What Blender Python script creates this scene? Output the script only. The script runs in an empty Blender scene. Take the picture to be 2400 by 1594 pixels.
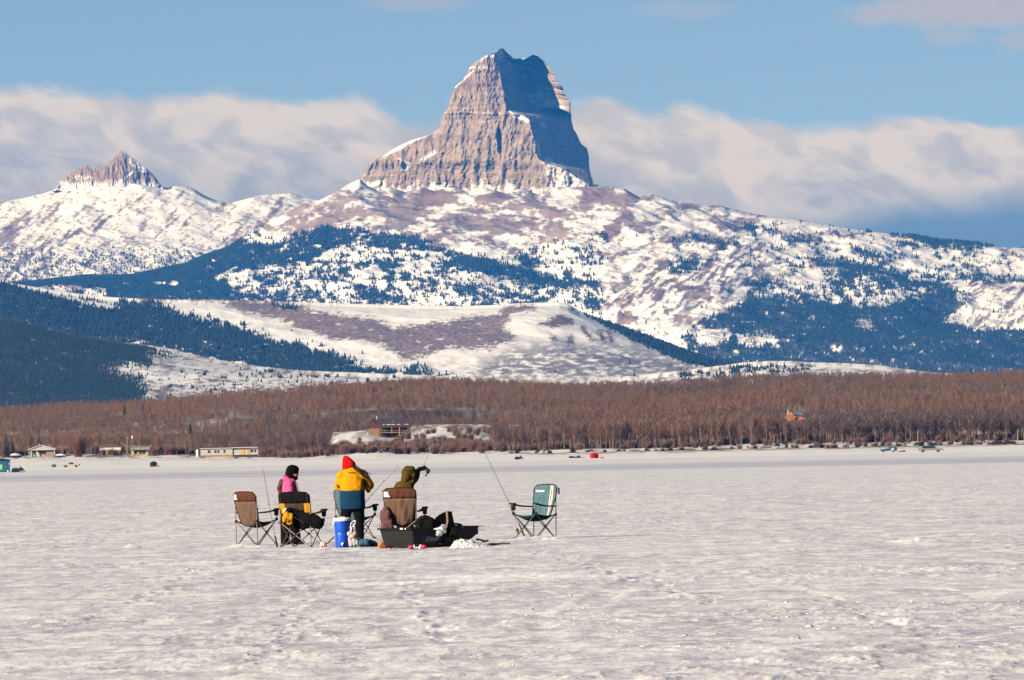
import bpy, bmesh, math, random
import numpy as np
from mathutils import Vector, Matrix

C = bpy.context.scene
COL = C.collection
rad = math.radians

# ------------------------------------------------------------------ camera
EYE = 1.6
FPX = 20000.0                     # focal length in photograph pixels (300 mm on full frame)
CX, CY = 1200.0, 797.0
PITCH = math.atan(266.0 / FPX)
ROLL = 0.0192                     # the photograph is tilted about one degree
f0 = Vector((0, math.cos(PITCH), math.sin(PITCH)))
r0 = Vector((1, 0, 0))
u0 = r0.cross(f0)
RV = r0 * math.cos(ROLL) - u0 * math.sin(ROLL)
UV = u0 * math.cos(ROLL) + r0 * math.sin(ROLL)
FV = f0
cam_data = bpy.data.cameras.new('camera')
cam = bpy.data.objects.new('camera', cam_data)
COL.objects.link(cam)
cam_data.sensor_width = 36.0
cam_data.lens = 36.0 * FPX / 2400.0
cam_data.clip_start = 1.0
cam_data.clip_end = 120000.0
mw = Matrix((RV, UV, -FV)).transposed().to_4x4()
mw.translation = (0, 0, EYE)
cam.matrix_world = mw
C.camera = cam

# ------------------------------------------------------------------ light
SUN = Vector((-0.74, -0.60, 0.36)).normalized()      # towards the sun: behind us, to the left, low
sl = bpy.data.lights.new('sun', 'SUN')
sl.energy = 5.0
sl.angle = rad(0.5)
sl.color = (1.0, 0.90, 0.78)
so = bpy.data.objects.new('sun', sl)
so.rotation_euler = SUN.to_track_quat('Z', 'Y').to_euler()
so.location = (-300, -300, 400)
COL.objects.link(so)

C.view_settings.view_transform = 'Standard'
C.view_settings.look = 'None'
C.view_settings.gamma = 1.0
C.view_settings.use_curve_mapping = False
C.view_settings.exposure = 0.6
C.cycles.volume_bounces = 0
C.cycles.max_bounces = 6
C.cycles.diffuse_bounces = 0
C.cycles.sample_clamp_indirect = 4.0

# ------------------------------------------------------------------ pixel <-> place
def ray(u, v):
    """slopes (x/y, z/y) of the sight line through photograph pixel (u, v)"""
    u = np.asarray(u, float); v = np.asarray(v, float)
    a = (u - CX) / FPX; b = (CY - v) / FPX
    x = FV.x + RV.x * a + UV.x * b
    y = FV.y + RV.y * a + UV.y * b
    z = FV.z + RV.z * a + UV.z * b
    return x / y, z / y

def at(u, v, Y):
    sx, sz = ray(u, v)
    return Vector((float(sx) * Y, Y, EYE + float(sz) * Y))

def ground(u, v, z=0.0):
    sx, sz = ray(u, v)
    Y = (z - EYE) / float(sz)
    return Vector((float(sx) * Y, Y, z))

def project(X, Y, Z):
    dz = Z - EYE
    cx = X * RV.x + Y * RV.y + dz * RV.z
    cy = X * UV.x + Y * UV.y + dz * UV.z
    cz = X * FV.x + Y * FV.y + dz * FV.z
    return CX + FPX * cx / cz, CY - FPX * cy / cz

# ------------------------------------------------------------------ noise (numpy)
def _h(ix, iy, seed):
    n = (ix.astype(np.int64) * 374761393 + iy.astype(np.int64) * 668265263 + seed * 974634777) & 0xFFFFFFFF
    n = ((n ^ (n >> 13)) * 1274126177) & 0xFFFFFFFF
    n = (n ^ (n >> 16)) & 0xFFFFFFFF
    return n

def perlin(x, y, seed=0):
    x = np.asarray(x, float); y = np.asarray(y, float)
    ix = np.floor(x); iy = np.floor(y)
    fx = x - ix; fy = y - iy
    ix = ix.astype(np.int64); iy = iy.astype(np.int64)
    ux = fx * fx * fx * (fx * (fx * 6 - 15) + 10); uy = fy * fy * fy * (fy * (fy * 6 - 15) + 10)
    def g(i, j):
        a = _h(ix + i, iy + j, seed) * (2 * math.pi / 4294967296.0)
        return np.cos(a) * (fx - i) + np.sin(a) * (fy - j)
    n00, n10, n01, n11 = g(0, 0), g(1, 0), g(0, 1), g(1, 1)
    a = n00 + (n10 - n00) * ux; b = n01 + (n11 - n01) * ux
    return (a + (b - a) * uy) * 1.5

def fbm(x, y, seed=0, octs=5, gain=0.5, lac=2.03):
    s = 0.0; a = 1.0; t = 0.0
    for o in range(octs):
        s = s + a * perlin(x, y, seed + o * 17); t += a
        a *= gain; x = x * lac + 13.7; y = y * lac - 7.3
    return s / t

def ridged(x, y, seed=0, octs=5, gain=0.5, lac=2.07):
    s = 0.0; a = 1.0; t = 0.0
    for o in range(octs):
        s = s + a * (1 - 2 * np.abs(perlin(x, y, seed + o * 31))); t += a
        a *= gain; x = x * lac + 5.1; y = y * lac + 9.2
    return s / t

def sstep(a, b, x):
    t = np.clip((x - a) / (b - a), 0, 1)
    return t * t * (3 - 2 * t)

def sdpoly(u, v, pts):
    """signed distance (positive inside) of points to a polygon"""
    P = np.asarray(pts, float)
    d = np.full(u.shape, 1e18); ins = np.zeros(u.shape, bool)
    n = len(P)
    for i in range(n):
        ax, ay = P[i]; bx, by = P[(i + 1) % n]
        ex, ey = bx - ax, by - ay
        wx, wy = u - ax, v - ay
        t = np.clip((wx * ex + wy * ey) / (ex * ex + ey * ey + 1e-9), 0, 1)
        d = np.minimum(d, (wx - ex * t) ** 2 + (wy - ey * t) ** 2)
        c = ((ay <= v) != (by <= v))
        if abs(by - ay) > 1e-9:
            ins ^= c & (u < ex * (v - ay) / (by - ay) + ax)
    d = np.sqrt(d)
    return np.where(ins, d, -d)

# ------------------------------------------------------------------ mesh helpers
def mesh_np(name, V, F, attr=None, smooth=True, mats=()):
    """V (n,3), F (m,k) -> mesh; attr: dict name -> (n,3) colour or (n,) float"""
    me = bpy.data.meshes.new(name)
    V = np.ascontiguousarray(V, np.float32); F = np.ascontiguousarray(F, np.int32)
    me.vertices.add(len(V)); me.vertices.foreach_set('co', V.ravel())
    if len(F):
        k = F.shape[1]
        me.loops.add(F.size); me.loops.foreach_set('vertex_index', F.ravel())
        me.polygons.add(len(F))
        me.polygons.foreach_set('loop_start', np.arange(0, F.size, k, dtype=np.int32))
        me.polygons.foreach_set('loop_total', np.full(len(F), k, np.int32))
        if smooth:
            me.polygons.foreach_set('use_smooth', np.ones(len(F), bool))
    me.update(calc_edges=True)
    for k_, A in (attr or {}).items():
        A = np.asarray(A, np.float32)
        if A.ndim == 2:
            at_ = me.attributes.new(k_, 'FLOAT_COLOR', 'POINT')
            at_.data.foreach_set('color', np.c_[A, np.ones(len(A), np.float32)].astype(np.float32).ravel())
        else:
            at_ = me.attributes.new(k_, 'FLOAT', 'POINT')
            at_.data.foreach_set('value', A)
    for m in mats:
        me.materials.append(m)
    return me

def grid_faces(nr, nc):
    r = np.arange(nr - 1)[:, None]; c = np.arange(nc - 1)[None, :]
    a = r * nc + c
    return np.stack([a, a + 1, a + nc + 1, a + nc], -1).reshape(-1, 4)

def link(name, me, parent=None, loc=None):
    o = bpy.data.objects.new(name, me)
    COL.objects.link(o)
    if parent is not None: o.parent = parent
    if loc is not None: o.location = loc
    return o

def tag(o, label=None, cat=None, group=None, kind=None):
    if label: o['label'] = label
    if cat: o['category'] = cat
    if group: o['group'] = group
    if kind: o['kind'] = kind
    return o

def thing(name, label, cat, loc=(0, 0, 0), rz=0.0, group=None):
    o = bpy.data.objects.new(name, None)
    o.empty_display_size = 0.2
    COL.objects.link(o)
    o.location = loc; o.rotation_euler = (0, 0, rz)
    return tag(o, label, cat, group)

class MB:
    """collects shapes; build() makes ONE mesh object"""
    def __init__(s): s.v = []; s.f = []
    def add(s, vs, fs):
        b = len(s.v)
        s.v += [tuple(x) for x in vs]; s.f += [tuple(i + b for i in q) for q in fs]
        return s
    def box(s, c, d, rz=0.0, taper=1.0):
        cx, cy, cz = c; x, y, z = d[0] / 2, d[1] / 2, d[2] / 2
        ca, sa = math.cos(rz), math.sin(rz)
        vs = []
        for k, t in ((-1, 1.0), (1, taper)):
            for i, j in ((-1, -1), (1, -1), (1, 1), (-1, 1)):
                px, py = i * x * t, j * y * t
                vs.append((cx + px * ca - py * sa, cy + px * sa + py * ca, cz + k * z))
        return s.add(vs, [(3, 2, 1, 0), (4, 5, 6, 7), (0, 1, 5, 4), (1, 2, 6, 5), (2, 3, 7, 6), (3, 0, 4, 7)])
    def tube(s, pts, r, n=8, cap=True):
        pts = [Vector(p) for p in pts]
        if not hasattr(r, '__len__'): r = [r] * len(pts)
        rings = []; prev = None
        for i, p in enumerate(pts):
            d = (pts[min(i + 1, len(pts) - 1)] - pts[max(i - 1, 0)])
            if d.length < 1e-9: d = Vector((0, 0, 1))
            d.normalize()
            if prev is None:
                a = d.orthogonal().normalized()
            else:
                a = prev - d * prev.dot(d)
                a = a.normalized() if a.length > 1e-6 else d.orthogonal().normalized()
            prev = a
            b = d.cross(a)
            rings.append([p + (a * math.cos(2 * math.pi * k / n) + b * math.sin(2 * math.pi * k / n)) * r[i] for k in range(n)])
        return s.loft(rings, cap)
    def loft(s, rings, cap=True):
        n = len(rings[0]); vs = [q for R in rings for q in R]; fs = []
        for i in range(len(rings) - 1):
            for k in range(n):
                k2 = (k + 1) % n
                fs.append((i * n + k, i * n + k2, (i + 1) * n + k2, (i + 1) * n + k))
        if cap:
            fs.append(tuple(reversed(range(n)))); fs.append(tuple((len(rings) - 1) * n + k for k in range(n)))
        return s.add(vs, fs)
    def lathe(s, prof, c=(0, 0, 0), n=24, sx=1.0, sy=1.0, cap=True):
        rings = [[(c[0] + r * sx * math.cos(2 * math.pi * k / n), c[1] + r * sy * math.sin(2 * math.pi * k / n), c[2] + z) for k in range(n)] for r, z in prof]
        return s.loft(rings, cap)
    def ball(s, c, r, n=14, m=9):
        if not hasattr(r, '__len__'): r = (r, r, r)
        rings = []
        for i in range(m + 1):
            t = math.pi * (0.02 + 0.96 * i / m)
            rings.append([(c[0] + r[0] * math.sin(t) * math.cos(2 * math.pi * k / n), c[1] + r[1] * math.sin(t) * math.sin(2 * math.pi * k / n), c[2] - r[2] * math.cos(t)) for k in range(n)])
        return s.loft(rings)
    def patch(s, fn, nu, nv):
        vs = [fn(i / nu, j / nv) for j in range(nv + 1) for i in range(nu + 1)]
        fs = [(j * (nu + 1) + i, j * (nu + 1) + i + 1, (j + 1) * (nu + 1) + i + 1, (j + 1) * (nu + 1) + i) for j in range(nv) for i in range(nu)]
        return s.add(vs, fs)
    def prism(s, poly, y0, y1):
        """polygon in x,z extruded along y"""
        n = len(poly)
        vs = [(x, y0, z) for x, z in poly] + [(x, y1, z) for x, z in poly]
        fs = [tuple(range(n)), tuple(reversed(range(n, 2 * n)))] + [(i, n + i, n + (i + 1) % n, (i + 1) % n) for i in range(n)]
        return s.add(vs, fs)
    def mesh(s, name, m, smooth=False):
        me = bpy.data.meshes.new(name)
        me.from_pydata([tuple(x) for x in s.v], [], s.f)
        if smooth: me.polygons.foreach_set('use_smooth', [True] * len(me.polygons))
        bm = bmesh.new(); bm.from_mesh(me)
        bmesh.ops.recalc_face_normals(bm, faces=bm.faces)
        bm.to_mesh(me); bm.free()
        for q in (m if isinstance(m, (list, tuple)) else [m]): me.materials.append(q)
        return me
    def build(s, name, m, parent=None, loc=None, smooth=False, label=None, mods=()):
        me = s.mesh(name, m, smooth)
        o = link(name, me, parent, loc)
        if mods: bake(o, mods)
        if label: o['label'] = label
        return o

def bake(o, mods):
    """apply a list of (type, {settings}) modifiers through the depsgraph"""
    for t, kw in mods:
        m = o.modifiers.new(t, t)
        for k, v in kw.items(): setattr(m, k, v)
    dg = bpy.context.evaluated_depsgraph_get()
    me = bpy.data.meshes.new_from_object(o.evaluated_get(dg), depsgraph=dg)
    old = o.data
    mats = [x for x in old.materials]
    o.modifiers.clear()
    o.data = me
    me.name = old.name
    bpy.data.meshes.remove(old)
    if not len(me.materials):
        for x in mats: me.materials.append(x)
    me.polygons.foreach_set('use_smooth', [True] * len(me.polygons))

# ------------------------------------------------------------------ materials
def nt(m):
    m.use_nodes = True
    n = m.node_tree.nodes; n.clear()
    return n, m.node_tree.links

def mat(name, col, rough=0.7, var=0.15, scale=20.0, bump=0.0, metallic=0.0, spec=0.3, alpha=1.0, trans=0.0):
    m = bpy.data.materials.new(name)
    n, l = nt(m)
    out = n.new('ShaderNodeOutputMaterial'); b = n.new('ShaderNodeBsdfPrincipled')
    l.new(b.outputs[0], out.inputs[0])
    b.inputs['Roughness'].default_value = rough
    b.inputs['Metallic'].default_value = metallic
    b.inputs['Specular IOR Level'].default_value = spec
    b.inputs['Alpha'].default_value = alpha
    b.inputs['Transmission Weight'].default_value = trans
    tc = n.new('ShaderNodeTexCoord'); nz = n.new('ShaderNodeTexNoise')
    nz.inputs['Scale'].default_value = scale; nz.inputs['Detail'].default_value = 5
    l.new(tc.outputs['Object'], nz.inputs['Vector'])
    mx = n.new('ShaderNodeMix'); mx.data_type = 'RGBA'
    l.new(nz.outputs['Fac'], mx.inputs['Factor'])
    mx.inputs[6].default_value = (*[c * (1 - var) for c in col], 1)
    mx.inputs[7].default_value = (*[min(1, c * (1 + var)) for c in col], 1)
    l.new(mx.outputs[2], b.inputs['Base Color'])
    if bump:
        bp = n.new('ShaderNodeBump'); bp.inputs['Strength'].default_value = bump; bp.inputs['Distance'].default_value = 0.02
        l.new(nz.outputs['Fac'], bp.inputs['Height']); l.new(bp.outputs[0], b.inputs['Normal'])
    return m

def mat_attr(name, rough=0.85, noise_scale=0.02, var=0.2, bump=0.0, bdist=3.0, spec=0.15):
    """colour from the mesh attribute 'Col', broken up by noise in world metres"""
    m = bpy.data.materials.new(name)
    n, l = nt(m)
    out = n.new('ShaderNodeOutputMaterial'); b = n.new('ShaderNodeBsdfPrincipled')
    l.new(b.outputs[0], out.inputs[0])
    b.inputs['Roughness'].default_value = rough
    b.inputs['Specular IOR Level'].default_value = spec
    a = n.new('ShaderNodeAttribute'); a.attribute_name = 'Col'
    g = n.new('ShaderNodeNewGeometry'); nz = n.new('ShaderNodeTexNoise')
    nz.inputs['Scale'].default_value = noise_scale; nz.inputs['Detail'].default_value = 8; nz.inputs['Roughness'].default_value = 0.65
    l.new(g.outputs['Position'], nz.inputs['Vector'])
    mr = n.new('ShaderNodeMapRange'); mr.inputs[1].default_value = 0.3; mr.inputs[2].default_value = 0.7
    mr.inputs[3].default_value = 1 - var; mr.inputs[4].default_value = 1 + var * 0.6
    l.new(nz.outputs['Fac'], mr.inputs[0])
    mx = n.new('ShaderNodeVectorMath'); mx.operation = 'MULTIPLY'
    l.new(a.outputs['Color'], mx.inputs[0]); l.new(mr.outputs[0], mx.inputs[1])
    l.new(mx.outputs[0], b.inputs['Base Color'])
    if bump:
        bp = n.new('ShaderNodeBump'); bp.inputs['Strength'].default_value = bump; bp.inputs['Distance'].default_value = bdist
        l.new(nz.outputs['Fac'], bp.inputs['Height']); l.new(bp.outputs[0], b.inputs['Normal'])
    return m
# ------------------------------------------------------------------ sky
K = 2400.0 / 2361.0               # several outlines below were read off a 2361 px wide view of the photograph
W = bpy.data.worlds.new('World'); C.world = W; W.use_nodes = True
def build_sky():
    n = W.node_tree.nodes; l = W.node_tree.links; n.clear()
    def M(op, a, b=None, c=None):
        q = n.new('ShaderNodeMath'); q.operation = op
        for i, x in enumerate((a, b, c)):
            if x is None: continue
            if isinstance(x, (int, float)): q.inputs[i].default_value = x
            else: l.new(x, q.inputs[i])
        return q.outputs[0]
    def mapr(x, a, b, c=0.0, d=1.0, smooth=True):
        q = n.new('ShaderNodeMapRange'); q.interpolation_type = 'SMOOTHSTEP' if smooth else 'LINEAR'
        l.new(x, q.inputs[0])
        for i, val in ((1, a), (2, b), (3, c), (4, d)):
            if isinstance(val, (int, float)): q.inputs[i].default_value = val
            else: l.new(val, q.inputs[i])
        return q.outputs[0]
    tc = n.new('ShaderNodeTexCoord')
    sx = n.new('ShaderNodeSeparateXYZ'); l.new(tc.outputs['Generated'], sx.inputs[0])
    X, Y, Z = sx.outputs
    az = M('ARCTAN2', X, Y)
    U = M('MULTIPLY', az, FPX)                      # about photograph pixels right of the view's middle
    E = M('MULTIPLY', Z, FPX)                       # and above the horizon
    # clear air: Nishita, looked up a little higher than the sight line (dry mountain air)
    zz = M('MULTIPLY_ADD', Z, 1.9, 0.16)
    cb = n.new('ShaderNodeCombineXYZ'); l.new(X, cb.inputs[0]); l.new(Y, cb.inputs[1]); l.new(zz, cb.inputs[2])
    nv = n.new('ShaderNodeVectorMath'); nv.operation = 'NORMALIZE'; l.new(cb.outputs[0], nv.inputs[0])
    sky = n.new('ShaderNodeTexSky'); sky.sky_type = 'NISHITA'; sky.sun_disc = False
    sky.sun_elevation = math.asin(SUN.z); sky.sun_rotation = math.atan2(SUN.x, SUN.y)
    sky.altitude = 1500; sky.air_density = 1.0; sky.dust_density = 0.2; sky.ozone_density = 1.5
    l.new(nv.outputs[0], sky.inputs[0])
    # cloud bank over the range: top edge read along the horizon, ragged by noise
    pts = [(-200,185),(0,188),(90,187),(170,194),(300,207),(380,207),(450,200),(510,196),(570,208),(640,216),(700,214),(780,210),(840,214),(885,235),(930,262),(1000,272),
           (1100,262),(1200,240),(1340,212),(1390,208),(1440,226),(1520,240),(1560,222),(1620,236),(1700,255),(1790,268),(1890,284),(1960,264),(2060,255),(2160,255),(2230,268),(2300,275),(2361,275),(2500,270)]
    fc = n.new('ShaderNodeFloatCurve'); cv = fc.mapping.curves[0]
    q = []
    for a, b in pts:
        s, t = ray(a * K, b * K)
        q.append((min(1, max(0, (math.atan(float(s)) + 0.075) / 0.15)), float(t) * FPX / 2000))
    while len(cv.points) < len(q): cv.points.new(0.5, 0.5)
    for p_, (a, b) in zip(cv.points, q): p_.location = (a, b); p_.handle_type = 'AUTO'
    fc.mapping.update()
    l.new(M('MULTIPLY_ADD', az, 1 / 0.15, 0.5), fc.inputs['Value'])
    top = M('MULTIPLY', fc.outputs[0], 2000.0)
    cv2 = n.new('ShaderNodeCombineXYZ'); l.new(M('MULTIPLY', U, 0.0042), cv2.inputs[0]); l.new(M('MULTIPLY_ADD', E, 0.0072, M('MULTIPLY', U, 0.0018)), cv2.inputs[1])
    def noise(sc, det, rough=0.55, dist=0.0, off=0.0):
        t = n.new('ShaderNodeTexNoise'); t.inputs['Scale'].default_value = sc; t.inputs['Detail'].default_value = det
        t.inputs['Roughness'].default_value = rough; t.inputs['Distortion'].default_value = dist
        o = n.new('ShaderNodeVectorMath'); o.operation = 'ADD'; o.inputs[1].default_value = (off, off * 0.7, 0)
        l.new(cv2.outputs[0], o.inputs[0]); l.new(o.outputs[0], t.inputs['Vector'])
        return t.outputs['Fac']
    n1 = noise(2.4, 9, 0.62, 0.15); n2 = noise(0.85, 5, 0.5, 0.2, 4.1); n3 = noise(1.5, 8, 0.55, 0.3, 9.3)
    n4 = noise(0.5, 3, 0.5, 0.2, 21.3)
    edge = M('ADD', top, M('MULTIPLY_ADD', n1, 70.0, -35.0))
    edge = M('ADD', edge, M('MULTIPLY_ADD', n2, 60.0, -30.0))
    soft = M('MULTIPLY_ADD', n2, 150.0, -30.0)
    dens = mapr(M('SUBTRACT', edge, E), 0.0, M('MAXIMUM', soft, 24.0))
    # the bank lifts off the low ridge to the right
    bot = mapr(U, 380.0, 1000.0, 480.0, 585.0)
    lift = mapr(U, 200.0, 760.0, 0.0, 1.0)
    low = mapr(M('SUBTRACT', E, M('ADD', bot, M('MULTIPLY_ADD', n2, 60.0, -30.0))), -70.0, 35.0, 0.0, 1.0)
    low = M('SUBTRACT', 1.0, M('MULTIPLY', lift, M('SUBTRACT', 1.0, low)))
    # stray thin clouds higher up
    def wisp(u, v, ru, rv, k):
        s, t = ray(u, v)
        a = M('DIVIDE', M('SUBTRACT', U, float(math.atan(float(s)) * FPX)), ru)
        b = M('DIVIDE', M('SUBTRACT', E, float(t) * FPX), rv)
        r = M('ADD', M('MULTIPLY', a, a), M('MULTIPLY', b, b))
        return M('MULTIPLY', mapr(M('ADD', r, M('MULTIPLY_ADD', n1, 2.4, -1.2)), 1.25, 0.1), k)
    ws = None
    for a in ((2290, 25, 330, 52, 0.95), (2230, 88, 80, 26, 0.5), (2410, 95, 80, 35, 0.6), (975, 8, 130, 24, 0.45), (1600, 24, 130, 24, 0.35), (2050,38,130,24,.3)):
        w_ = wisp(*a); ws = w_ if ws is None else M('MAXIMUM', ws, w_)
    # cloud colour: cream lit billows, grey-lilac hollows
    mix = n.new('ShaderNodeMix'); mix.data_type = 'RGBA'
    lit = M('ADD', M('MULTIPLY', mapr(n3, 0.38, 0.62), 0.65), M('MULTIPLY', mapr(n4, 0.35, 0.65), 0.35))
    hgt = mapr(M('SUBTRACT', top, E), 30.0, 330.0, 0.30, -0.36, False)
    l.new(M('ADD', lit, hgt), mix.inputs['Factor']); mix.clamp_factor = True
    mix.inputs[6].default_value = (*CLOUD_DARK, 1); mix.inputs[7].default_value = (*CLOUD_LIT, 1)
    mixl = n.new('ShaderNodeMix'); mixl.data_type = 'RGBA'; l.new(low, mixl.inputs['Factor']); mixl.inputs[6].default_value = (*CLOUD_UNDER, 1); l.new(mix.outputs[2], mixl.inputs[7])
    bgs = n.new('ShaderNodeBackground'); bgs.inputs[1].default_value = SKY_STRENGTH
    tint = n.new('ShaderNodeVectorMath'); tint.operation = 'MULTIPLY'; tint.inputs[1].default_value = SKY_TINT
    l.new(sky.outputs[0], tint.inputs[0]); l.new(tint.outputs[0], bgs.inputs[0])
    bgc = n.new('ShaderNodeBackground'); bgc.inputs[1].default_value = 1.0; l.new(mixl.outputs[2], bgc.inputs[0])
    bgw = n.new('ShaderNodeBackground'); bgw.inputs[0].default_value = (*WISP, 1); bgw.inputs[1].default_value = 1.0
    m1 = n.new('ShaderNodeMixShader'); l.new(M('MULTIPLY', dens, 0.96), m1.inputs[0]); l.new(bgs.outputs[0], m1.inputs[1]); l.new(bgc.outputs[0], m1.inputs[2])
    m2 = n.new('ShaderNodeMixShader'); l.new(ws, m2.inputs[0]); l.new(m1.outputs[0], m2.inputs[1]); l.new(bgw.outputs[0], m2.inputs[2])
    o = n.new('ShaderNodeOutputWorld'); l.new(m2.outputs[0], o.inputs[0])
SKY_STRENGTH = 0.085
SKY_TINT = (1.12, 1.05, 1.0)
CLOUD_LIT = (0.465, 0.415, 0.375)
CLOUD_DARK = (0.235, 0.235, 0.262)
CLOUD_UNDER = (0.095, 0.14, 0.235)
WISP = (0.31, 0.295, 0.32)
build_sky()

# ------------------------------------------------------------------ haze
HAZE_D = 1.95e-5
def build_haze():
    b = MB(); b.box((0, 15000, 626.5), (12000, 34000, 1259))
    m = bpy.data.materials.new('haze'); n, l = nt(m)
    o = n.new('ShaderNodeOutputMaterial'); v = n.new('ShaderNodeVolumePrincipled')
    v.inputs['Color'].default_value = (0.02, 0.30, 1.0, 1)
    v.inputs['Absorption Color'].default_value = (1, 1, 1, 1)
    v.inputs['Density'].default_value = HAZE_D
    v.inputs['Anisotropy'].default_value = 0.0
    l.new(v.outputs[0], o.inputs['Volume'])
    h = b.build('haze', m)
    tag(h, 'thin blue mountain haze over the lake and range', None, None, 'stuff')
build_haze()

# ------------------------------------------------------------------ lake ice
TRACKS = [((1332,1445),(1452,1368)),((1352,1446),(1476,1366)),((1452,1368),(1640,1322)),((380,1380),(762,1359))]
def ice_marks(x, y):
    """(fresh white snow, trodden track) at a place on the ice"""
    fr = np.zeros_like(x); tr = np.zeros_like(x); lip = np.zeros_like(x)
    for (u, v, w, d, h) in MOUNDS:
        g = ground(u, v)
        fr = np.maximum(fr, sstep(1.25, .5, ((x - g.x) / w) ** 2 + ((y - g.y) / d) ** 2 + .5 * fbm(x * 6, y * 1.5, 60, 3)))
    for a, b in TRACKS:
        a, b = ground(*a), ground(*b); ex, ey = b.x - a.x, b.y - a.y
        t = np.clip(((x - a.x) * ex + (y - a.y) * ey) / (ex * ex + ey * ey), 0, 1)
        dd = np.sqrt((x - a.x - ex * t) ** 2 + (y - a.y - ey * t) ** 2) + .06 * fbm(x * 3, y, 61, 3)
        tr = np.maximum(tr, sstep(.16, .07, dd)); lip = np.maximum(lip, np.exp(-((dd - .2) / .07) ** 2))
    return fr, tr, lip * (1 - tr)
FOOT = []
_r = random.Random(31)
for (u0_, v0_, u1_, v1_, n_) in ((760,1310,620,1560,44),(900,1320,1050,1500,36),(1260,1290,1700,1420,40),(560,1300,300,1420,30),(1800,1350,2200,1500,26)):
    for i_ in range(n_):
        f_ = i_ / n_; g_ = ground(u0_ + (u1_ - u0_) * f_ + _r.gauss(0, 14), v0_ + (v1_ - v0_) * f_ + _r.gauss(0, 2))
        FOOT.append((g_.x, g_.y))
def ice_h(x, y):
    """height of the drifted snow on the lake"""
    a = 0.030 * fbm(x * 0.35, y * 0.10, 3, 4) + 0.022 * np.maximum(0, fbm(x * 1.1, y * 0.30, 8, 4)) + 0.010 * fbm(x * 3.0, y * 0.8, 12, 3)
    # broken crust patches
    crust = sstep(0.02, 0.35, fbm(x * 0.16, y * 0.07, 21, 3))
    a = a + crust * 0.06 * np.maximum(0, fbm(x * 2.6, y * 0.8, 25, 4, .6) - 0.03)
    near = sstep(700, 250, y)
    if x.size > 4:
        _, tr, lip = ice_marks(x, y)
        a = a * (1 - .3 * tr) - .004 * tr + .004 * lip
        for fx, fy in FOOT:
            e = ((x - fx) / .085) ** 2 + ((y - fy) / .24) ** 2
            a = a - .026 * np.exp(-e) + .012 * np.exp(-(e - 1.8) ** 2)
    calm = np.exp(-((y - 157) / 14) ** 2) * sstep(5.5, 2.0, x) * sstep(-9, -6, x)
    a = a * near * (1 - 0.8 * calm)
    for (u, v, w, d, h) in MOUNDS:
        g = ground(u, v)
        e = ((x - g.x) / w) ** 2 + ((y - g.y) / d) ** 2
        k = np.maximum(0, 1 - e) ** 1.3
        a = a + h * k * (1 + 0.9 * fbm(x * 5, y * 1.2, 40, 5, .6))
    return a
MOUNDS = [(565,1283,.30,.8,.075),(608,1284,.34,.8,.06),(525,1288,.5,.9,.03),(680,1290,.6,.9,.03),(760,1287,.5,.7,.035),(840,1290,.5,.7,.03),
          (1262,1263,.26,.8,.07),(1225,1264,.22,.8,.05),(1300,1264,.25,.7,.045),(1320,1266,.3,.7,.035),(1195,1268,.3,.8,.03),(870,1290,.4,.6,.025),(1180,1350,1.2,1.6,.03),(1060,1366,1.5,1.4,.025),(1330,1352,1.2,1.6,.025),
          (310,1283,.22,1.2,.06),(2150,1270,.55,2.2,.06),(470,1320,.5,1.0,.02)]
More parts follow.
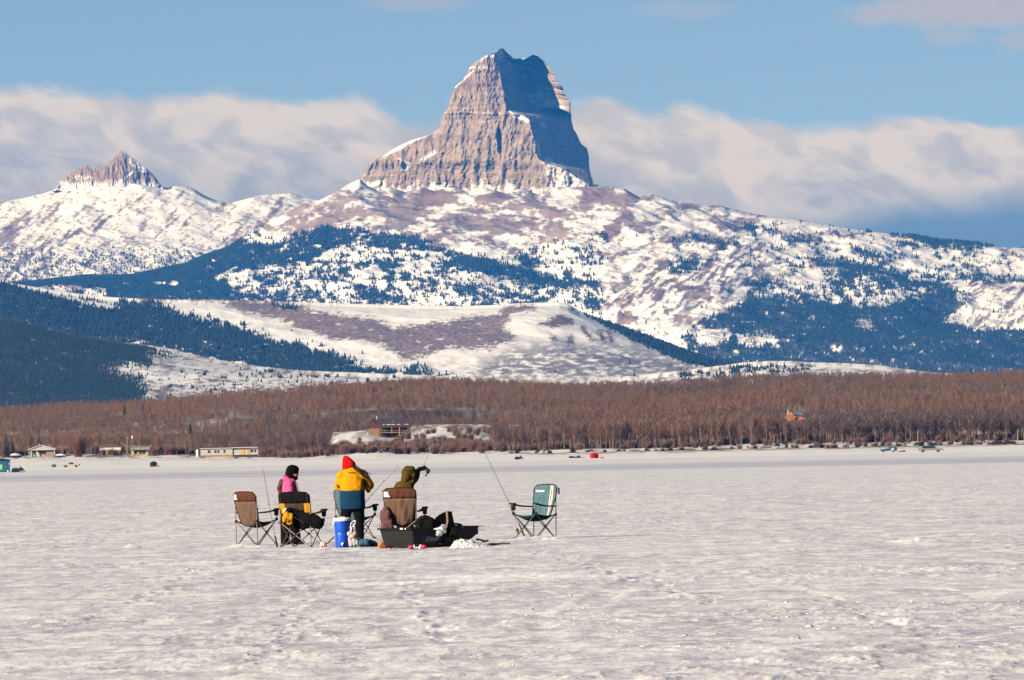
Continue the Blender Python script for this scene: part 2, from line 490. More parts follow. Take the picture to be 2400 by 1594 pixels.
def build_ice():
    nr, nc = 460, 760
    yy = 1.0 / np.linspace(1 / 44.0, 1 / 900.0, nr)
    k = np.linspace(-0.078, 0.078, nc)
    Y = np.repeat(yy[:, None], nc, 1)
    X = Y * k[None, :]
    Zz = ice_h(X, Y)
    Zz = Zz - 0.06 * sstep(700, 890, Y) - 0.10 * sstep(0.070, 0.078, np.abs(k))[None, :] - 0.10 * (np.arange(nr) < 1)[:, None]
    m = bpy.data.materials.new('lake snow'); n, l = nt(m)
    out = n.new('ShaderNodeOutputMaterial'); b = n.new('ShaderNodeBsdfPrincipled'); l.new(b.outputs[0], out.inputs[0])
    b.inputs['Roughness'].default_value = 0.6; b.inputs['Specular IOR Level'].default_value = 0.25
    g = n.new('ShaderNodeNewGeometry')
    def noise(sc, det, rough, sxyz):
        mp = n.new('ShaderNodeMapping'); mp.inputs['Scale'].default_value = sxyz
        l.new(g.outputs['Position'], mp.inputs[0])
        t = n.new('ShaderNodeTexNoise'); t.inputs['Scale'].default_value = sc; t.inputs['Detail'].default_value = det; t.inputs['Roughness'].default_value = rough
        l.new(mp.outputs[0], t.inputs['Vector']); return t.outputs['Fac']
    a1 = noise(0.9, 6, 0.62, (1, 0.22, 1)); a2 = noise(0.16, 4, 0.5, (1, 0.35, 1)); a3 = noise(6.0, 5, 0.7, (1, 0.3, 1)); a5 = noise(2.6, 5, 0.65, (1, 0.25, 1)); a4 = noise(0.010, 4, 0.5, (0.35, 1.0, 1))
    def ramp(x, pts):
        r = n.new('ShaderNodeValToRGB'); l.new(x, r.inputs[0])
        while len(r.color_ramp.elements) < len(pts): r.color_ramp.elements.new(0.5)
        for e, (p, c) in zip(r.color_ramp.elements, pts): e.position = p; e.color = (*c, 1)
        return r.outputs[0]
    def mixc(f, a, c, mode='MIX'):
        q = n.new('ShaderNodeMix'); q.data_type = 'RGBA'; q.blend_type = mode
        if isinstance(f, float): q.inputs[0].default_value = f
        else: l.new(f, q.inputs[0])
        for i, x in ((6, a), (7, c)):
            if isinstance(x, tuple): q.inputs[i].default_value = (*x, 1)
            else: l.new(x, q.inputs[i])
        return q.outputs[2]
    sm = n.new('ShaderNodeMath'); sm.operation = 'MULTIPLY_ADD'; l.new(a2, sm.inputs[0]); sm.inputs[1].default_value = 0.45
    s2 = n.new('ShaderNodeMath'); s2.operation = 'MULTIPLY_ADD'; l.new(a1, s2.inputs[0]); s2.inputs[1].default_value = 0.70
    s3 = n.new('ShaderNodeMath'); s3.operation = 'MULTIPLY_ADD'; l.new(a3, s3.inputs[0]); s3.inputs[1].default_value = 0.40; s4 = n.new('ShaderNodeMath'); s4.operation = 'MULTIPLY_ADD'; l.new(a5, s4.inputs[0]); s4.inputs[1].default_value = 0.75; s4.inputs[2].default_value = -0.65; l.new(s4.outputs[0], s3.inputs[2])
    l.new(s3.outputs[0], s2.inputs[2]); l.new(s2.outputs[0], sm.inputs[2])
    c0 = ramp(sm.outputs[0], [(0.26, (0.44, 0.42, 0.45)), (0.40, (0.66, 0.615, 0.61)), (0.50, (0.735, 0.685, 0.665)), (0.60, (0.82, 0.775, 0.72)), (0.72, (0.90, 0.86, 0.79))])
    def mr(x, a, b_):
        q = n.new('ShaderNodeMapRange'); q.interpolation_type = 'SMOOTHSTEP'; l.new(x, q.inputs[0]); q.inputs[1].default_value = a; q.inputs[2].default_value = b_; return q.outputs[0]
    def mul(x, k):
        q = n.new('ShaderNodeMath'); q.operation = 'MULTIPLY'; l.new(x, q.inputs[0])
        if isinstance(k, float): q.inputs[1].default_value = k
        else: l.new(k, q.inputs[1])
        return q.outputs[0]
    # streaks at two scales: relief's light and shade painted in cream and grey
    k1 = noise(1.3, 3, 0.6, (1, .22, 1.3)); k2 = noise(4.0, 3, 0.62, (1, .22, 1.1)); k3 = noise(1.6, 3, 0.6, (.8, .22, 2.7)); k4 = noise(5.0, 3, 0.6, (.7, .22, 3.1))
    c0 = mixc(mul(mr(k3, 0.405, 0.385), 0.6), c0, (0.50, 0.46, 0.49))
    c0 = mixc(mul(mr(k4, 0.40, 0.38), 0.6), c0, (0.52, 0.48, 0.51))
    c0 = mixc(mul(mr(k1, 0.565, 0.582), 0.85), c0, (0.96, 0.92, 0.83))
    c0 = mixc(mul(mr(k2, 0.570, 0.588), 0.85), c0, (0.97, 0.94, 0.86))
    # the surface turns bluish in long bands far out
    sy = n.new('ShaderNodeSeparateXYZ'); l.new(g.outputs['Position'], sy.inputs[0])
    band = n.new('ShaderNodeMapRange'); band.interpolation_type = 'SMOOTHSTEP'
    bb = n.new('ShaderNodeMath'); bb.operation = 'MULTIPLY_ADD'; l.new(a4, bb.inputs[0]); bb.inputs[1].default_value = 500.0; l.new(sy.outputs[1], bb.inputs[2])
    b1 = n.new('ShaderNodeMapRange'); b1.interpolation_type = 'SMOOTHSTEP'; l.new(bb.outputs[0], b1.inputs[0]); b1.inputs[1].default_value = 970; b1.inputs[2].default_value = 1060
    b2 = n.new('ShaderNodeMapRange'); b2.interpolation_type = 'SMOOTHSTEP'; l.new(bb.outputs[0], b2.inputs[0]); b2.inputs[1].default_value = 1500; b2.inputs[2].default_value = 1250
    bm_ = n.new('ShaderNodeMath'); bm_.operation = 'MULTIPLY'; l.new(b1.outputs[0], bm_.inputs[0]); l.new(b2.outputs[0], bm_.inputs[1])
    bq = n.new('ShaderNodeMath'); bq.operation = 'MULTIPLY'; l.new(bm_.outputs[0], bq.inputs[0]); bq.inputs[1].default_value = 0.65
    c1 = mixc(bq.outputs[0], c0, (0.42, 0.44, 0.53))
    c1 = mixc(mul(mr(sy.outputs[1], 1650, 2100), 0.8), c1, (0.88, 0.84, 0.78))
    fa = n.new('ShaderNodeAttribute'); fa.attribute_name = 'fresh'
    c2 = mixc(fa.outputs['Fac'], c1, (0.97, 0.95, 0.89))
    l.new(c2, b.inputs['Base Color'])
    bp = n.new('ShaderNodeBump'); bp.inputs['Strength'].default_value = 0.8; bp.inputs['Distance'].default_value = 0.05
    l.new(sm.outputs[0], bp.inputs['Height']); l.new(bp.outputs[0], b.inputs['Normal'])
    fr, tr, lip = ice_marks(X, Y)
    me = mesh_np('lake_ice', np.stack([X, Y, Zz], -1).reshape(-1, 3), grid_faces(nr, nc), {'fresh': np.clip(fr * .9 + lip * .22, 0, 1).ravel()}, mats=[m])
    o = link('lake_ice', me); tag(o, 'snow covered lake ice in the foreground', None, None, 'structure')
    xs = np.array([-5500, -2500, -1200, -600, -250, -80, 0, 80, 250, 600, 1200, 2500, 5500.0]); ys = np.array([-1800, -600, -150, 0, 50, 150, 400, 800, 1300, 2000, 2700, 3600.0])
    gx, gy = np.meshgrid(xs, ys)
    me2 = mesh_np('lake_ice_far', np.stack([gx, gy, gx * 0 - 0.06 - 0.14 * ((gy < 850) & (gy>20))], -1).reshape(-1, 3), grid_faces(len(ys), len(xs)), mats=[m])
    o = link('lake', me2); tag(o, 'snow covered frozen lake reaching to the far shore', None, None, 'structure')
build_ice()
def build_chunks():
    # loose clods of crust and ice chips kicked up over the lake
    r = random.Random(12); b = MB()
    areas = [(1650,1400,2400,1490,150),(1200,1395,1650,1450,40),(1600,1255,2050,1330,60),(380,1300,640,1345,60),(640,1290,1340,1300,40),(300,1560,2350,1400,110),(0,1400,900,1380,40),(2050,1262,2350,1285,26),(1180,1263,1340,1272,26),(500,1284,720,1292,22)]
    for (u0_, v0_, u1_, v1_, n_) in areas:
        for i in range(int(n_ * .3)):
            g = ground(r.uniform(u0_, u1_), r.uniform(min(v0_, v1_), max(v0_, v1_)) + r.gauss(0, 2))
            s_ = r.uniform(.006, .019) * (1.8 if r.random() < .08 else 1); z = float(ice_h(np.array([g.x]), np.array([g.y]))[0])
            ring = [(g.x + s_ * 1.9 * math.cos(a) * r.uniform(.6, 1.3), g.y + s_ * 1.6 * math.sin(a) * r.uniform(.6, 1.3), z - .012) for a in [k * math.pi / 3 for k in range(6)]]
            top = [(x * .5 + g.x * .5 + r.uniform(-.3, .3) * s_, y * .5 + g.y * .5 + r.uniform(-.3, .3) * s_, z + s_ * r.uniform(.3, .8)) for x, y, q in ring]
            b.loft([ring, top])
    o = b.build('snow_chunks', mat('snow clods', (.55, .52, .49), .7, .2, 6, .4)); tag(o, 'loose clods of snow crust scattered over the ice', None, None, 'stuff')
build_chunks()
# ------------------------------------------------------------------ mountains
SNOW = np.array([0.84, 0.82, 0.79]); SOIL = np.array([0.19, 0.128, 0.105]); PURP = np.array([0.105, 0.074, 0.075])
ROCK = np.array([0.320, 0.245, 0.168]); DUFF = np.array([0.016, 0.022, 0.018]); SHRUB = np.array([0.135, 0.105, 0.11])
M_LAND = mat_attr('mountain land', 0.9, 0.012, 0.18, 0.5, 6.0)
M_ROCK = mat_attr('cliff rock', 0.9, 0.03, 0.28, 0.8, 6.0)
CONIFERS = []          # (x, y, z, height)

def mixa(c, col, a):
    a = np.clip(a, 0, 1)[:, None]
    return c * (1 - a) + np.asarray(col)[None, :] * a

def layer(name, label, crest, Yc, base, Yb, nr, nc, amps, p=1.0, back=900.0, jag=1.5, seed=0, paint=None, tree=None, kx=0.074, crest_env=0.10):
    k = np.linspace(-kx, kx, nc)
    cs, cz = ray([a for a, b in crest], [b for a, b in crest]); bs, bz = ray([a for a, b in base], [b for a, b in base])
    zc = np.interp(k, cs, cz); zb = np.interp(k, bs, bz)
    Ycv = np.interp(k, cs, Yc) if hasattr(Yc, '__len__') else np.full(nc, float(Yc))
    Ybv = np.interp(k, bs, Yb) if hasattr(Yb, '__len__') else np.full(nc, float(Yb))
    jg = jag / FPX * fbm(k * 2600, k * 0 + seed, seed, 5, 0.6)
    Zc = EYE + zc * Ycv; Zb = EYE + zb * Ybv
    t = np.linspace(0, 1, nr)[:, None]
    Y = Ybv[None] + (Ycv - Ybv)[None] * t
    kw = np.exp(-np.linspace(-2.2, 2.2, 121) ** 2); kw /= kw.sum()
    Zs = np.convolve(np.pad(Zc, 60, mode='edge'), kw, 'valid')
    Z = Zb[None] + (Zs - Zb)[None] * t ** p + (Zc - Zs)[None] * t ** 7
    X = Y * k[None]
    env = np.clip(np.minimum(t / 0.12, (1 - t) / crest_env), 0, 1) ** 0.8
    nz = 0
    for (wl, amp, kind) in amps:
        fn = ridged if kind == 'r' else fbm
        nz = nz + amp * fn(X / wl + seed * 3.1, Y / wl * 0.8 + X / wl * 0.25, seed + int(wl), 4)
    Z = Z + nz * env
    # nothing on the near slope stands above its own skyline
    lim = EYE + (zc[None] - (1 - t) * 3.0 / FPX) * Y
    Z = np.where(Z > lim - 14, lim - 14 * np.exp(-np.clip((Z - lim + 14) / 14, 0, 30)), Z)
    Z[-1] = Zc; Z = Z + (jg[None] * Y) * t ** 10
    Zc = Z[-1]
    X = X.reshape(nr, nc)
    # the far side falls away behind the crest
    br = 6
    tb = np.linspace(0, 1, br + 1)[1:, None]
    Y2 = Ycv[None] + back * tb; Z2 = Zc[None] * (1 - tb) ** 1.4 + 4 * tb + 0.0 * Y2
    X2 = Y2 * k[None]
    XX = np.concatenate([X, X2]).ravel(); YY = np.concatenate([Y, Y2]).ravel(); ZZ = np.concatenate([Z, Z2]).ravel()
    u, v = project(XX, YY, ZZ)
    tt = np.concatenate([np.repeat(t, nc, 1), np.ones((br, nc))]).ravel()
    colr, forest = paint(u, v, XX, YY, ZZ, tt)
    colr = colr * (1 - 0.0)
    me = mesh_np(name, np.stack([XX, YY, ZZ], -1), grid_faces(nr + br, nc), {'Col': colr}, mats=[M_LAND])
    o = link(name, me); tag(o, label, None, None, 'structure')
    if tree is not None:
        rng = np.random.default_rng(seed + 5)
        hmin, hmax, frac = tree
        cell = (2 * kx * YY / nc) * np.maximum((Ycv - Ybv).mean() / nr, 1e-6)
        pr = forest * frac * cell
        pr[nr * nc:] = 0
        sel = np.nonzero((rng.random(len(pr)) < pr) & (np.abs(u - 1200) < 1420) & (tt < 0.999))[0]
        n = len(sel)
        dx = (rng.random(n) - .5) * 2 * kx * YY[sel] / nc
        h = hmin + (hmax - hmin) * rng.random(n) ** 1.6
        CONIFERS.append(np.c_[XX[sel] + dx, YY[sel], ZZ[sel] - 0.3, h])
    return o

def P(*a): return [(x * K, y * K) for x, y in a]

# --- far left massif
def paint_far(u, v, X, Y, Z, t):
    n = len(u); c = np.repeat(SNOW[None], n, 0)
    n1 = fbm(u / 60 + v / 90, v / 26 - u / 60, 5, 5, .6); n2 = fbm(u / 14 + v / 30, v / 9 - u / 22, 9, 4, .6)
    # rocky ribs run down to the left
    rib = fbm((u + v * 1.0) / 26, (v - u * .5) / 120, 33, 5, .6)
    m = sstep(.06, .30, rib + .55 * n2 + .25 * sstep(250, 60, u) * sstep(440, 520, v) - 0.12 + .2 * sdm(u, v, P((530,470),(640,455),(700,470),(640,520),(560,545),(510,520)), 25))
    m = np.maximum(m, .8 * sstep(.10, .34, n1 * .8 + n2 * .6 + .35 * rib) * sstep(440, 480, v))
    c = mixa(c, SOIL * 1.15, m * .92)
    c = mixa(c, PURP * 1.1, sstep(.12, .35, rib + .4 * n2 + .35 * sdm(u, v, P((60,560),(190,520),(300,480),(180,545),(110,570)), 12) - .22) * .8)
    sp = sstep(.28, .42, fbm(u / 6, v / 4, 71, 3, .6) + .15 * sstep(520, 600, v))
    c = mixa(c, PURP * .8, sp * .85)
    return c, np.clip(sstep(.1, .4, n2 + sstep(560, 610, v) * .5 - .25), 0, 1) * sstep(550, 590, v)
def sdm(u, v, poly, soft=20.0):
    return sstep(-soft, soft, sdpoly(u, v, poly))
crest_far = P((-300,520),(-60,490),(0,467),(60,455),(100,446),(130,436),(180,428),(240,415),(300,412),(340,420),(375,431),(390,433),(405,428),(425,430),(445,434),(470,450),(500,463),(525,468),(545,465),(570,458),(600,450),(640,447),(670,445),(700,455),(712,457),(780,470),(900,500),(1100,560),(2700,640))
layer('mountain_ridge', 'snowy ridge below the small rocky peak at the left', crest_far, 27500, P((-300,650),(2700,650)), 26450, 130, 620,
      [(700, 26, 'r'), (260, 12, 'r'), (90, 5, 'f')], p=1.15, seed=2, paint=paint_far, tree=(7, 11, 1 / 110.))

# --- main massif
D_LEFT = P((-40,578),(60,598),(160,594),(300,578),(430,556),(500,552),(560,560),(625,566),(680,543),(740,528),(800,526),(880,538),(960,548),(1040,583),(1045,592),(940,578),(820,562),(760,577),(720,602),(640,612),(560,622),(520,642),(545,700),(-40,700))
D_RIGHT = [(1600,795),(1640,745),(1720,718),(1760,690),(1830,702),(1900,705),(2010,712),(2090,718),(2140,692),(2240,690),(2270,760),(2300,778),(2440,765),(2440,900),(1900,890),(1750,890),(1640,850)]
TAIL = P((1040,580),(1100,590),(1180,615),(1260,640),(1200,650),(1100,625),(1040,600))
def paint_main(u, v, X, Y, Z, t):
    n = len(u); c = np.repeat(SNOW[None], n, 0)
    a1 = fbm(u / 75, v / 34, 101, 5, .55); a2 = .85 * fbm(u / 21, v / 10, 103, 5, .62) + .22 * fbm(u / 5.5, v / 3.2, 107, 3, .7); a3 = fbm(u / 5, v / 3.2, 108, 3, .7)
    wq = 30 * fbm(u / 120, v / 90, 110, 3); dg = fbm((u + v * 1.15 + wq) / 24, (v - u * .8) / 74, 109, 5, .62)        # gullies slanting down to the left
    dn = fbm((u - v * .55) / 20, v / 95, 113, 5, .6)                     # ribs running down
    high = sstep(520, 440, v)
    soil = .10 * sstep(600, 520, v) + .05 + a1 * .8 + a2 * .65 + .18 * dg + .22 * sdm(u, v, P((700,480),(860,450),(1280,470),(1360,520),(1300,560),(1080,560),(900,520),(700,560),(560,600),(600,540)), 40)
    soil += .30 * sdm(u, v, P((1380,735),(1440,640),(1560,560),(1720,520),(1760,560),(1640,640),(1640,690),(1500,748)), 30) * (dg * 2.4 + .35)
    soil += .25 * sdm(u, v, P((1340,420),(1480,455),(1440,480),(1330,480)), 12)
    m = sstep(.10, .36, soil)
    c = mixa(c, SOIL * np.array([1.15, 1.1, 1.05]), m * .9)
    # talus tongues under the cliff
    tl = sdm(u, v, P((930,450),(1000,432),(1060,440),(1020,478),(960,476)), 10) + sdm(u, v, P((1085,452),(1160,442),(1200,455),(1150,470),(1095,466)), 8) + sdm(u, v, P((1390,520),(1440,505),(1430,540),(1400,560)), 8) + sdm(u, v, P((1340,440),(1400,440),(1390,470),(1345,470)), 12)
    c = mixa(c, SOIL * 1.25, sstep(.35, .75, tl + a2 * .7))
    st = sdm(u, v, P((1360,745),(1430,620),(1560,548),(1760,560),(1800,620),(1690,700),(1500,750)), 30)
    c = mixa(c, PURP * 1.3, st * sstep(-.06, .14, dg + .45 * a2 - .01) * .9)
    st2 = sdm(u, v, P((2050,640),(2400,640),(2400,770),(2250,770),(2180,690)), 18)
    c = mixa(c, PURP * 1.25, st2 * sstep(.02, .2, dg + .3 * a2) * .85)
    c = mixa(c, PURP * 1.1, sstep(.22, .42, a2 + .5 * a3 + .12 * dg) * (.45 + .45 * sstep(480, 560, v)))
    c = mixa(c, PURP * .7, sstep(.38, .5, fbm(u / 5, v / 3.5, 211, 3, .6)) * .8)
    # forest
    f = np.zeros(n)
    jl = 16 * fbm(u / 26, v / 13, 121, 4, .6)
    f = np.maximum(f, sstep(-5, 5, sdpoly(u, v, D_LEFT) + jl))
    open_l = sdm(u, v, P((85,660),(180,652),(190,672),(90,680)), 6) + sdm(u, v, P((190,665),(250,662),(240,690),(190,690)), 6)
    open_l += sdm(u, v, P((350,650),(415,648),(410,662),(355,662)), 4) + sdm(u, v, P((490,640),(545,610),(550,620),(500,652)), 4)
    f = np.maximum(f, sstep(-5, 5, sdpoly(u, v, TAIL) + jl * .8))
    semi = sdm(u, v, P((530,640),(560,618),(640,608),(730,600),(770,575),(830,560),(940,575),(1060,595),(1180,600),(1260,560),(1360,565),(1400,600),(1380,650),(1400,720),(1300,705),(1060,715),(700,705),(540,700)), 14)
    fn = a2 * .75 + a1 * .55 + .5 * a3 + .3 * dn
    f = np.maximum(f, semi * sstep(-.02, .20, fn - .05 + .14 * sstep(640, 700, v)))
    for poly, k_ in ((P((1160,640),(1240,632),(1280,640),(1340,665),(1260,660),(1180,655)), .5), (P((1700,515),(1790,520),(1800,545),(1720,540)), .22), (P((2090,543),(2160,552),(2290,566),(2240,582),(2150,572)), .45),
                     (P((1960,568),(2050,590),(2055,606),(1975,585)), .4), (P((1860,596),(1960,604),(2110,628),(2390,650),(2200,648),(2000,630),(1900,616)), .32), (P((1540,600),(1640,602),(1600,625),(1540,640)), .4),
                     (P((1880,625),(2060,620),(2240,680),(2250,770),(2050,720),(1900,700)), .26), (P((1720,640),(1900,660),(1900,715),(1720,715)), .20), (P((1690,590),(1850,600),(1840,640),(1720,620)), .05), (P((2230,700),(2420,700),(2420,735),(2240,725)), .3),
                     (P((1360,540),(1420,538),(1420,560),(1370,565)), .1), (P((440,555),(560,530),(640,560),(540,600),(480,590)), .12), (P((1500,560),(1900,500),(2390,600),(2390,640),(1700,610)), .0)):
        f = np.maximum(f, sdm(u, v, poly, 9) * sstep(-.06, .2, fn + k_ - .17 + .25 * dn))
    f = np.maximum(f, sstep(-5, 5, sdpoly(u, v, D_RIGHT) + 26 * fbm(u / 40, v / 16, 131, 4, .6) - 2))
    hole = sdm(u, v, P((1700,775),(1745,760),(1790,770),(1800,800),(1700,800)), 8) + sdm(u, v, P((1960,735),(2010,735),(2020,765),(1975,762)), 6) + sdm(u, v, P((1600,770),(1680,755),(1690,790),(1610,800)), 8) + sdm(u, v, P((2160,745),(2230,700),(2390,700),(2390,740),(2270,770)), 10)
    hole += sdm(u, v, P((1910,795),(1945,795),(1940,812),(1915,812)), 3) + sdm(u, v, P((1560,765),(1610,750),(1700,770),(1640,800)), 8)
    f = f * (1 - np.clip(sstep(.45, .75, hole * .8 + a2 * 1.3 + .5 * a3), 0, 1)) * (1 - np.clip(sstep(.4, .75, open_l * .8 + a2 * 1.3 + .5 * a3), 0, 1))
    f = f * (1 - .9 * sstep(.34, .46, fbm(u / 11, v / 5, 141, 4, .55)))
    f = f * (1 - .95 * sstep(.20, .34, fbm(u / 46, v / 15, 143, 5, .62)) * sstep(1100, 950, u) * sstep(500, 560, u))
    f = f * (1 - .9 * sstep(.27, .38, fbm(u / 30, v / 10, 145, 5, .62)))
    f *= sstep(505, 535, v)
    # sparse single trees near the timber line
    sp = sstep(.40, .5, fbm(u / 9, v / 6, 151, 3, .6)) * sstep(520, 570, v) * .35
    c = mixa(c, DUFF, sstep(.45, .95, f) * .92)
    return c, np.maximum(f, sp)
crest_main = [(-300,690),(0,672),(200,650),(300,650),(440,622)] + P((440,606),(480,590),(520,576),(560,550),(640,502),(700,470),(740,460),(780,440),(800,426),(830,412)) + [(862,436),(885,447),(915,439),(950,450),(985,438),(1020,448),(1060,434),(1100,452),(1140,440),(1180,452),(1225,440),(1262,455),(1300,436),(1392,432)] + P((1400,428),(1440,435),(1460,447),(1475,455),(1500,447),(1530,455),(1560,465),(1600,470),(1660,474),(1720,490),(1780,500),(1850,508),(1900,517),(1980,530),(2060,540),(2110,543),(2150,553),(2250,562),(2300,570),(2361,572),(2700,600))
crest_main = sorted(crest_main)
layer('mountain_slope', 'broad snowy mountain slope with blue conifer woods', crest_main, 24400, [(-300,740),(700,740),(1300,760),(1600,880),(1750,915),(2700,915)], [22600,22600,22300,20600,20300,20300], 350, 980,
      [(1300, 48, 'r'), (480, 34, 'r'), (170, 9, 'r'), (60, 2.5, 'f')], p=1.05, back=1100, seed=11, paint=paint_main, tree=(6.5, 12.5, 1 / 62.))

# --- middle hills
SOIL_H = [(800,738),(870,745),(930,765),(1010,760),(1150,735),(1180,720),(1250,712),(1255,722),(1200,740),(1180,765),(1220,790),(1190,800),(1150,820),(1060,815),(1000,830),(940,850),(930,830),(900,810),(850,800),(800,800),(700,770),(640,745),(560,728),(500,712),(330,700),(500,696),(640,702),(720,722)]
F_H = [(-60,632),(0,660),(80,684),(200,712),(280,716),(330,706),(380,720),(440,742),(510,757),(590,777),(640,802),(700,807),(800,832),(870,868),(1000,866),(1010,880),(700,880),(560,852),(440,830),(330,805),(280,800),(100,780),(0,760),(-60,760)]
def paint_hill(u, v, X, Y, Z, t):
    n = len(u); c = np.repeat(SNOW[None], n, 0)
    a1 = fbm(u / 80, v / 22, 301, 5, .55); a2 = fbm(u / 26, v / 7, 303, 5, .6); a3 = fbm(u / 8, v / 4, 307, 4, .6)
    s = sdpoly(u, v, SOIL_H) + 16 * a1 + 14 * a2 + 4 * a3
    m = sstep(-6, 6, s + 9 * a3) * (1 - .85 * sstep(.32, .46, a2 + .35 * a1 + .25 * a3)) * (.94 + .3 * a3)
    for poly in ([(1262,760),(1310,735),(1340,748),(1345,760),(1295,770)], [(1360,765),(1368,762),(1395,800),(1388,806)], [(1398,772),(1412,775),(1420,805),(1408,800)], [(1330,790),(1340,785),(1345,805),(1332,810)], [(1420,775),(1432,772),(1440,800),(1430,806)], [(1290,790),(1305,788),(1305,802),(1290,803)]):
        m = np.maximum(m, sstep(-4, 5, sdpoly(u, v, poly) + 12 * a3 + 8 * a2))
    c = mixa(c, np.array([0.150, 0.090, 0.080]), m * .96)
    lo = sdm(u, v, [(1130,850),(1210,812),(1330,805),(1500,812),(1640,850),(1700,880),(1100,890)], 24)
    c = mixa(c, SHRUB, lo * sstep(-.30, .05, a2 + .2 * a3 + .5 * a1) * .8)
    lo2 = sstep(835, 885, v)
    c = mixa(c, SHRUB * 1.1, lo2 * sstep(-.05, .25, a2 + .4 * a3) * .7)
    sp0 = sstep(.40, .5, a3 + .3 * a2)
    c = mixa(c, SHRUB * .8, sp0 * .5)
    f = sstep(-5, 5, sdpoly(u, v, F_H) + 26 * fbm(u / 34, v / 12, 321, 4, .6))
    f = f * (1 - .95 * sstep(.30, .42, fbm(u / 24, v / 6, 323, 4, .55)))
    # snow ribbon above the left wood
    rb = sdm(u, v, [(-60,640),(0,664),(110,692),(215,722),(262,728),(285,720),(220,706),(120,684),(0,656),(-60,630)], 5)
    f = f * (1 - sstep(.35, .8, rb + a2 + .5 * a3))
    f = np.maximum(f, rb * sstep(.10, .3, a3) * .5)
    f = np.maximum(f, sdm(u, v, [(1345,722),(1360,722),(1450,762),(1560,800),(1640,832),(1750,868),(1750,880),(1600,850),(1500,805),(1420,765)], 6) * sstep(-.15, .1, a2 + .3) )
    sp = sdm(u, v, [(620,715),(680,712),(700,728),(640,726)], 4) * .5 + sstep(.36, .5, fbm(u / 10, v / 6, 331, 3, .6)) * sdm(u, v, [(400,740),(520,735),(640,765),(720,795),(820,840),(700,830),(560,800)], 14) * .8
    sp += sdm(u, v, [(780,864),(980,866),(1060,880),(780,884)], 8) * sstep(.0, .25, a2) * .6 + .03 * sstep(815, 850, v) * sstep(.1, .3, a3)
    c = mixa(c, DUFF, sstep(.5, .98, f) * .9)
    return c, np.clip(np.maximum(f, sp * .5), 0, 1)
crest_hill = P((-300,600),(0,648),(100,665),(200,680),(280,687),(400,691),(500,691),(700,697),(900,703),(1060,706),(1150,703),(1200,699),(1290,697),(1310,702),(1335,716),(1400,741),(1500,775),(1560,800),(1640,828),(1720,850),(1850,870),(2361,880),(2700,890))
layer('hill', 'purple brown hill streaked with snow below the mountain', crest_hill, 15200, [(-300,935),(0,930),(1200,925),(2700,925)], 14300, 200, 860,
      [(900, 14, 'r'), (260, 7, 'r'), (80, 2.5, 'f')], p=.9, back=700, jag=1.0, seed=21, paint=paint_hill, tree=(5.5, 10.0, 1 / 38.), crest_env=.16)

# --- nearer wooded hill on the left with its meadow
MEADOW = [(300,808),(330,815),(400,822),(470,842),(600,864),(700,872),(830,872),(1100,885),(1100,960),(330,960),(320,900),(245,870),(260,845),(340,842)]
def paint_near(u, v, X, Y, Z, t):
    n = len(u); c = np.repeat(SNOW[None] * np.array([.98, .97, .96]), n, 0)
    a1 = fbm(u / 70, v / 18, 401, 5, .55); a2 = fbm(u / 24, v / 6, 403, 5, .6); a3 = fbm(u / 7, v / 4, 407, 4, .6)
    c = mixa(c, np.array([.15, .11, .11]), sstep(.08, .32, a1 + .6 * a2) * .7)
    c = mixa(c, SHRUB, sstep(.0, .25, a2 + .5 * a3 - .12 + .35 * sstep(880, 930, v)) * .75)
    f = 1 - sstep(-10, 26, sdpoly(u, v, MEADOW) + 34 * fbm(u / 40, v / 16, 421, 5, .62))
    f = f * sstep(420, 330, u + (v - 800) * .1)
    f = f * (1 - .95 * sstep(.30, .42, fbm(u / 44, v / 9, 423, 5, .6)))
    sp = sstep(.22, .4, fbm(u / 14, v / 6, 431, 3, .6)) * .35 * sstep(860, 880, v)
    c = mixa(c, DUFF * 1.3, sstep(.5, .98, f) * .9)
    return c, np.maximum(f, sp)
crest_near = [(-300,735),(0,742),(50,750),(120,772),(180,783),(240,793),(290,802),(330,806),(400,818),(470,836),(600,858),(700,868),(800,872),(1000,880),(1300,893),(2700,930)]
layer('wooded_hill', 'dark wooded hill at the left with a snowy meadow beside it', crest_near, 11200, [(-300,980),(2700,980)], 10000, 140, 560,
      [(700, 10, 'r'), (220, 5, 'r'), (60, 1.5, 'f')], p=.9, back=600, jag=1.2, seed=31, paint=paint_near, tree=(2.6, 5.8, 1 / 12.), crest_env=.2)

# --- low snowy rise on the right
def paint_rise(u, v, X, Y, Z, t):
    n = len(u); c = np.repeat(SNOW[None], n, 0)
    a2 = fbm(u / 26, v / 6, 503, 5, .6); a3 = fbm(u / 7, v / 4, 507, 4, .6)
    c = mixa(c, SHRUB * 1.05, sstep(.0, .22, a2 + .5 * a3 + .10 * sstep(860, 880, v)) * .75)
    f = sstep(.08, .3, fbm(u / 30, v / 9, 521, 4, .6) + .10) * sdm(u, v, [(1600,800),(1900,800),(1890,900),(1600,900)], 15) * .8
    f = np.maximum(f, sstep(2240, 2300, u) * .8)
    return c, f
crest_rise = [(-300,960),(1300,893),(1500,880),(1600,868),(1680,858),(1740,850),(1800,846),(1850,846),(1895,849),(1980,851),(2060,856),(2160,870),(2260,878),(2700,890)]
layer('snowy_rise', 'low white rise dotted with conifers behind the bare wood', crest_rise, 10800, [(-300,980),(2700,980)], 10200, 60, 480,
      [(400, 5, 'r'), (120, 2, 'f')], p=.9, back=500, jag=1.0, seed=41, paint=paint_rise, tree=(3.5, 6.5, 1 / 22.), crest_env=.2)

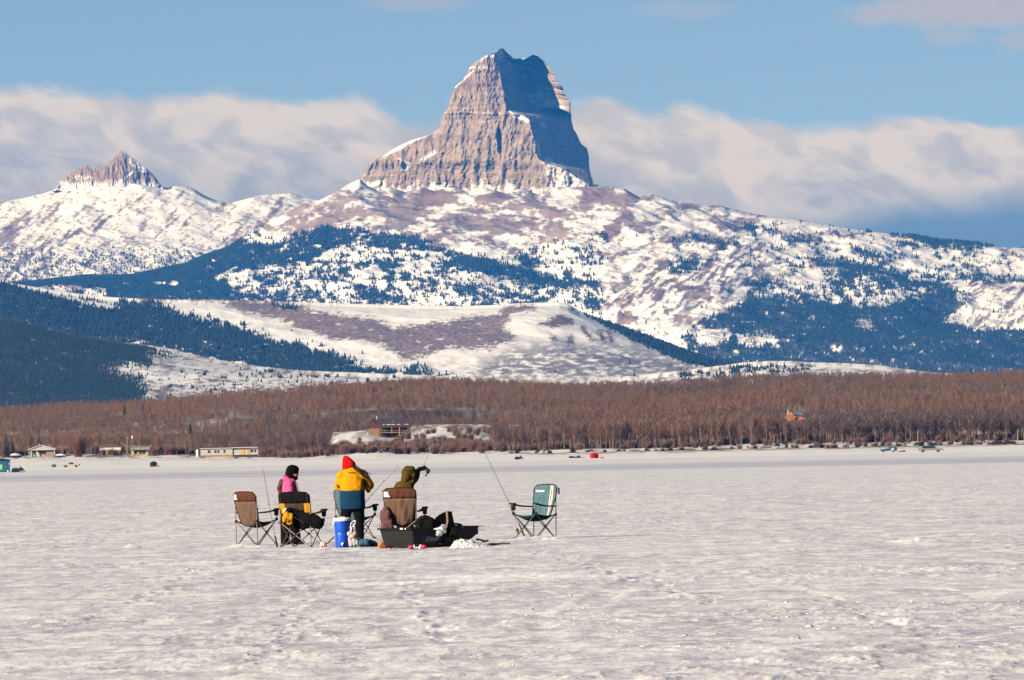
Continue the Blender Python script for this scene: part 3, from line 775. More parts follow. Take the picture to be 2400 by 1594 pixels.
# ------------------------------------------------------------------ the tower peak
def sky_line(pts):
    a = np.array(sorted(pts), float); return lambda u: np.interp(u, a[:, 0], a[:, 1])
def tower():
    tab = np.array([  # v, left edge, arete, far rib, right edge
        (100,1100,1164,1224,1290),(140,1105,1164,1232,1278),(155,1099,1166,1246,1290),(170,1092,1170,1262,1300),(188,1084,1175,1286,1306),(203,1067,1178,1300,1319),(225,1056,1183,1322,1328),
        (240,1052,1185,1335,1338),(256,1048,1189,1337,1339),(264,1040,1204,1337,1339),(271,1036,1228,1337,1339),(280,1034,1240,1337,1338),(302,1030,1246,1342,1345),(315,1010,1250,1350,1353),
        (330,960,1254,1357,1360),(347,925,1256,1372,1376),(364,900,1258,1379,1381),(376,872,1266,1380,1382),(384,864,1284,1381,1383),(396,857,1322,1382,1384),(415,845,1350,1386,1388),(432,836,1379,1391,1394),(470,815,1392,1400,1404)])
    tab = tab[tab[:, 0].argsort()]
    S = [(800,470),(815,460),(830,445),(836,434),(845,415),(855,401),(866,379),(874,374),(883,372),(905,357),(930,345),(954,332),(987,317),(1020,300),(1034,292),(1035,272),(1042,263),(1049,255),(1056,228),(1062,208),(1068,200),(1086,188),(1092,173),(1100,159),(1110,148),(1125,138),(1139,130),(1158,126),(1166,121),(1168,117),(1173,113),(1180,114),(1186,122),(1190,129),(1197,130),(1203,139),(1212,143),(1218,136),(1226,142),(1236,141),(1242,131),(1251,128),(1262,133),(1276,145),(1285,155),(1296,167),(1304,184),(1318,203),(1326,225),(1337,240),(1339,275),(1344,302),(1351,313),(1362,338),(1375,347),(1380,365),(1381,393),(1392,431),(1404,470)]
    sk = sky_line(S)
    nv_, nl, nb, nr = 250, 250, 130, 40
    vv = np.linspace(470, 112, nv_)
    def col(i): return np.interp(vv, tab[:, 0], tab[:, i])
    L, A, B, R = col(1), col(2), col(3), col(4)
    R = np.maximum(R, B + 2)
    mpp = 1.22
    dA = (470 - vv) * mpp * .34
    dA = dA + np.where(vv < 262, 26.0, 0)                     # upper tier stands back on its ledge
    dL = dA + .40 * (A - L) * mpp
    dB = dA + 2.3 * (B - A) * mpp
    dR = dB - .35 * (R - B) * mpp
    dR = np.where(vv < 252, dA + .58 * (R - A) * mpp, np.maximum(dR, dA + 30))
    s1 = np.linspace(0, 1, nl, endpoint=False); s2 = np.linspace(0, 1, nb, endpoint=False); s3 = np.linspace(0, 1, nr)
    def lerp(a, b, s): return a[:, None] + (b - a)[:, None] * s[None]
    U = np.concatenate([lerp(L, A, s1), lerp(A, B, s2), lerp(B, R, s3)], 1)
    D = np.concatenate([lerp(dL, dA, s1) - 22 * np.sin(s1 * math.pi)[None], lerp(dA, dB, s2), lerp(dB, dR, s3)], 1)
    V = np.repeat(vv[:, None], U.shape[1], 1)
    lit = np.concatenate([np.ones(nl), np.zeros(nb), np.ones(nr)])[None] + 0 * U
    # relief: buttresses, flutes and beds
    edge = np.minimum(1, np.minimum(np.abs(U - L[:, None]), 400) / 8.0)
    wu = U + 7 * fbm(U / 40, V / 60, 599, 3); wv = V + 6 * fbm(U / 30, V / 30, 598, 3)
    fl = 13 * ridged(wu / 40, wv / 150, 601, 4) + 6 * ridged(wu / 17 + wv / 90, wv / 55, 603, 4) + 7 * fbm(wu / 22, wv / 24, 606, 5, .6) + 4 * fbm(wu / 4, wv / 5, 605, 3, .6)
    lt = lit * 1.0
    cl = np.exp(-((V - 300) / 30) ** 2)
    stp = (V + 3 * fbm(U / 50, V / 50, 610, 3)) / 15.0
    bed = 2.4 * fbm(U / 40, V / 6.0, 607, 3, .7) * sstep(330, 250, V) + 1.6 * (np.abs((stp % 1.0) - .5) * 2 - .5) * sstep(300, 250, V) + 5 * fbm(U / 120, V / 24, 609, 2)
    fl = fl * (0.45 + .55 * lit) ; bed = bed * (0.6 + .4 * lit)
    D = D - (fl + bed) * edge
    # the deep chimney in the lower face
    ch = np.exp(-((U - 1172 - .05 * (V - 330)) / 4.5) ** 2) * sstep(296, 312, V) * sstep(368, 352, V)
    D = D + 30 * ch
    far = np.zeros_like(U); far[:, nl + nb:] = 1
    D = D - far * (V < 255) * (16 * ridged(V / 22 + U / 60, U / 30, 615, 4) + 10 * fbm(U / 6, V / 7, 617, 4, .6))
    U = U + (2.2 + 2.5 * far * (V < 250)) * fbm(U / 9, V / 7, 611, 4, .6) * edge
    Vc = np.maximum(V, sk(U) + 2.2 * fbm(U / 4.5, U * 0, 613, 4, .6))
    # closing back
    nbk = 8; sb = np.linspace(0, 1, nbk + 2)[1:-1]
    Ub = lerp(R, L, sb); Db = np.maximum(dR, dL)[:, None] + 120 * np.sin(sb * math.pi)[None] + 20
    Vb = np.maximum(np.repeat(vv[:, None], nbk, 1), sk(Ub))
    U = np.concatenate([U, Ub], 1); D = np.concatenate([D, Db], 1); V0 = np.concatenate([V, Vb], 1); Vc = np.concatenate([Vc, Vb], 1)
    lit = np.concatenate([lit, 0 * Ub], 1)
    U = np.concatenate([U, U[-1:]]); D = np.concatenate([D, D[-1:] * 0 + D[-1].mean()]); Vc = np.concatenate([Vc, Vc[-1:]]); lit = np.concatenate([lit, lit[-1:]])
    n1, n2 = U.shape
    Y = 24330 + D
    sx, sz = ray(U, Vc)
    X = sx * Y; Z = EYE + sz * Y
    u, v = U.ravel(), Vc.ravel()
    # colour
    c = np.repeat(ROCK[None], len(u), 0)
    v1 = fbm(u / 7, v / 50, 621, 4, .6); b1 = fbm(u / 70, v / 7, 623, 4, .65); g1 = fbm(u / 30, v / 26, 625, 5, .6); s1_ = fbm(u / 5, v / 5, 627, 4, .65)
    c = c * (1 + .30 * v1 + .26 * b1 + .28 * g1 + .25 * s1_)[:, None]
    c = mixa(c, np.array([.16, .135, .12]), sstep(.05, .4, g1 + .4 * v1) * .7)
    c = mixa(c, np.array([.18, .10, .08]), np.exp(-((v - 195 + (u - 1130) * .12) / 13) ** 2) * (u < 1190) * (.6 + .8 * b1))
    c = mixa(c, np.array([.36, .23, .145]), sstep(.1, .4, fbm(u / 40, v / 30, 629, 4)) * .6)
    # snow: ledges, top, apron
    sn = np.zeros(len(u))
    lf = (u < 1345)
    sn = np.maximum(sn, np.exp(-((v - 263 - (u - 1040) * .02 - 3 * g1) / 1.6) ** 2) * sstep(.06, .22, s1_ + .5 * g1))
    sn = np.maximum(sn, np.exp(-((v - 187 + (u - 1086) * .9) / 3.0) ** 2) * (u < 1110) * (u > 1066) * sstep(-.3, .1, s1_))
    sn = np.maximum(sn, np.exp(-((v - 158) / 2.0) ** 2) * (u < 1172) * sstep(-.1, .2, s1_))
    sn = np.maximum(sn, sstep(150, 128, v) * sstep(-.16, .14, fbm(u / 9, v / 5, 631, 4, .6)))
    sn = np.maximum(sn, sdm(u, v, [(1190,258),(1210,262),(1246,283),(1238,287),(1205,275)], 4) * .95)
    sn = np.maximum(sn, sdm(u, v, [(1215,140),(1240,145),(1245,165),(1225,185),(1215,170),(1190,150)], 5) * sstep(-.2, .15, s1_ + g1))
    sn = np.maximum(sn, .9 * (u > 1255) * (v < 250) * sstep(.22, .40, fbm(u / 8, v / 6, 633, 4, .6)) * sstep(60, 20, u - 1240 - (v - 140) * .9))
    ledge = np.exp(-((v - 155 - (u - 1240) * .35) / 2.0) ** 2) + np.exp(-((v - 186 - (u - 1290) * .25) / 2.0) ** 2) + np.exp(-((v - 204 - (u - 1290) * .25) / 1.8) ** 2)
    sn = np.maximum(sn, (u > 1235) * ledge * sstep(.0, .25, s1_ + .6 * g1) * (lit.ravel() > .5))
    sn = np.maximum(sn, sdm(u, v, [(1232,222),(1262,211),(1284,228),(1322,244),(1318,256),(1257,259)], 6) * sstep(-.35, .0, fbm(u / 18, v / 7, 637, 4, .6)) * .8)
    sn = np.maximum(sn, sdm(u, v, [(1262,283),(1277,290),(1280,300),(1268,296)], 4) * .6)
    top = v - sk(u)
    sn = np.maximum(sn, (u > 893) * (u < 1030) * sstep(12 + 5 * g1, 5, top) * sstep(893, 905, u))
    for poly in ([(935,372),(950,378),(968,385),(950,400),(940,398),(955,386)], [(985,374),(1018,352),(1022,358),(990,380)], [(860,428),(900,424),(880,436),(850,446)]):
        sn = np.maximum(sn, sdm(u, v, poly, 4) * sstep(-.5, -.1, s1_))
    cone = sdm(u, v, [(1268,374),(1274,369),(1296,374),(1323,394),(1351,413),(1385,436),(1385,475),(1300,475),(1290,430)], 11)
    sn = np.maximum(sn, .9 * cone * sstep(-.12, .14, fbm(u / 8, v / 9, 641, 4, .6) + .08))
    tal = sstep(424, 440, v + 22 * fbm(u / 26, v / 60, 643, 4, .6))
    c = mixa(c, SOIL * 1.25, tal * .9)
    sn = np.maximum(sn, sstep(430, 452, v + 44 * fbm(u / 17, v / 50, 645, 4, .6)) * .95)
    sn = np.maximum(sn, sdm(u, v, [(1256,335),(1260,333),(1268,365),(1264,368)], 2) * .9)
    sn = np.maximum(sn, sstep(.44, .56, fbm(u / 10, v / 5, 647, 4, .6)) * .7 * lf)
    c = mixa(c, SNOW, sn)
    F = grid_faces(n1, n2)
    a = np.arange(n1 - 1) * n2
    wrap = np.stack([a + n2 - 1, a, a + n2, a + 2 * n2 - 1], -1)
    me = mesh_np('mountain_peak', np.stack([X.ravel(), Y.ravel(), Z.ravel()], -1), np.concatenate([F, wrap]), {'Col': np.clip(c, .02, .9)}, smooth=False, mats=[M_ROCK])
    o = link('mountain_peak', me); tag(o, 'square topped rock tower peak, right face in deep shade', None, None, 'structure')
tower()

def crag():
    S = P((118,446),(130,434),(140,415),(152,407),(165,398),(178,391),(190,382),(200,380),(208,388),(214,392),(219,388),(223,392),(227,371),(231,384),(238,388),(245,382),(256,371),(266,360),(275,350),(282,347),(290,352),(300,360),(312,368),(325,378),(340,390),(350,399),(358,409),(366,420),(374,430),(380,446))
    sk = sky_line(S)
    nu_, nv_ = 330, 90
    us = np.linspace(S[0][0], S[-1][0], nu_)
    base = 448 + 6 * fbm(us / 20, us * 0, 701, 3)
    top = sk(us) + 1.5 * fbm(us / 5, us * 0, 703, 4, .6)
    t = np.linspace(0, 1, nv_)[:, None]
    V = base[None] + (np.minimum(top, base - 1) - base)[None] * t
    U = np.repeat(us[None], nv_, 0)
    face = 40 * np.abs((us[None] - 305) / 30 % 2 - 1) * 0
    D = t * (base - top)[None] * 1.35 * .75 + 0.55 * np.clip(us[None] - 290, 0, 200) * 1.3 + .25 * np.clip(260 - us[None], 0, 300)
    D = D - 9 * ridged(U / 26, V / 60, 705, 4) * np.minimum(1, (1 - t) * 5) - 4 * ridged(U / 9, V / 24, 707, 4) * np.minimum(1, (1 - t) * 6)
    Vb = V[::-1][1:]; Ub = U[1:]; Db = D[-1][None] + 12 + (1 - t[::-1][1:]) * 70 * 1
    U = np.concatenate([U, Ub]); V = np.concatenate([V, Vb]); D = np.concatenate([D, np.broadcast_to(Db, Ub.shape)])
    Y = 27380 + D; sx, sz = ray(U, V); X = sx * Y; Z = EYE + sz * Y
    u, v = U.ravel(), V.ravel()
    g1 = fbm(u / 18, v / 16, 721, 5, .6); s1 = fbm(u / 5, v / 5, 723, 4, .6)
    c = np.repeat(np.array([.29, .20, .13])[None], len(u), 0) * (1 + .35 * g1 + .3 * s1 + .2 * fbm(u / 5, v / 40, 725, 3))[:, None]
    c = mixa(c, np.array([.11, .095, .095]), sstep(.05, .35, g1) * .6)
    sn = sdm(u, v, P((283,347),(300,358),(345,395),(330,398),(305,385),(292,368)), 3) * sstep(-.15, .15, s1 + .1)
    sn = np.maximum(sn, sstep(418, 440, v + 14 * g1))
    sn = np.maximum(sn, np.exp(-((v / K - 418 + (u / K - 278) * .75) / 3) ** 2) * (u > 275 * K) * (u < 310 * K))
    sn = np.maximum(sn, sdm(u, v, P((168,402),(215,408),(214,414),(170,414)), 3) * sstep(-.1, .15, s1))
    c = mixa(c, SNOW, sn)
    me = mesh_np('rocky_peak', np.stack([X.ravel(), Y.ravel(), Z.ravel()], -1), grid_faces(*U.shape), {'Col': np.clip(c, .02, .9)}, smooth=False, mats=[M_ROCK])
    o = link('rocky_peak', me); tag(o, 'small jagged rock peak at the left end of the range', None, None, 'structure')
crag()
# ------------------------------------------------------------------ the wooded far shore
rng = np.random.default_rng(77)
BANK = [(-300,1084),(0,1077),(60,1075),(200,1072),(305,1073),(400,1072),(470,1073),(600,1075),(700,1075),(830,1069),(880,1065),(1000,1068),(1200,1063),(1400,1058),(1600,1055),(1800,1050),(2000,1047),(2200,1043),(2400,1039),(2700,1034)]
RIDGE = [(-300,955),(0,945),(200,932),(400,924),(560,910),(700,903),(850,892),(950,884),(1050,881),(1200,888),(1330,892),(1500,886),(1700,878),(1850,870),(2050,868),(2200,870),(2400,868),(2700,868)]
_b = ray([a for a, b in BANK], [b for a, b in BANK]); _r = ray([a for a, b in RIDGE], [b + 31 for a, b in RIDGE])
KN = [(735,1058),(762,1040),(795,1024),(830,1019),(862,1020),(885,1023),(915,1027),(955,1026),(990,1020),(1050,1013),(1110,1011),(1150,1017),(1180,1034),(1215,1054)]
_kn = ray([a for a, b in KN], [b for a, b in KN])
Y_ICE, Y_BANK, Y_TOP = 3020.0, 3240.0, 5000.0
def shore_z(x, y):
    k = x / y
    bz = np.interp(k, *_b); rz = np.interp(k, *_r)
    zb = EYE + bz * Y_BANK; zt = EYE + rz * Y_TOP
    t = np.clip((y - Y_BANK) / (Y_TOP - Y_BANK), 0, 1.25)
    up = zb + (zt - zb) * np.minimum(t, 1) ** 0.85
    up = up + np.where(y > Y_BANK, 1, 0) * np.clip((y - Y_BANK) / 250, 0, 1) * np.clip((Y_TOP - y) / 500, 0.25, 1) * (13.0 * fbm(x / 230, y / 190, 801, 4) + 2.0 * fbm(x / 70, y / 60, 803, 3))
    f = np.clip((y - Y_ICE) / (Y_BANK - Y_ICE), 0, 1)
    lo = -0.25 + (zb + 0.25) * f ** 1.5 + 0.35 * fbm(x / 14, y / 30, 805, 4) * np.sin(f * math.pi)
    z = np.where(y < Y_BANK, lo, up)
    # the knoll the log cabin stands on
    kz = EYE + np.interp(k, *_kn) * 3392.0
    w = np.exp(-(np.clip(np.abs(y - 3400) - 14, 0, None) / 75.0) ** 2) * sstep(_kn[0][0], _kn[0][2], k) * sstep(_kn[0][-1], _kn[0][-3], k) * (y > Y_BANK)
    z = z * (1 - w) + (kz + .5 * fbm(x / 9, y / 20, 807, 3)) * w
    z = z - np.where(y > Y_TOP, (y - Y_TOP) * 0.05, 0)
    return z
_kx = float(ray(890, 1022)[0])
KNOLL = (_kx * 3400, 3400.0)
def clear(x, y):
    """0 where trees stay away: knoll, houses' yard and beach"""
    u, v = project(x, y, shore_z(x, y))
    c = np.ones_like(x)
    e = 26 * fbm(x / 7, y / 30, 831, 3)
    c = np.where((u > 770 + e) & (u < 1150 + e) & (y < 3560), 0, c)
    c = np.where((y < 3275) & (u < 660), 0, c)
    c = np.where((u > 380) & (u < 640) & (y < 3330), .25 * c, c)
    c = np.where((u > 20) & (u < 145) & (y < 3330), 0, c)
    c = np.where((u > 225) & (u < 365) & (y < 3320), 0, c)
    return c
def build_shore():
    k = np.linspace(-0.085, 0.085, 520)
    ys = np.concatenate([np.linspace(Y_ICE, Y_BANK, 26), np.linspace(Y_BANK + 12, 3600, 34), np.linspace(3640, Y_TOP, 44), np.linspace(Y_TOP + 60, 5600, 6)])
    X = ys[:, None] * k[None]; Y = np.repeat(ys[:, None], len(k), 1)
    Z = shore_z(X, Y)
    x, y, z = X.ravel(), Y.ravel(), Z.ravel()
    u, v = project(x, y, z)
    n = len(x)
    c = np.repeat(np.array([[.79, .76, .71]]), n, 0)
    g1 = fbm(x / 9, y / 26, 811, 4, .6); g2 = fbm(x / 2.4, y / 9, 813, 3, .6); g3 = fbm(x / 40, y / 60, 815, 4)
    bank = sstep(Y_BANK - 60, Y_BANK - 5, y)
    reed = sstep(3150, 3180, y) * sstep(1180, 1300, u) * sstep(3245, 3225, y)
    c = mixa(c, [.30, .22, .15], reed * sstep(-.25, .15, g1) * .8)
    c = mixa(c, [.09, .06, .05], sstep(1150, 1260, u) * sstep(3196, 3215, y) * sstep(3262, 3240, y) * sstep(-.12, .1, g1 + .5 * g2) )
    c = mixa(c, [.12, .085, .07], sstep(1180, 600, u) * sstep(3215, 3236, y) * sstep(-.05, .2, g1 + .5 * g2) * .6)
    wood = sstep(3262, 3300, y)
    c = mixa(c, [.115, .08, .068], wood * clear(x, y) * sstep(-.55, .05, g3 + .4 * g1))
    kn = sdm(u, v, [(770,1030),(800,1014),(880,1016),(960,1018),(1020,1004),(1150,1002),(1165,1020),(1060,1022),(960,1034),(880,1040),(800,1052),(760,1060)], 6)
    c = mixa(c, [.16, .12, .10], (y > 3262) * (1 - clear(x, y)) * sstep(-.2, .2, g1 + .5 * g2 + .1) * (1 - .8 * kn))
    me = mesh_np('shore_ground', np.stack([x, y, z], -1), grid_faces(*X.shape), {'Col': c}, mats=[M_LAND])
    o = link('shore_ground', me); tag(o, 'snowy far shore rising into bare woods', None, None, 'structure')
build_shore()

# ------------------------------------------------------------------ tree prototypes
M_BARK = mat('pale aspen bark', (0.30, 0.21, 0.155), 0.9, 0.5, 3.0)
M_TWIG = mat('brown twigs', (0.145, 0.086, 0.066), 0.95, 0.30, 0.6)
M_TWIG_R = mat('russet twigs', (0.212, 0.110, 0.074), 0.95, 0.30, 0.6)
M_TWIG_G = mat('grey twigs', (0.080, 0.054, 0.050), 0.95, 0.30, 0.6)
M_NEEDLE = mat('conifer needles', (0.022, 0.034, 0.024), 0.9, 0.4, 0.4)
M_NEEDLE_FAR = mat('far conifer needles', (0.014, 0.027, 0.018), 0.95, 0.3, 0.05)
M_TRUNK = mat('dark conifer trunk', (0.06, 0.045, 0.035), 0.9, 0.3, 3.0)

def bare_tree_meshes(seed, H=12.6, twigs=230, mt=None, spread=0.2, upright=True):
    r = random.Random(seed)
    tr = MB(); cr = MB()
    pts = [Vector((0, 0, -0.5))]; x = y = 0
    for i in range(1, 7):
        x += r.uniform(-.22, .22); y += r.uniform(-.22, .22)
        pts.append(Vector((x, y, H * .88 * i / 6)))
    tr.tube(pts, [.11, .105, .095, .08, .065, .05, .025], 5)
    limbs = []
    for i in range(11):
        t = r.uniform(.35, .95); j = min(5, int(t * 6)); b = pts[j].lerp(pts[j + 1], t * 6 - j)
        a = r.uniform(0, 2 * math.pi); L = H * (.30 - .15 * t) * r.uniform(.7, 1.3)
        e = b + Vector((math.cos(a) * L * spread * 3.2, math.sin(a) * L * spread * 3.2, L * r.uniform(.6, 1.0)))
        m_ = b.lerp(e, .5) + Vector((r.uniform(-.2, .2), r.uniform(-.2, .2), r.uniform(-.3, .1)))
        tr.tube([b, m_, e], [.07, .055, .03], 3, False)
        limbs.append((b, m_, e))
    for i in range(twigs):
        b, m_, e = limbs[r.randrange(len(limbs))]
        t = r.random(); q = b.lerp(m_, t * 2) if t < .5 else m_.lerp(e, t * 2 - 1)
        q = q + Vector((r.gauss(0, .45), r.gauss(0, .45), r.gauss(0, .5)))
        a = r.uniform(0, 2 * math.pi); L = r.uniform(.8, 2.2)
        d = Vector((math.cos(a) * r.uniform(.15, .8), math.sin(a) * r.uniform(.15, .8), r.uniform(.35, 1))).normalized() * L
        w = Vector((-math.sin(a), math.cos(a), r.uniform(-.3, .3))) * r.uniform(.02, .048)
        k = q + d * .55 + Vector((r.uniform(-.15, .15), r.uniform(-.15, .15), 0))
        cr.add([q - w, q + w, k + w * .7, k - w * .7, q + d], [(0, 1, 2, 3), (3, 2, 4)])
    return tr.mesh('trunk', M_BARK), cr.mesh('crown', mt or M_TWIG)

def conifer_mesh(seed, H=12.0, R=1.9, m=None, whorls=11, fine=7):
    r = random.Random(seed); c = MB()
    for i in range(whorls):
        t = i / (whorls - 1); z = H * (.08 + .86 * t); rr = R * (1 - t) ** .85 * r.uniform(.8, 1.12) + .12
        n = fine
        for k in range(n):
            a = 2 * math.pi * (k + r.random() * .7) / n + i
            L = rr * r.uniform(.75, 1.15); w = L * .42 + .12
            p0 = Vector((0, 0, z + .35)); tip = Vector((math.cos(a) * L, math.sin(a) * L, z - L * .38))
            s_ = Vector((-math.sin(a), math.cos(a), 0)) * w * .5; mid = p0.lerp(tip, .55) + Vector((0, 0, -.06))
            c.add([p0, mid - s_, tip, mid + s_, mid + Vector((0, 0, .22))], [(0, 1, 4), (1, 2, 4), (2, 3, 4), (3, 0, 4)])
    c.add([(0, 0, H), (.10, 0, H * .85), (-.05, .09, H * .85), (-.05, -.09, H * .85)], [(0, 1, 2), (0, 2, 3), (0, 3, 1)])
    return c.mesh('crown', m or M_NEEDLE)
def trunk_mesh(H, r0_=.2):
    t = MB(); t.tube([(0, 0, -.4), (0, 0, H * .5), (0, 0, H * .9)], [r0_, r0_ * .6, r0_ * .2], 6); return t.mesh('trunk', M_TRUNK)

BARE = [bare_tree_meshes(11, mt=M_TWIG), bare_tree_meshes(12, mt=M_TWIG_R), bare_tree_meshes(13, mt=M_TWIG_G), bare_tree_meshes(14, mt=M_TWIG), bare_tree_meshes(15, H=11, mt=M_TWIG_R, spread=.3), bare_tree_meshes(16, H=12, mt=M_TWIG_G, spread=.26)]
FAR_CON = []
for i_ in range(3):
    r_ = random.Random(900 + i_); b_ = MB()
    for q in range(4):
        z0 = .10 + .22 * q; R0 = (.30 - .065 * q) * r_.uniform(.85, 1.1)
        ring = [(R0 * math.cos(2 * math.pi * k / 6 + q) * r_.uniform(.7, 1.15), R0 * math.sin(2 * math.pi * k / 6 + q) * r_.uniform(.7, 1.15), z0 - .02 * r_.random()) for k in range(6)]
        b_.add(ring + [(0, 0, min(1, z0 + .42))], [(k, (k + 1) % 6, 6) for k in range(6)])
    b_.tube([(0, 0, -.15), (0, 0, .3)], [.03, .025], 4)
    FAR_CON.append(b_.mesh('conifer', M_NEEDLE_FAR))

def scatter(name, label, pts, scale, idx, protos, tilt=0.05, seed=1):
    """one 'stuff' object: real instances of the given tree meshes on points"""
    n = len(pts); r = np.random.default_rng(seed)
    me = mesh_np(name, pts, np.zeros((0, 4)))
    a = me.attributes.new('size', 'FLOAT_VECTOR', 'POINT')
    sv = np.c_[scale * r.uniform(.85, 1.2, n), scale * r.uniform(.85, 1.2, n), scale].astype(np.float32)
    a.data.foreach_set('vector', sv.ravel())
    a = me.attributes.new('turn', 'FLOAT_VECTOR', 'POINT')
    a.data.foreach_set('vector', np.c_[r.normal(0, tilt, n), r.normal(0, tilt, n), r.uniform(0, 6.28, n)].astype(np.float32).ravel())
    a = me.attributes.new('pick', 'INT', 'POINT'); a.data.foreach_set('value', np.asarray(idx, np.int32))
    o = link(name, me); tag(o, label, None, None, 'stuff')
    g = bpy.data.node_groups.new(name, 'GeometryNodeTree')
    g.interface.new_socket('Geometry', in_out='INPUT', socket_type='NodeSocketGeometry')
    g.interface.new_socket('Geometry', in_out='OUTPUT', socket_type='NodeSocketGeometry')
    N, L = g.nodes, g.links
    gi = N.new('NodeGroupInput'); go = N.new('NodeGroupOutput')
    inst = N.new('GeometryNodeInstanceOnPoints'); L.new(gi.outputs[0], inst.inputs['Points'])
    join = N.new('GeometryNodeJoinGeometry')
    for objs in reversed(protos):
        j = N.new('GeometryNodeJoinGeometry')
        for ob in objs:
            oi = N.new('GeometryNodeObjectInfo'); oi.transform_space = 'ORIGINAL'; oi.inputs['Object'].default_value = ob
            L.new(oi.outputs['Geometry'], j.inputs[0])
        gt = N.new('GeometryNodeGeometryToInstance'); L.new(j.outputs[0], gt.inputs[0]); L.new(gt.outputs[0], join.inputs[0])
    L.new(join.outputs[0], inst.inputs['Instance'])
    inst.inputs['Pick Instance'].default_value = True
    def na(nm, t):
        q = N.new('GeometryNodeInputNamedAttribute'); q.data_type = t; q.inputs[0].default_value = nm
        return next(s for s in q.outputs if s.enabled and s.name == 'Attribute')
    L.new(na('pick', 'INT'), inst.inputs['Instance Index'])
    er = N.new('FunctionNodeEulerToRotation'); L.new(na('turn', 'FLOAT_VECTOR'), er.inputs[0]); L.new(er.outputs[0], inst.inputs['Rotation'])
    L.new(na('size', 'FLOAT_VECTOR'), inst.inputs['Scale'])
    L.new(inst.outputs[0], go.inputs[0])
    md = o.modifiers.new('trees', 'NODES'); md.node_group = g
    return o

# --- bare aspens and poplars
def build_aspens():
    n = 44000
    y = 3262 + (5080 - 3262) * rng.random(n) ** 1.25
    x = (rng.random(n) - .5) * 2 * .0735 * y
    keep = rng.random(n) < clear(x, y) * np.where(y > 4700, 1, .9)
    dens = sstep(-.55, .0, fbm(x / 90, y / 110, 821, 3))
    keep &= rng.random(n) < .35 + .65 * dens
    x, y = x[keep], y[keep]; z = shore_z(x, y)
    u, v = project(x, y, z)
    hs = (0.58 + .42 * rng.random(len(x)) ** .8) * (1 + .16 * fbm(x / 60, y / 60, 823, 3)) * np.where(u < 700, .80, 1.0) * np.where((u < 1300) & (y < 3700), .88, 1)
    hs = hs * np.where(y > 3480, .70, np.where(y > 3340, .84, 1.0))
    hs = np.where((u > 1832) & (u < 1892) & (v > 975), np.minimum(hs, np.maximum(.12, (v - 985) * y / FPX / 12.6)), hs)
    tone = 1.1 * fbm(x / 150, y / 120, 825, 4) + .9 * fbm(x / 230, y / 190, 801, 4) + .14 * rng.standard_normal(len(x)) + np.where((u > 1850 + 160 * fbm(x / 30, y / 40, 827, 2)) & (y < 3400), -.7, 0) + np.where((u < 1850) & (y < 3330), .12, 0) + .18 * sstep(900, 200, u)
    idx = np.where(tone > .22, np.where(rng.random(len(x)) < .5, 1, 4), np.where(tone < -.18, np.where(rng.random(len(x)) < .5, 2, 5), np.where(rng.random(len(x)) < .5, 0, 3)))
    inview = np.abs(u - 1200) < 1190
    order = np.argsort(np.where(inview, y - 260 * (hs - .9), 1e9))
    near = order[:300]; rest = np.setdiff1d(np.arange(len(x)), near)
    protos = [None] * 6
    grp = 'bare aspens along the front of the wood'
    LB = {0: 'bare brown aspen in the front of the wood', 1: 'bare russet twigged poplar in the front of the wood', 2: 'bare grey twigged aspen in the front of the wood'}
    kind = {0: 0, 3: 0, 1: 1, 4: 1, 2: 2, 5: 2}
    for i in near:
        p = int(idx[i])
        wh = next(w for q, w in ((470, 'left of the long trailer'), (860, 'left of the log cabin'), (1230, 'right of the log cabin'), (1560, 'behind the red tent'), (2020, 'left of the parked trucks'), (9e9, 'behind the parked trucks')) if u[i] < q)
        t = thing('bare_tree', LB[kind[p]].replace('in the front of the wood', 'at the wood edge ' + wh), 'tree', (x[i], y[i], z[i]), rng.uniform(0, 6.28), grp + ', ' + wh + [' (brown)', ' (russet)', ' (grey)'][kind[p]])
        t.scale = (hs[i] * rng.uniform(.9, 1.15),) * 2 + (hs[i],)
        a = link('trunk', BARE[p][0], t); b = link('crown', BARE[p][1], t)
        if protos[p] is None: protos[p] = (a, b)
    for p in range(6):
        if protos[p] is None: protos[p] = protos[(p + 3) % 6] or next(q for q in protos if q)
    scatter('bare_wood', 'leafless brown aspen wood covering the ridge', np.c_[x[rest], y[rest], z[rest]], hs[rest], idx[rest], protos, .05, 3)
build_aspens()

# --- conifers far up the slopes
def build_conifers():
    A = np.concatenate(CONIFERS)
    u, v = project(A[:, 0], A[:, 1], A[:, 2])
    size = A[:, 3] / A[:, 1]
    # only those not tucked behind the bare wood
    rv = np.interp(u, [a for a, b in RIDGE], [b for a, b in RIDGE])
    ok = (v < rv - 2) & (np.abs(u - 1200) < 1195)
    iso = np.where(ok, size, 0)
    near = np.argsort(-iso)[:300]; rest = np.setdiff1d(np.arange(len(A)), near)
    protos = [None] * 3
    for j, i in enumerate(near):
        p = j % 3
        side = 'left' if u[i] < 1200 else 'right'
        lab = 'small dark conifer among the woods on the left hillside' if u[i] < 1200 else 'small dark conifer on the snowy rise at the right'
        t = link('conifer', FAR_CON[p], None, A[i, :3]); h = A[i, 3]
        t.scale = (h, h, h); t.rotation_euler = (0, 0, rng.uniform(0, 6.28))
        tag(t, lab, 'tree', 'conifers on the hills (%s)' % side)
        if protos[p] is None: protos[p] = (t,)
    scatter('conifer_wood', 'blue green conifer woods on the hills and mountain', A[rest, :3], A[rest, 3], np.arange(len(rest)) % 3, protos, .02, 5)
    print('conifers', len(A))
build_conifers()
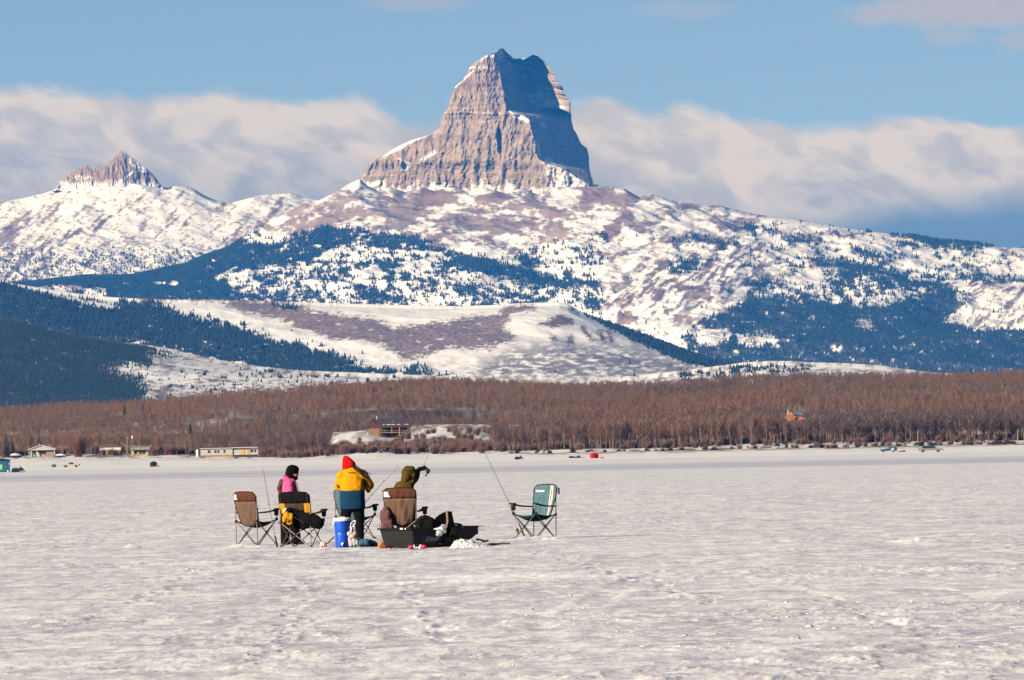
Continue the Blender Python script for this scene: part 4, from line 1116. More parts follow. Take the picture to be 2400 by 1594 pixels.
# ------------------------------------------------------------------ bushes and lone spruces on the shore
def bush_mesh(seed, m, H=3.0, n=150, W=1.5):
    r = random.Random(seed); b = MB()
    for i in range(n):
        a = r.uniform(0, 6.28); lean = r.uniform(.05, .75); L = H * r.uniform(.55, 1.05) * (1 - .25 * lean)
        o_ = Vector((r.gauss(0, W * .22), r.gauss(0, W * .22), -.15))
        d = Vector((math.cos(a) * lean, math.sin(a) * lean, 1)).normalized() * L
        s_ = Vector((-math.sin(a), math.cos(a), 0)) * r.uniform(.03, .06)
        k = o_ + d * .6; b.add([o_ - s_, o_ + s_, k + s_ * .8, k - s_ * .8, o_ + d + Vector((math.cos(a) * .25 * L * lean, math.sin(a) * .25 * L * lean, 0))], [(0, 1, 2, 3), (3, 2, 4)])
        for q in range(2):
            t = r.uniform(.35, .9); p = o_ + d * t; a2 = a + r.uniform(-1.2, 1.2); l2 = L * r.uniform(.15, .35)
            e = p + Vector((math.cos(a2) * .6, math.sin(a2) * .6, .8)) * l2; w = Vector((-math.sin(a2), math.cos(a2), 0)) * .028
            b.add([p - w, p + w, e], [(0, 1, 2)])
    return b.mesh('bush', m)
M_BR = mat('red willow', (0.25, 0.115, 0.080), .95, .3, 1.0); M_BB = mat('brown willow', (0.23, 0.145, 0.110), .95, .3, 1.0); M_BD = mat('dark brush', (0.07, 0.045, 0.038), .95, .3, 1.0); M_BG = mat('pale frosted brush', (0.40, 0.32, 0.28), .95, .3, 1.0)
BUSH = [bush_mesh(1, M_BR), bush_mesh(2, M_BB), bush_mesh(3, M_BD, 2.2, 170, 2.4), bush_mesh(4, M_BG, 2.4), bush_mesh(5, M_BB, 3.2, 190, 2.0), bush_mesh(6, M_BR, 2.8, 170, 2.0)]
BK = [('red', 'red stemmed willow bush'), ('brown', 'brown leafless bush'), ('dark', 'low dark bush'), ('pale', 'pale frosted bush'), ('brown', 'brown leafless bush'), ('red', 'red stemmed willow bush')]
def build_bushes():
    r = random.Random(5); spots = []
    def put(u, Y, p, s):
        k = float(ray(u, 1060)[0]); spots.append((k * Y, Y, p, s, u))
    for i in range(105): put(r.uniform(620, 1190), r.uniform(3246, 3300), r.choice([0, 1, 4, 4, 5, 1, 2]), r.uniform(.9, 1.5))
    for i in range(95): put(r.uniform(930, 1240), r.uniform(3262, 3405), r.choice([1, 4, 1, 4, 0, 3]), r.uniform(.8, 1.35))
    for i in range(34): put(r.uniform(700, 930), r.uniform(3265, 3330), r.choice([1, 3, 3, 0, 2]), r.uniform(.7, 1.2))
    for i in range(120): put(r.choice([r.uniform(1180, 2400), r.uniform(1900, 2400)]), r.uniform(3218, 3250), r.choice([2, 2, 2, 3, 1]), r.uniform(.5, .9))
    for i in range(62): put(r.uniform(1190, 2400), r.uniform(3252, 3285), r.choice([1, 4, 2, 1, 3]), r.uniform(.7, 1.3))
    for i in range(46): put(r.choice([r.uniform(0, 50), r.uniform(205, 300), r.uniform(360, 470), r.uniform(360, 640)]), r.uniform(3268, 3320), r.choice([0, 5, 1, 4, 0]), r.uniform(.9, 1.6))
    for i in range(420): put(r.uniform(1150, 2400), r.uniform(3256, 3330), r.choice([1, 4, 0, 4, 5, 2]), r.uniform(.6, 1.25))
    for i in range(200): put(r.uniform(640, 1180), r.uniform(3250, 3320), r.choice([1, 4, 0, 4, 5]), r.uniform(.6, 1.1))
    for i in range(160): put(r.uniform(-20, 660), r.uniform(3285, 3340), r.choice([1, 4, 0, 4, 5]), r.uniform(.7, 1.3))
    spots.sort(key=lambda s_: -s_[3] / s_[1])
    big, rest = spots[:300], spots[300:]
    protos = {}
    for x, y, p, s, u in big:
        wh = next(w for q, w in ((470, 'left of the long trailer'), (700, 'by the long trailer'), (930, 'on the bank below the log cabin'), (1240, 'on the bank right of the log cabin'), (1560, 'along the bank behind the red tent'), (2020, 'along the bank left of the parked trucks'), (9e9, 'along the bank behind the parked trucks')) if u < q)
        o = link('bush', BUSH[p]); o.location = (x, y, float(shore_z(np.array([x]), np.array([y]))[0])); o.scale = (s, s, s); o.rotation_euler = (0, 0, r.uniform(0, 6.28))
        tag(o, BK[p][1] + ' ' + wh, 'bush', BK[p][0] + ' bushes ' + wh)
        protos.setdefault(p, (o,))
    if rest:
        ps = [protos.get(p) or protos[next(iter(protos))] for p in range(6)]
        a = np.array([(x, y) for x, y, p, s, u in rest])
        scatter('brush', 'low leafless brush along the shore', np.c_[a, shore_z(a[:, 0], a[:, 1])], np.array([s[3] for s in rest]), np.array([s[2] for s in rest]), ps, .05, 9)
build_bushes()

def big_shrub():
    # the broad fan shaped willow beside the white house
    k = float(ray(184, 1074)[0]); Y = 3245; x = k * Y; z = float(shore_z(np.array([x]), np.array([Y * 1.0]))[0])
    t = thing('willow_tree', 'broad fan shaped red brown willow right of the white house', 'tree', (x, Y, z))
    link('crown', bush_mesh(77, M_BR, 11.5, 420, 2.4), t).scale = (1.15, 1.0, 1.0)
    tr = MB(); r = random.Random(3)
    for i in range(9):
        a = r.uniform(0, 6.28); l_ = r.uniform(.3, .7)
        tr.tube([(r.gauss(0, .4), r.gauss(0, .4), -.3), (math.cos(a) * l_ * 2, math.sin(a) * l_ * 2, 4.0), (math.cos(a) * l_ * 4, math.sin(a) * l_ * 4, 8.0)], [.16, .11, .04], 5)
    tr.build('trunk', M_BARK, t)
big_shrub()

def spruce(u, vb, vt, Y, label, R=.17, seed=1):
    """lone conifer whose foot and tip stand at the given heights"""
    b = at(u, vb, Y); H = (vb - vt) * Y / FPX
    t = thing('spruce_tree', label, 'tree', b, random.Random(seed).uniform(0, 6))
    link('crown', conifer_mesh(seed, H, H * R, M_NEEDLE, 12, 7), t); link('trunk', trunk_mesh(H, .16), t)
for a in ((292, 972, 944, 3900, 'dark spruce standing in the brown wood, leftmost of the row of three'), (335, 974, 942, 3890, 'tall dark spruce, middle of the row of three in the wood'), (351, 972, 948, 3900, 'short dark spruce, rightmost of the row of three in the wood'),
          (425, 968, 937, 3900, 'slim dark spruce alone high in the left wood'), (446, 1018, 988, 3420, 'dense dark spruce in the wood above the long trailer', .2), (1741, 972, 949, 3800, 'small slim spruce alone in the wood right of centre', .13),
          (15, 1074, 1012, 3262, 'large dark spruce behind the blue shanty', .26), (30, 1072, 1026, 3275, 'shorter dark spruce right of the large one by the white house', .26), (92, 1062, 1016, 3290, 'dark spruce directly behind the white house', .22),
          (2277, 888, 862, 4990, 'dark conifer tip above the ridge line at the right', .3), (2262, 886, 867, 4990, 'small conifer tip left of the dark one on the right ridge', .3)):
    spruce(*a[:5], R=a[5] if len(a) > 5 else .17, seed=int(a[0]))

# ------------------------------------------------------------------ buildings and other things on the far shore
def M2(n, c, r=.7, v=.12, s=1.0, **k): return mat(n, c, r, v, s, **k)
m_white = M2('white siding', (.48, .46, .43)); m_wroof = M2('snowy roof', (.68, .66, .63)); m_win = M2('dark window glass', (.03, .035, .045), .15); m_beige = M2('beige trim', (.5, .42, .33))
m_log = M2('log wall', (.34, .20, .115), .8, .3, 2.0); m_red = M2('dark red gable', (.12, .028, .026)); m_roof = M2('brown metal roof', (.062, .044, .045), .6); m_orange = M2('orange timber', (.55, .20, .08)); m_grn = M2('yellow green wall', (.42, .42, .17)); m_groof = M2('green roof', (.24, .26, .19)); m_grey = M2('weathered grey boards', (.27, .25, .22), .8, .25)
m_skirt = M2('rusty skirting', (.40, .20, .10), .8, .3); m_tan = M2('tan panel', (.62, .36, .14)); m_tyre = M2('tyre rubber', (.02, .02, .02)); m_pole = M2('weathered pole', (.40, .27, .18)); m_lamp = M2('white lamp housing', (.75, .74, .72))
def shore_at(u, Y):
    k = float(ray(u, 1060)[0]); x = k * Y
    return Vector((x, Y, float(shore_z(np.array([x]), np.array([float(Y)]))[0])))
def gable(b, x0, x1, y0, y1, z0, z1, axis='x', ov=.3, th=.15):
    """roof slabs; ridge runs along axis"""
    if axis == 'x':
        ym = (y0 + y1) / 2; n = Vector((0, 0, th))
        for ya in (y0 - ov, y1 + ov):
            zl = z0 - ov * (z1 - z0) / ((y1 - y0) / 2)
            q = [Vector((x0 - ov, ya, zl)), Vector((x1 + ov, ya, zl)), Vector((x1 + ov, ym, z1)), Vector((x0 - ov, ym, z1))]
            b.add(q + [p + n for p in q], [(3, 2, 1, 0), (4, 5, 6, 7), (0, 1, 5, 4), (1, 2, 6, 5), (2, 3, 7, 6), (3, 0, 4, 7)])
    else:
        xm = (x0 + x1) / 2; n = Vector((0, 0, th))
        for xa in (x0 - ov, x1 + ov):
            zl = z0 - ov * (z1 - z0) / ((x1 - x0) / 2)
            q = [Vector((xa, y0 - ov, zl)), Vector((xa, y1 + ov, zl)), Vector((xm, y1 + ov, z1)), Vector((xm, y0 - ov, z1))]
            b.add(q + [p + n for p in q], [(3, 2, 1, 0), (4, 5, 6, 7), (0, 1, 5, 4), (1, 2, 6, 5), (2, 3, 7, 6), (3, 0, 4, 7)])
def window(par, x, z, w, h, y, fm=None):
    f = MB(); t = .08
    f.box((x, y, z + h / 2), (w + t, .08, t)); f.box((x, y, z - h / 2), (w + t, .08, t)); f.box((x - w / 2, y, z), (t, .08, h - t)); f.box((x + w / 2, y, z), (t, .08, h - t))
    o = f.build('window', fm or m_white, par); g = MB(); g.box((x, y + .02, z), (w - t, .03, h - t)); g.build('pane', m_win, o)

# log cabin on its knoll
def log_cabin():
    Y = 3400.0; s = FPX / Y; g = at(915, 1021, Y)
    t = thing('log_cabin', 'log cabin with brown gabled roof and dark porch on a snowy knoll', 'cabin', (g.x, g.y, g.z - .4))
    X = lambda u: (u - 915) / s
    Zc = lambda v: (1021 - v) / s + .4
    # gable end at the left turned a little to us, long porch side's shade put in its wall colour
    b = MB(); b.box(((X(864) + X(960)) / 2, 4, 1.6), (X(960) - X(864), 8, 4.2)); b.build('wall', M2('shade darkened wall', (.035, .022, .02)), t)
    k = 0
    for i in range(13):
        w = MB(); z = -.3 + .30 * i; w.tube([(X(863.5), -.06, z), (X(889.5), -.06, z)], .155, 6); w.build('log', m_log, t)
    gb = MB(); gb.prism([(X(860), Zc(1003.5)), (X(891), Zc(1003.5)), (X(875), Zc(984))], -.25, 1.2); gb.build('gable', m_red, t)
    rf = MB()
    q = [Vector((X(874), 2.6, Zc(980))), Vector((X(946), 2.6, Zc(979))), Vector((X(967), -2.4, Zc(1000.5))), Vector((X(890), -2.4, Zc(1001)))]
    rf.add(q + [p - Vector((0, 0, .25)) for p in q], [(0, 1, 2, 3), (7, 6, 5, 4), (0, 4, 5, 1), (1, 5, 6, 2), (2, 6, 7, 3), (3, 7, 4, 0)])
    q = [Vector((X(874), 2.6, Zc(980))), Vector((X(946), 2.6, Zc(979))), Vector((X(940), 9, Zc(1003))), Vector((X(858), 9, Zc(1003)))]
    rf.add(q + [p - Vector((0, 0, .25)) for p in q], [(0, 1, 2, 3), (7, 6, 5, 4), (0, 4, 5, 1), (1, 5, 6, 2), (2, 6, 7, 3), (3, 7, 4, 0)])
    q = [Vector((X(876), 2.6, Zc(979))), Vector((X(874), 2.4, Zc(981.5))), Vector((X(859), -.6, Zc(1004.5))), Vector((X(862), -.6, Zc(1001)))]
    rf.add(q + [p + Vector((.1, .5, -.1)) for p in q], [(0, 1, 2, 3), (7, 6, 5, 4), (0, 4, 5, 1), (1, 5, 6, 2), (2, 6, 7, 3), (3, 7, 4, 0)])
    r_ = rf.build('roof', m_roof, t)
    ch = MB(); ch.tube([(X(884), 2.2, Zc(987)), (X(884), 2.2, Zc(974))], .22, 8); ch.build('chimney', m_white, r_)
    vp = MB(); vp.tube([(X(922), .6, Zc(992)), (X(922), .6, Zc(986.5))], .15, 8); vp.build('vent_pipe', m_white, r_)
    for u0_, u1_ in ((898, 902), (906, 916), (918, 926), (931, 939), (949, 958)):
        sn = MB(); f_ = .72
        for u_ in (u0_,):
            sn.box(((X(u0_) + X(u1_)) / 2, -1.0, Zc(996) + .12), (X(u1_) - X(u0_), .9, .22))
        sn.build('snow_patch', m_wroof, r_)
    dk = MB(); dk.box(((X(892) + X(962)) / 2, -1.3, Zc(1014)), (X(962) - X(892), 2.4, .25)); dk.build('deck', m_log, t)
    rail = MB(); rail.box(((X(892) + X(962)) / 2, -2.4, Zc(1009)), (X(962) - X(892), .1, .12)); rail.build('railing', m_log, t)
    for u_, vb in ((893, 1020), (919, 1017), (937, 1046), (957, 1020)):
        p_ = MB(); p_.tube([(X(u_), -2.45, Zc(vb)), (X(u_), -2.45, Zc(1002))], .16 if u_ != 937 else .22, 6); p_.build('post', m_orange if u_ in (919, 937) else m_log, t)
    for u_ in (905, 928, 945): window(t, X(u_), Zc(1007), 1.3, 1.0, -.06, m_grey)
log_cabin()

def white_house():
    g = shore_at(98, 3258); s = FPX / 3258
    t = thing('white_house', 'small white house with a broad gabled front and dark porch', 'house', g)
    w = 10.6; b = MB(); b.box((0.3, 4.2, 1.35), (9.4, 6, 2.9)); b.build('wall', m_white, t)
    r = MB(); gable(r, -5.1, 5.1, 0, 7.2, 2.7, 4.3, 'y', .35, .22); rf = r.build('roof', m_wroof, t)
    pd = MB(); pd.prism([(-5.0, 2.62), (5.0, 2.62), (0, 4.15)], .05, .3); pd.build('gable', m_white, t)
    bm_ = MB(); bm_.box((0, .1, 2.55), (10.2, .2, .22)); bm_.build('beam', m_white, t)
    for x in (-4.9, -3.9, -1.9, 4.8):
        p = MB(); p.box((x, .12, 1.15), (.22, .22, 2.6)); p.build('post', m_white, t)
    window(t, .3, 1.55, 3.0, 1.3, 1.1, m_white); window(t, -2.9, 1.6, .9, 1.1, 1.1, m_white)
    gp = MB(); gp.box((3.1, 1.12, 1.3), (2.9, .1, 2.4)); gp.build('door', m_grey, t)
    ch = MB(); ch.box((-1.2, 4.5, 4.3), (.5, .5, 1.5)); ch.build('chimney', m_grey, rf)
    gx = g.x
    for i, (dx, lab) in enumerate(((.3, 'orange box on the white house porch, left of three'), (1.5, 'orange box on the white house porch, middle of three'), (3.9, 'orange box on the white house porch, right of three'))):
        b = MB(); b.box((0, 0, .38), (1.0, .6, .76), 0, .92); b.box((0, 0, .80), (1.06, .66, .08))
        o = b.build('box', m_orange); o.location = (gx + dx, g.y - .5, g.z - .05); tag(o, lab, 'box', 'orange boxes on the porch')
white_house()

_k = float(ray(1862, 986)[0]); _y = np.linspace(3450, 4500, 211)
_v = project(_k * _y, _y, shore_z(_k * _y, _y))[1]
HOUSE_Y = float(_y[np.argmin(np.abs(_v - 989) + 1e-3 * _y / 100)])
def small_things():
    # boats on the bank
    def boat(u, Y, L, H, col, cover, label, rz=0):
        g = shore_at(u, Y); t = thing('boat', label, 'boat', g, rz)
        b = MB(); rings = []
        for x, w, zb in ((-.5, .36, .12), (-.2, .42, .02), (.2, .36, .03), (.42, .18, .14), (.5, .03, .32)):
            rings.append([(x * L, w * H * 1.1, H * .5), (x * L, w * H * .8, H * (.15 + zb)), (x * L, 0, H * zb), (x * L, -w * H * .8, H * (.15 + zb)), (x * L, -w * H * 1.1, H * .5), (x * L, 0, H * .46)])
        b.loft(rings); b.build('hull', M2('hull ' + label[:12], col, .4), t)
        c = MB(); c.loft([[(x * L, H * w, H * .5), (x * L, 0, H * (.5 + hh)), (x * L, -H * w, H * .5)] for x, w, hh in ((-.46, .34, .28), (-.1, .42, .5), (.2, .36, .38), (.46, .05, .08))]); c.build('cover', M2('cover ' + label[:12], cover, .7), t)
    boat(142, 3246, 4.2, 1.3, (.03, .12, .26), (.70, .72, .74), 'blue hulled boat under a pale cover right of the white house', .1)
    boat(37, 3250, 4.6, 1.9, (.05, .06, .09), (.60, .58, .56), 'boat under a crumpled white cover left of the white house', .2)
    # grey sheds half hidden in the trees
    for u, w, h, lab in ((247, 4.0, 2.0, 'weathered grey shed left of the pair behind the willow'), (272, 3.2, 2.1, 'pale grey shed right of the pair behind the willow')):
        g = shore_at(u, 3275); t = thing('shed', lab, 'shed', g)
        b = MB(); b.box((0, 1.5, h / 2 - .1), (w, 3, h + .2)); b.build('wall', m_grey, t)
        r = MB(); gable(r, -w / 2, w / 2, 0, 3, h, h + .7, 'x', .25, .12); r.build('roof', m_wroof, t)
        d = MB(); d.box((-.4, -.03, .85), (.9, .06, 1.7)); d.build('door', m_roof, t); window(t, w * .28, 1.2, .7, .6, -.03, m_beige)
    # yellow green cabin
    g = shore_at(328, 3262); t = thing('cabin', 'yellow green cabin with patches of snow on its roof', 'cabin', g)
    b = MB(); b.box((0, 3, 1.15), (6.4, 5.6, 2.5)); b.build('wall', m_grn, t)
    r = MB(); gable(r, -3.4, 3.6, -.9, 6.4, 2.35, 3.5, 'x', .25, .16); rf = r.build('roof', m_groof, t)
    for x, w in ((-.6, 1.7), (1.3, 1.0), (3.0, .8)):
        q = MB(); q.box((x, -.2, 2.78), (w, 1.2, .14)); q.build('snow_patch', m_wroof, rf)
    for x in (-1.6, .3, 1.5): window(t, x, 1.25, .95, 1.1, .17, m_orange)
    d = MB(); d.box((-.65, .16, .95), (.8, .08, 1.9)); d.build('door', m_orange, t)
    for x in (-3.2, 2.9):
        p = MB(); p.box((x, -.7, 1.1), (.16, .16, 2.4)); p.build('post', m_grn, t)
    # poles
    for u, Y, H, lab in ((298, 3262, 7.6, 'bare wooden utility pole left of the yellow green cabin'), (2152, 3245, 5.6, 'thin pale pole behind the long parked truck'), (2386, 3245, 5.2, 'thin broken pole at the far right of the bank')):
        g = shore_at(u, Y); t = thing('utility_pole', lab, 'pole', g)
        p = MB(); p.tube([(0, 0, -.3), (.04, 0, H * .5), (.1, 0, H)], [.17, .15, .12], 7); p.build('pole', m_pole, t)
        if u == 298:
            a = MB(); a.box((.05, -.02, H - .5), (1.2, .12, .12)); a.build('crossarm', m_pole, t)
    g = shore_at(311, 3270); t = thing('yard_light', 'white yard light on a thin post above the yellow green cabin', 'light', g)
    p = MB(); p.tube([(0, 0, -.3), (0, 0, 7.2)], .07, 6); p.build('pole', m_grey, t); h_ = MB(); h_.lathe([(.08, 0), (.3, .1), (.34, .9), (.2, 1.2), (.05, 1.3)], (0, 0, 6.4), 10); h_.build('lamp_head', m_lamp, t)
    # long white trailer
    g = shore_at(538, 3256); s = FPX / 3256; t = thing('mobile_home', 'long white mobile home with rusty skirting and an orange panel', 'mobile home', g)
    x = lambda u: (u - 538) / s
    b = MB(); b.box(((x(470) + x(545)) / 2, 2, 2.0), (x(545) - x(470), 3.6, 2.5)); b.build('wall', m_white, t)
    b = MB(); b.box(((x(545.3) + x(605)) / 2, 2.4, 2.05), (x(605) - x(545.3), 3.6, 2.6)); b.build('wall', m_white, t, label='right half of the trailer wall with porch')
    b = MB(); b.box((x(508), .15, .35), (x(545) - x(470), .12, .95)); b.build('skirting', m_skirt, t)
    b = MB(); b.box((x(575), .5, .30), (x(604) - x(546), .12, .85)); b.build('skirting', m_roof, t)
    r = MB(); r.box((x(508), 2, 3.35), (x(547) - x(467), 4.2, .22)); r.build('roof', m_wroof, t)
    r = MB(); r.box((x(575), 2.2, 3.5), (x(607) - x(548), 4.6, .22)); r.build('roof', m_wroof, t)
    e = MB(); e.box((x(538), -.12, 3.18), (x(606) - x(467), .06, .16)); e.build('eave', m_roof, t)
    for u, w in ((490, 1.2), (505, 1.0), (512, .8), (526, .9), (590, 1.3), (598, .8)): window(t, x(u), 2.15, w * .8, 1.0, .17 if u < 545 else .56, m_grey)
    for u, w in ((568, 1.6), (581, 1.1)):
        d = MB(); d.box((x(u), .54, 1.8), (w, .1, 2.3)); d.build('panel', m_tan, t)
    st = MB(); st.box((x(556), .1, .75), (2.6, .5, .12)); st.build('step', m_wroof, t)
    g = shore_at(463, 3250); t = thing('propane_tank', 'small pale upright tank at the left end of the trailer', 'tank', g)
    b = MB(); b.lathe([(.1, -.1), (.55, 0), (.6, .3), (.6, 2.3), (.4, 2.7), (.1, 2.8)], (0, 0, 0), 14); b.build('body', m_lamp, t); b = MB(); b.lathe([(.12, 0), (.12, .25), (.04, .3)], (0, 0, 2.78), 8); b.build('valve', m_grey, t)
    # kayak and log on the snow
    g = shore_at(584, 3236); t = thing('kayak', 'orange kayak lying on the snow in front of the trailer', 'kayak', g + Vector((0, 0, .1)), .3)
    b = MB(); b.loft([[(q * 1.6, w * math.cos(a), .18 + w * .5 * math.sin(a)) for a in [i * math.pi / 4 for i in range(8)]] for q, w in ((-1, .03), (-.7, .22), (0, .34), (.7, .22), (1, .03))]); b.build('hull', m_orange, t, smooth=True)
    c = MB(); c.lathe([(.28, 0), (.30, .06), (.24, .08)], (0, 0, .34), 12); c.build('cockpit_rim', m_tyre, t)
    for u, Y, L, rz, lab in ((475, 3236, 2.6, -.5, 'dark log sloping on the snow left of the trailer'), (555, 3234, 1.6, .1, 'short dark stump on the snow before the trailer')):
        g = shore_at(u, Y); b = MB(); b.tube([(-L / 2, 0, .1), (0, .1, .22), (L / 2, 0, .3)], [.18, .2, .14], 7); b.tube([(.1, 0, .2), (.3, .2, .7)], [.08, .03], 5); o = b.build('log', m_roof); o.location = g; o.rotation_euler = (0, 0, rz); tag(o, lab, 'log')
    # red brown house behind the trees at the right
    Y = HOUSE_Y; g = at(1862, 986, Y); g.z = float(shore_z(np.array([g.x]), np.array([Y]))[0]) - .2; s = FPX / Y; print('HOUSE', Y, project(g.x, Y, g.z)); t = thing('house', 'orange brown house with a blue roof half hidden in the wood', 'house', g)
    x = lambda u: (u - 1862) / s
    b = MB(); b.box(((x(1845) + x(1880)) / 2, 3, .9), (x(1880) - x(1845), 6, 5.2)); b.build('wall', m_orange, t)
    gb = MB(); gb.prism([(x(1843), 2.9), (x(1862), 2.9), (x(1854), 4.5)], -.4, 0); gb.build('gable', m_orange, t)
    r = MB(); q = [Vector((x(1856), 2, 4.5)), Vector((x(1876), 2, 4.5)), Vector((x(1885), -.8, 3.0)), Vector((x(1860), -.8, 3.2))]
    r.add(q + [p - Vector((0, 0, .2)) for p in q], [(0, 1, 2, 3), (7, 6, 5, 4), (0, 4, 5, 1), (1, 5, 6, 2), (2, 6, 7, 3), (3, 7, 4, 0)])
    r.box((x(1862), 4, 4.3), (3.6, 3.5, .2)); rf = r.build('roof', M2('blue grey roof', (.10, .14, .20)), t)
    c = MB(); c.box((x(1847), 1, 4.2), (.35, .35, 2.0)); c.build('chimney', m_lamp, rf)
    window(t, x(1866), 1.6, 1.2, 1.2, -.06, m_beige)
small_things()

def on_ice(u, v): return ground(u, v, -.06)
def ice_things():
    def wheel(par, x, z, y, r=.36):
        w = MB(); n = 14
        w.loft([[(x + r * math.cos(2 * math.pi * k / n), y + d, z + r * math.sin(2 * math.pi * k / n)) for k in range(n)] for d in (-.12, .12)]); o = w.build('wheel', m_tyre, par)
        h = MB(); h.loft([[(x + r * .55 * math.cos(2 * math.pi * k / n), y + d, z + r * .55 * math.sin(2 * math.pi * k / n)) for k in range(n)] for d in (-.14, -.121)]); h.build('rim', m_grey, o)
    def vehicle(name, u, v, prof, cab, L, cols, label, cat, rz=0.0, wx=(-.32, .30), W=1.85, wins=()):
        g = on_ice(u, v); t = thing(name, label, cat, g, rz)
        b = MB(); b.prism([(x * L, z) for x, z in prof], -W / 2, W / 2); b.build('body', cols[0], t)
        c = MB(); c.prism([(x * L, z) for x, z in cab], -W / 2 + .12, W / 2 - .12); c.build('cabin', cols[1], t)
        for w in wins:
            q = MB(); q.prism([(x * L, z) for x, z in w], -W / 2 + .10, W / 2 - .10); q.build('window', m_win, t)
        for x in wx:
            for y in (-W / 2 + .1, W / 2 - .1): wheel(t, x * L, .36, y)
        for sgn, mm in ((1, m_lamp), (-1, m_red)):
            xe = max(x for x, z in prof) if sgn > 0 else min(x for x, z in prof)
            for y in (-W * .36, W * .36):
                h = MB(); h.box((xe * L + sgn * .02, y, .82), (.06, .3, .16)); h.build('headlight' if sgn > 0 else 'taillight', mm, t)
        bp = MB(); bp.box((max(x for x, z in prof) * L + .06, 0, .5), (.12, W * .98, .2)); bp.build('bumper', m_grey, t)
        return t
    tanp = M2('tan car paint', (.50, .34, .24), .4); wht = M2('silver paint', (.26, .25, .26), .35); tealp = M2('dark teal paint', (.015, .075, .10), .35); bluep = M2('blue paint', (.02, .09, .16), .4)
    vehicle('pickup_truck', 166, 1095, [(-.5, .45), (-.5, .95), (-.15, .98), (.12, .98), (.2, .96), (.47, .88), (.5, .5)], [(-.16, .98), (-.11, 1.52), (.04, 1.52), (.13, .98)], 5.6, (tanp, m_roof), 'tan pickup truck parked on the ice below the white house', 'pickup truck', math.pi - .12, wins=([(-.145, 1.02), (-.105, 1.46), (-.03, 1.46), (-.03, 1.02)], [(-.02, 1.02), (-.02, 1.46), (.035, 1.46), (.11, 1.02)]))
    vehicle('pickup_truck', 2182, 1060, [(-.5, .42), (-.5, .98), (.15, 1.0), (.46, .90), (.5, .5)], [(-.36, .99), (-.32, 1.62), (.10, 1.66), (.22, .99)], 6.1, (wht, tealp), 'silver truck with dark teal top parked below the bushes at the right', 'truck', .06, wins=([(-.33, 1.08), (-.30, 1.5), (-.12, 1.52), (-.12, 1.08)], [(-.10, 1.08), (-.10, 1.52), (.08, 1.52), (.17, 1.08)]))
    t = vehicle('utility_vehicle', 2083, 1060, [(-.5, .35), (-.5, .8), (-.1, 1.0), (.5, 1.0), (.5, .4)], [(.0, 1.0), (.02, 1.4), (.47, 1.42), (.5, 1.0)], 4.6, (bluep, bluep), 'blue utility vehicle with a pale side panel left of the silver truck', 'vehicle', 0.0, wins=([(.05, 1.02), (.06, 1.3), (.2, 1.3), (.2, 1.02)],))
    q = MB(); q.box((1.0, -.95, .82), (.9, .06, .62)); q.build('side_panel', M2('pale blue panel', (.42, .52, .60)), t)
    q = MB(); q.box((-1.6, 0, .95), (1.2, 1.3, .35)); q.tube([(-2.0, -.5, .8), (-1.7, -.5, 1.25), (-1.0, -.5, 1.25)], .05, 6); q.build('cargo', m_beige, t)
    # low red sled behind it
    g = on_ice(2114, 1059.5); t = thing('sled', 'small dark red sled behind the blue utility vehicle', 'sled', g)
    b = MB(); b.prism([(-1.2, .05), (.9, .05), (1.2, .3), (.5, .34), (-.9, .28)], -.35, .35); b.build('tub', m_red, t); b = MB(); b.ball((.45, 0, .42), (.42, .3, .22), 10, 6); b.build('load', m_skirt, t)
    # shanty at the far left
    g = on_ice(10, 1107); t = thing('ice_shanty', 'tall teal ice fishing shanty with a green sign at the left edge', 'shanty', g)
    m_teal = M2('teal painted board', (.012, .115, .19), .6); m_sgn = M2('pale green sign', (.16, .45, .25)); m_drk = M2('dark navy board', (.012, .022, .045), .6)
    b = MB(); b.box((-.35, .6, 1.12), (2.7, 1.2, 2.2)); b.build('wall', m_teal, t)
    r = MB(); r.prism([(-1.8, 2.15), (1.12, 2.15), (1.12, 2.30), (-.5, 2.62), (-1.8, 2.4)], -.15, 1.3); r.build('roof', m_drk, t)
    d = MB(); d.box((.22, -.03, 1.0), (.72, .06, 1.85)); dd = d.build('door', m_teal, t); h = MB(); h.box((.5, -.08, 1.05), (.06, .05, .16)); h.build('handle', m_lamp, dd)
    q = MB(); q.box((-.62, -.03, .95), (.62, .05, 1.05)); sg = q.build('sign', m_sgn, t); q = MB(); q.box((-.62, -.065, 1.15), (.42, .02, .10)); q.box((-.62, -.065, .92), (.36, .02, .08)); q.build('sign_print', m_lamp, sg)
    q = MB(); q.box((.86, -.03, 1.55), (.18, .05, .16)); q.build('vent', m_lamp, t)
    g = on_ice(19.5, 1107); b = MB(); b.lathe([(.05, 0), (.16, .01), (.17, .06), (.18, .34), (.2, .36), (.2, .40), (.03, .41)], (0, -.4, 0), 12); o = b.build('bucket', M2('cream plastic', (.75, .68, .45), .5)); o.location = g; tag(o, 'cream bucket standing at the corner of the teal shanty', 'bucket')
    # snow machines
    def snowmobile(u, v, label, col, rider=None, rz=0.0, k=1.0):
        g = on_ice(u, v); t = thing('snowmobile', label, 'snowmobile', g, rz); t.scale = (k, k, k)
        b = MB(); b.prism([(-1.1, .25), (-1.15, .55), (-.5, .72), (.15, .70), (.55, .95), (1.0, .62), (1.15, .35), (.8, .22)], -.28, .28); b.build('body', col, t)
        s_ = MB(); s_.prism([(-1.0, .6), (-.9, .78), (-.1, .80), (.1, .7)], -.18, .18); s_.build('seat', m_tyre, t)
        tr = MB(); tr.prism([(-1.2, .12), (-1.1, 0), (.2, 0), (.35, .15), (.1, .26), (-1.0, .28)], -.2, .2); tr.build('track', m_tyre, t)
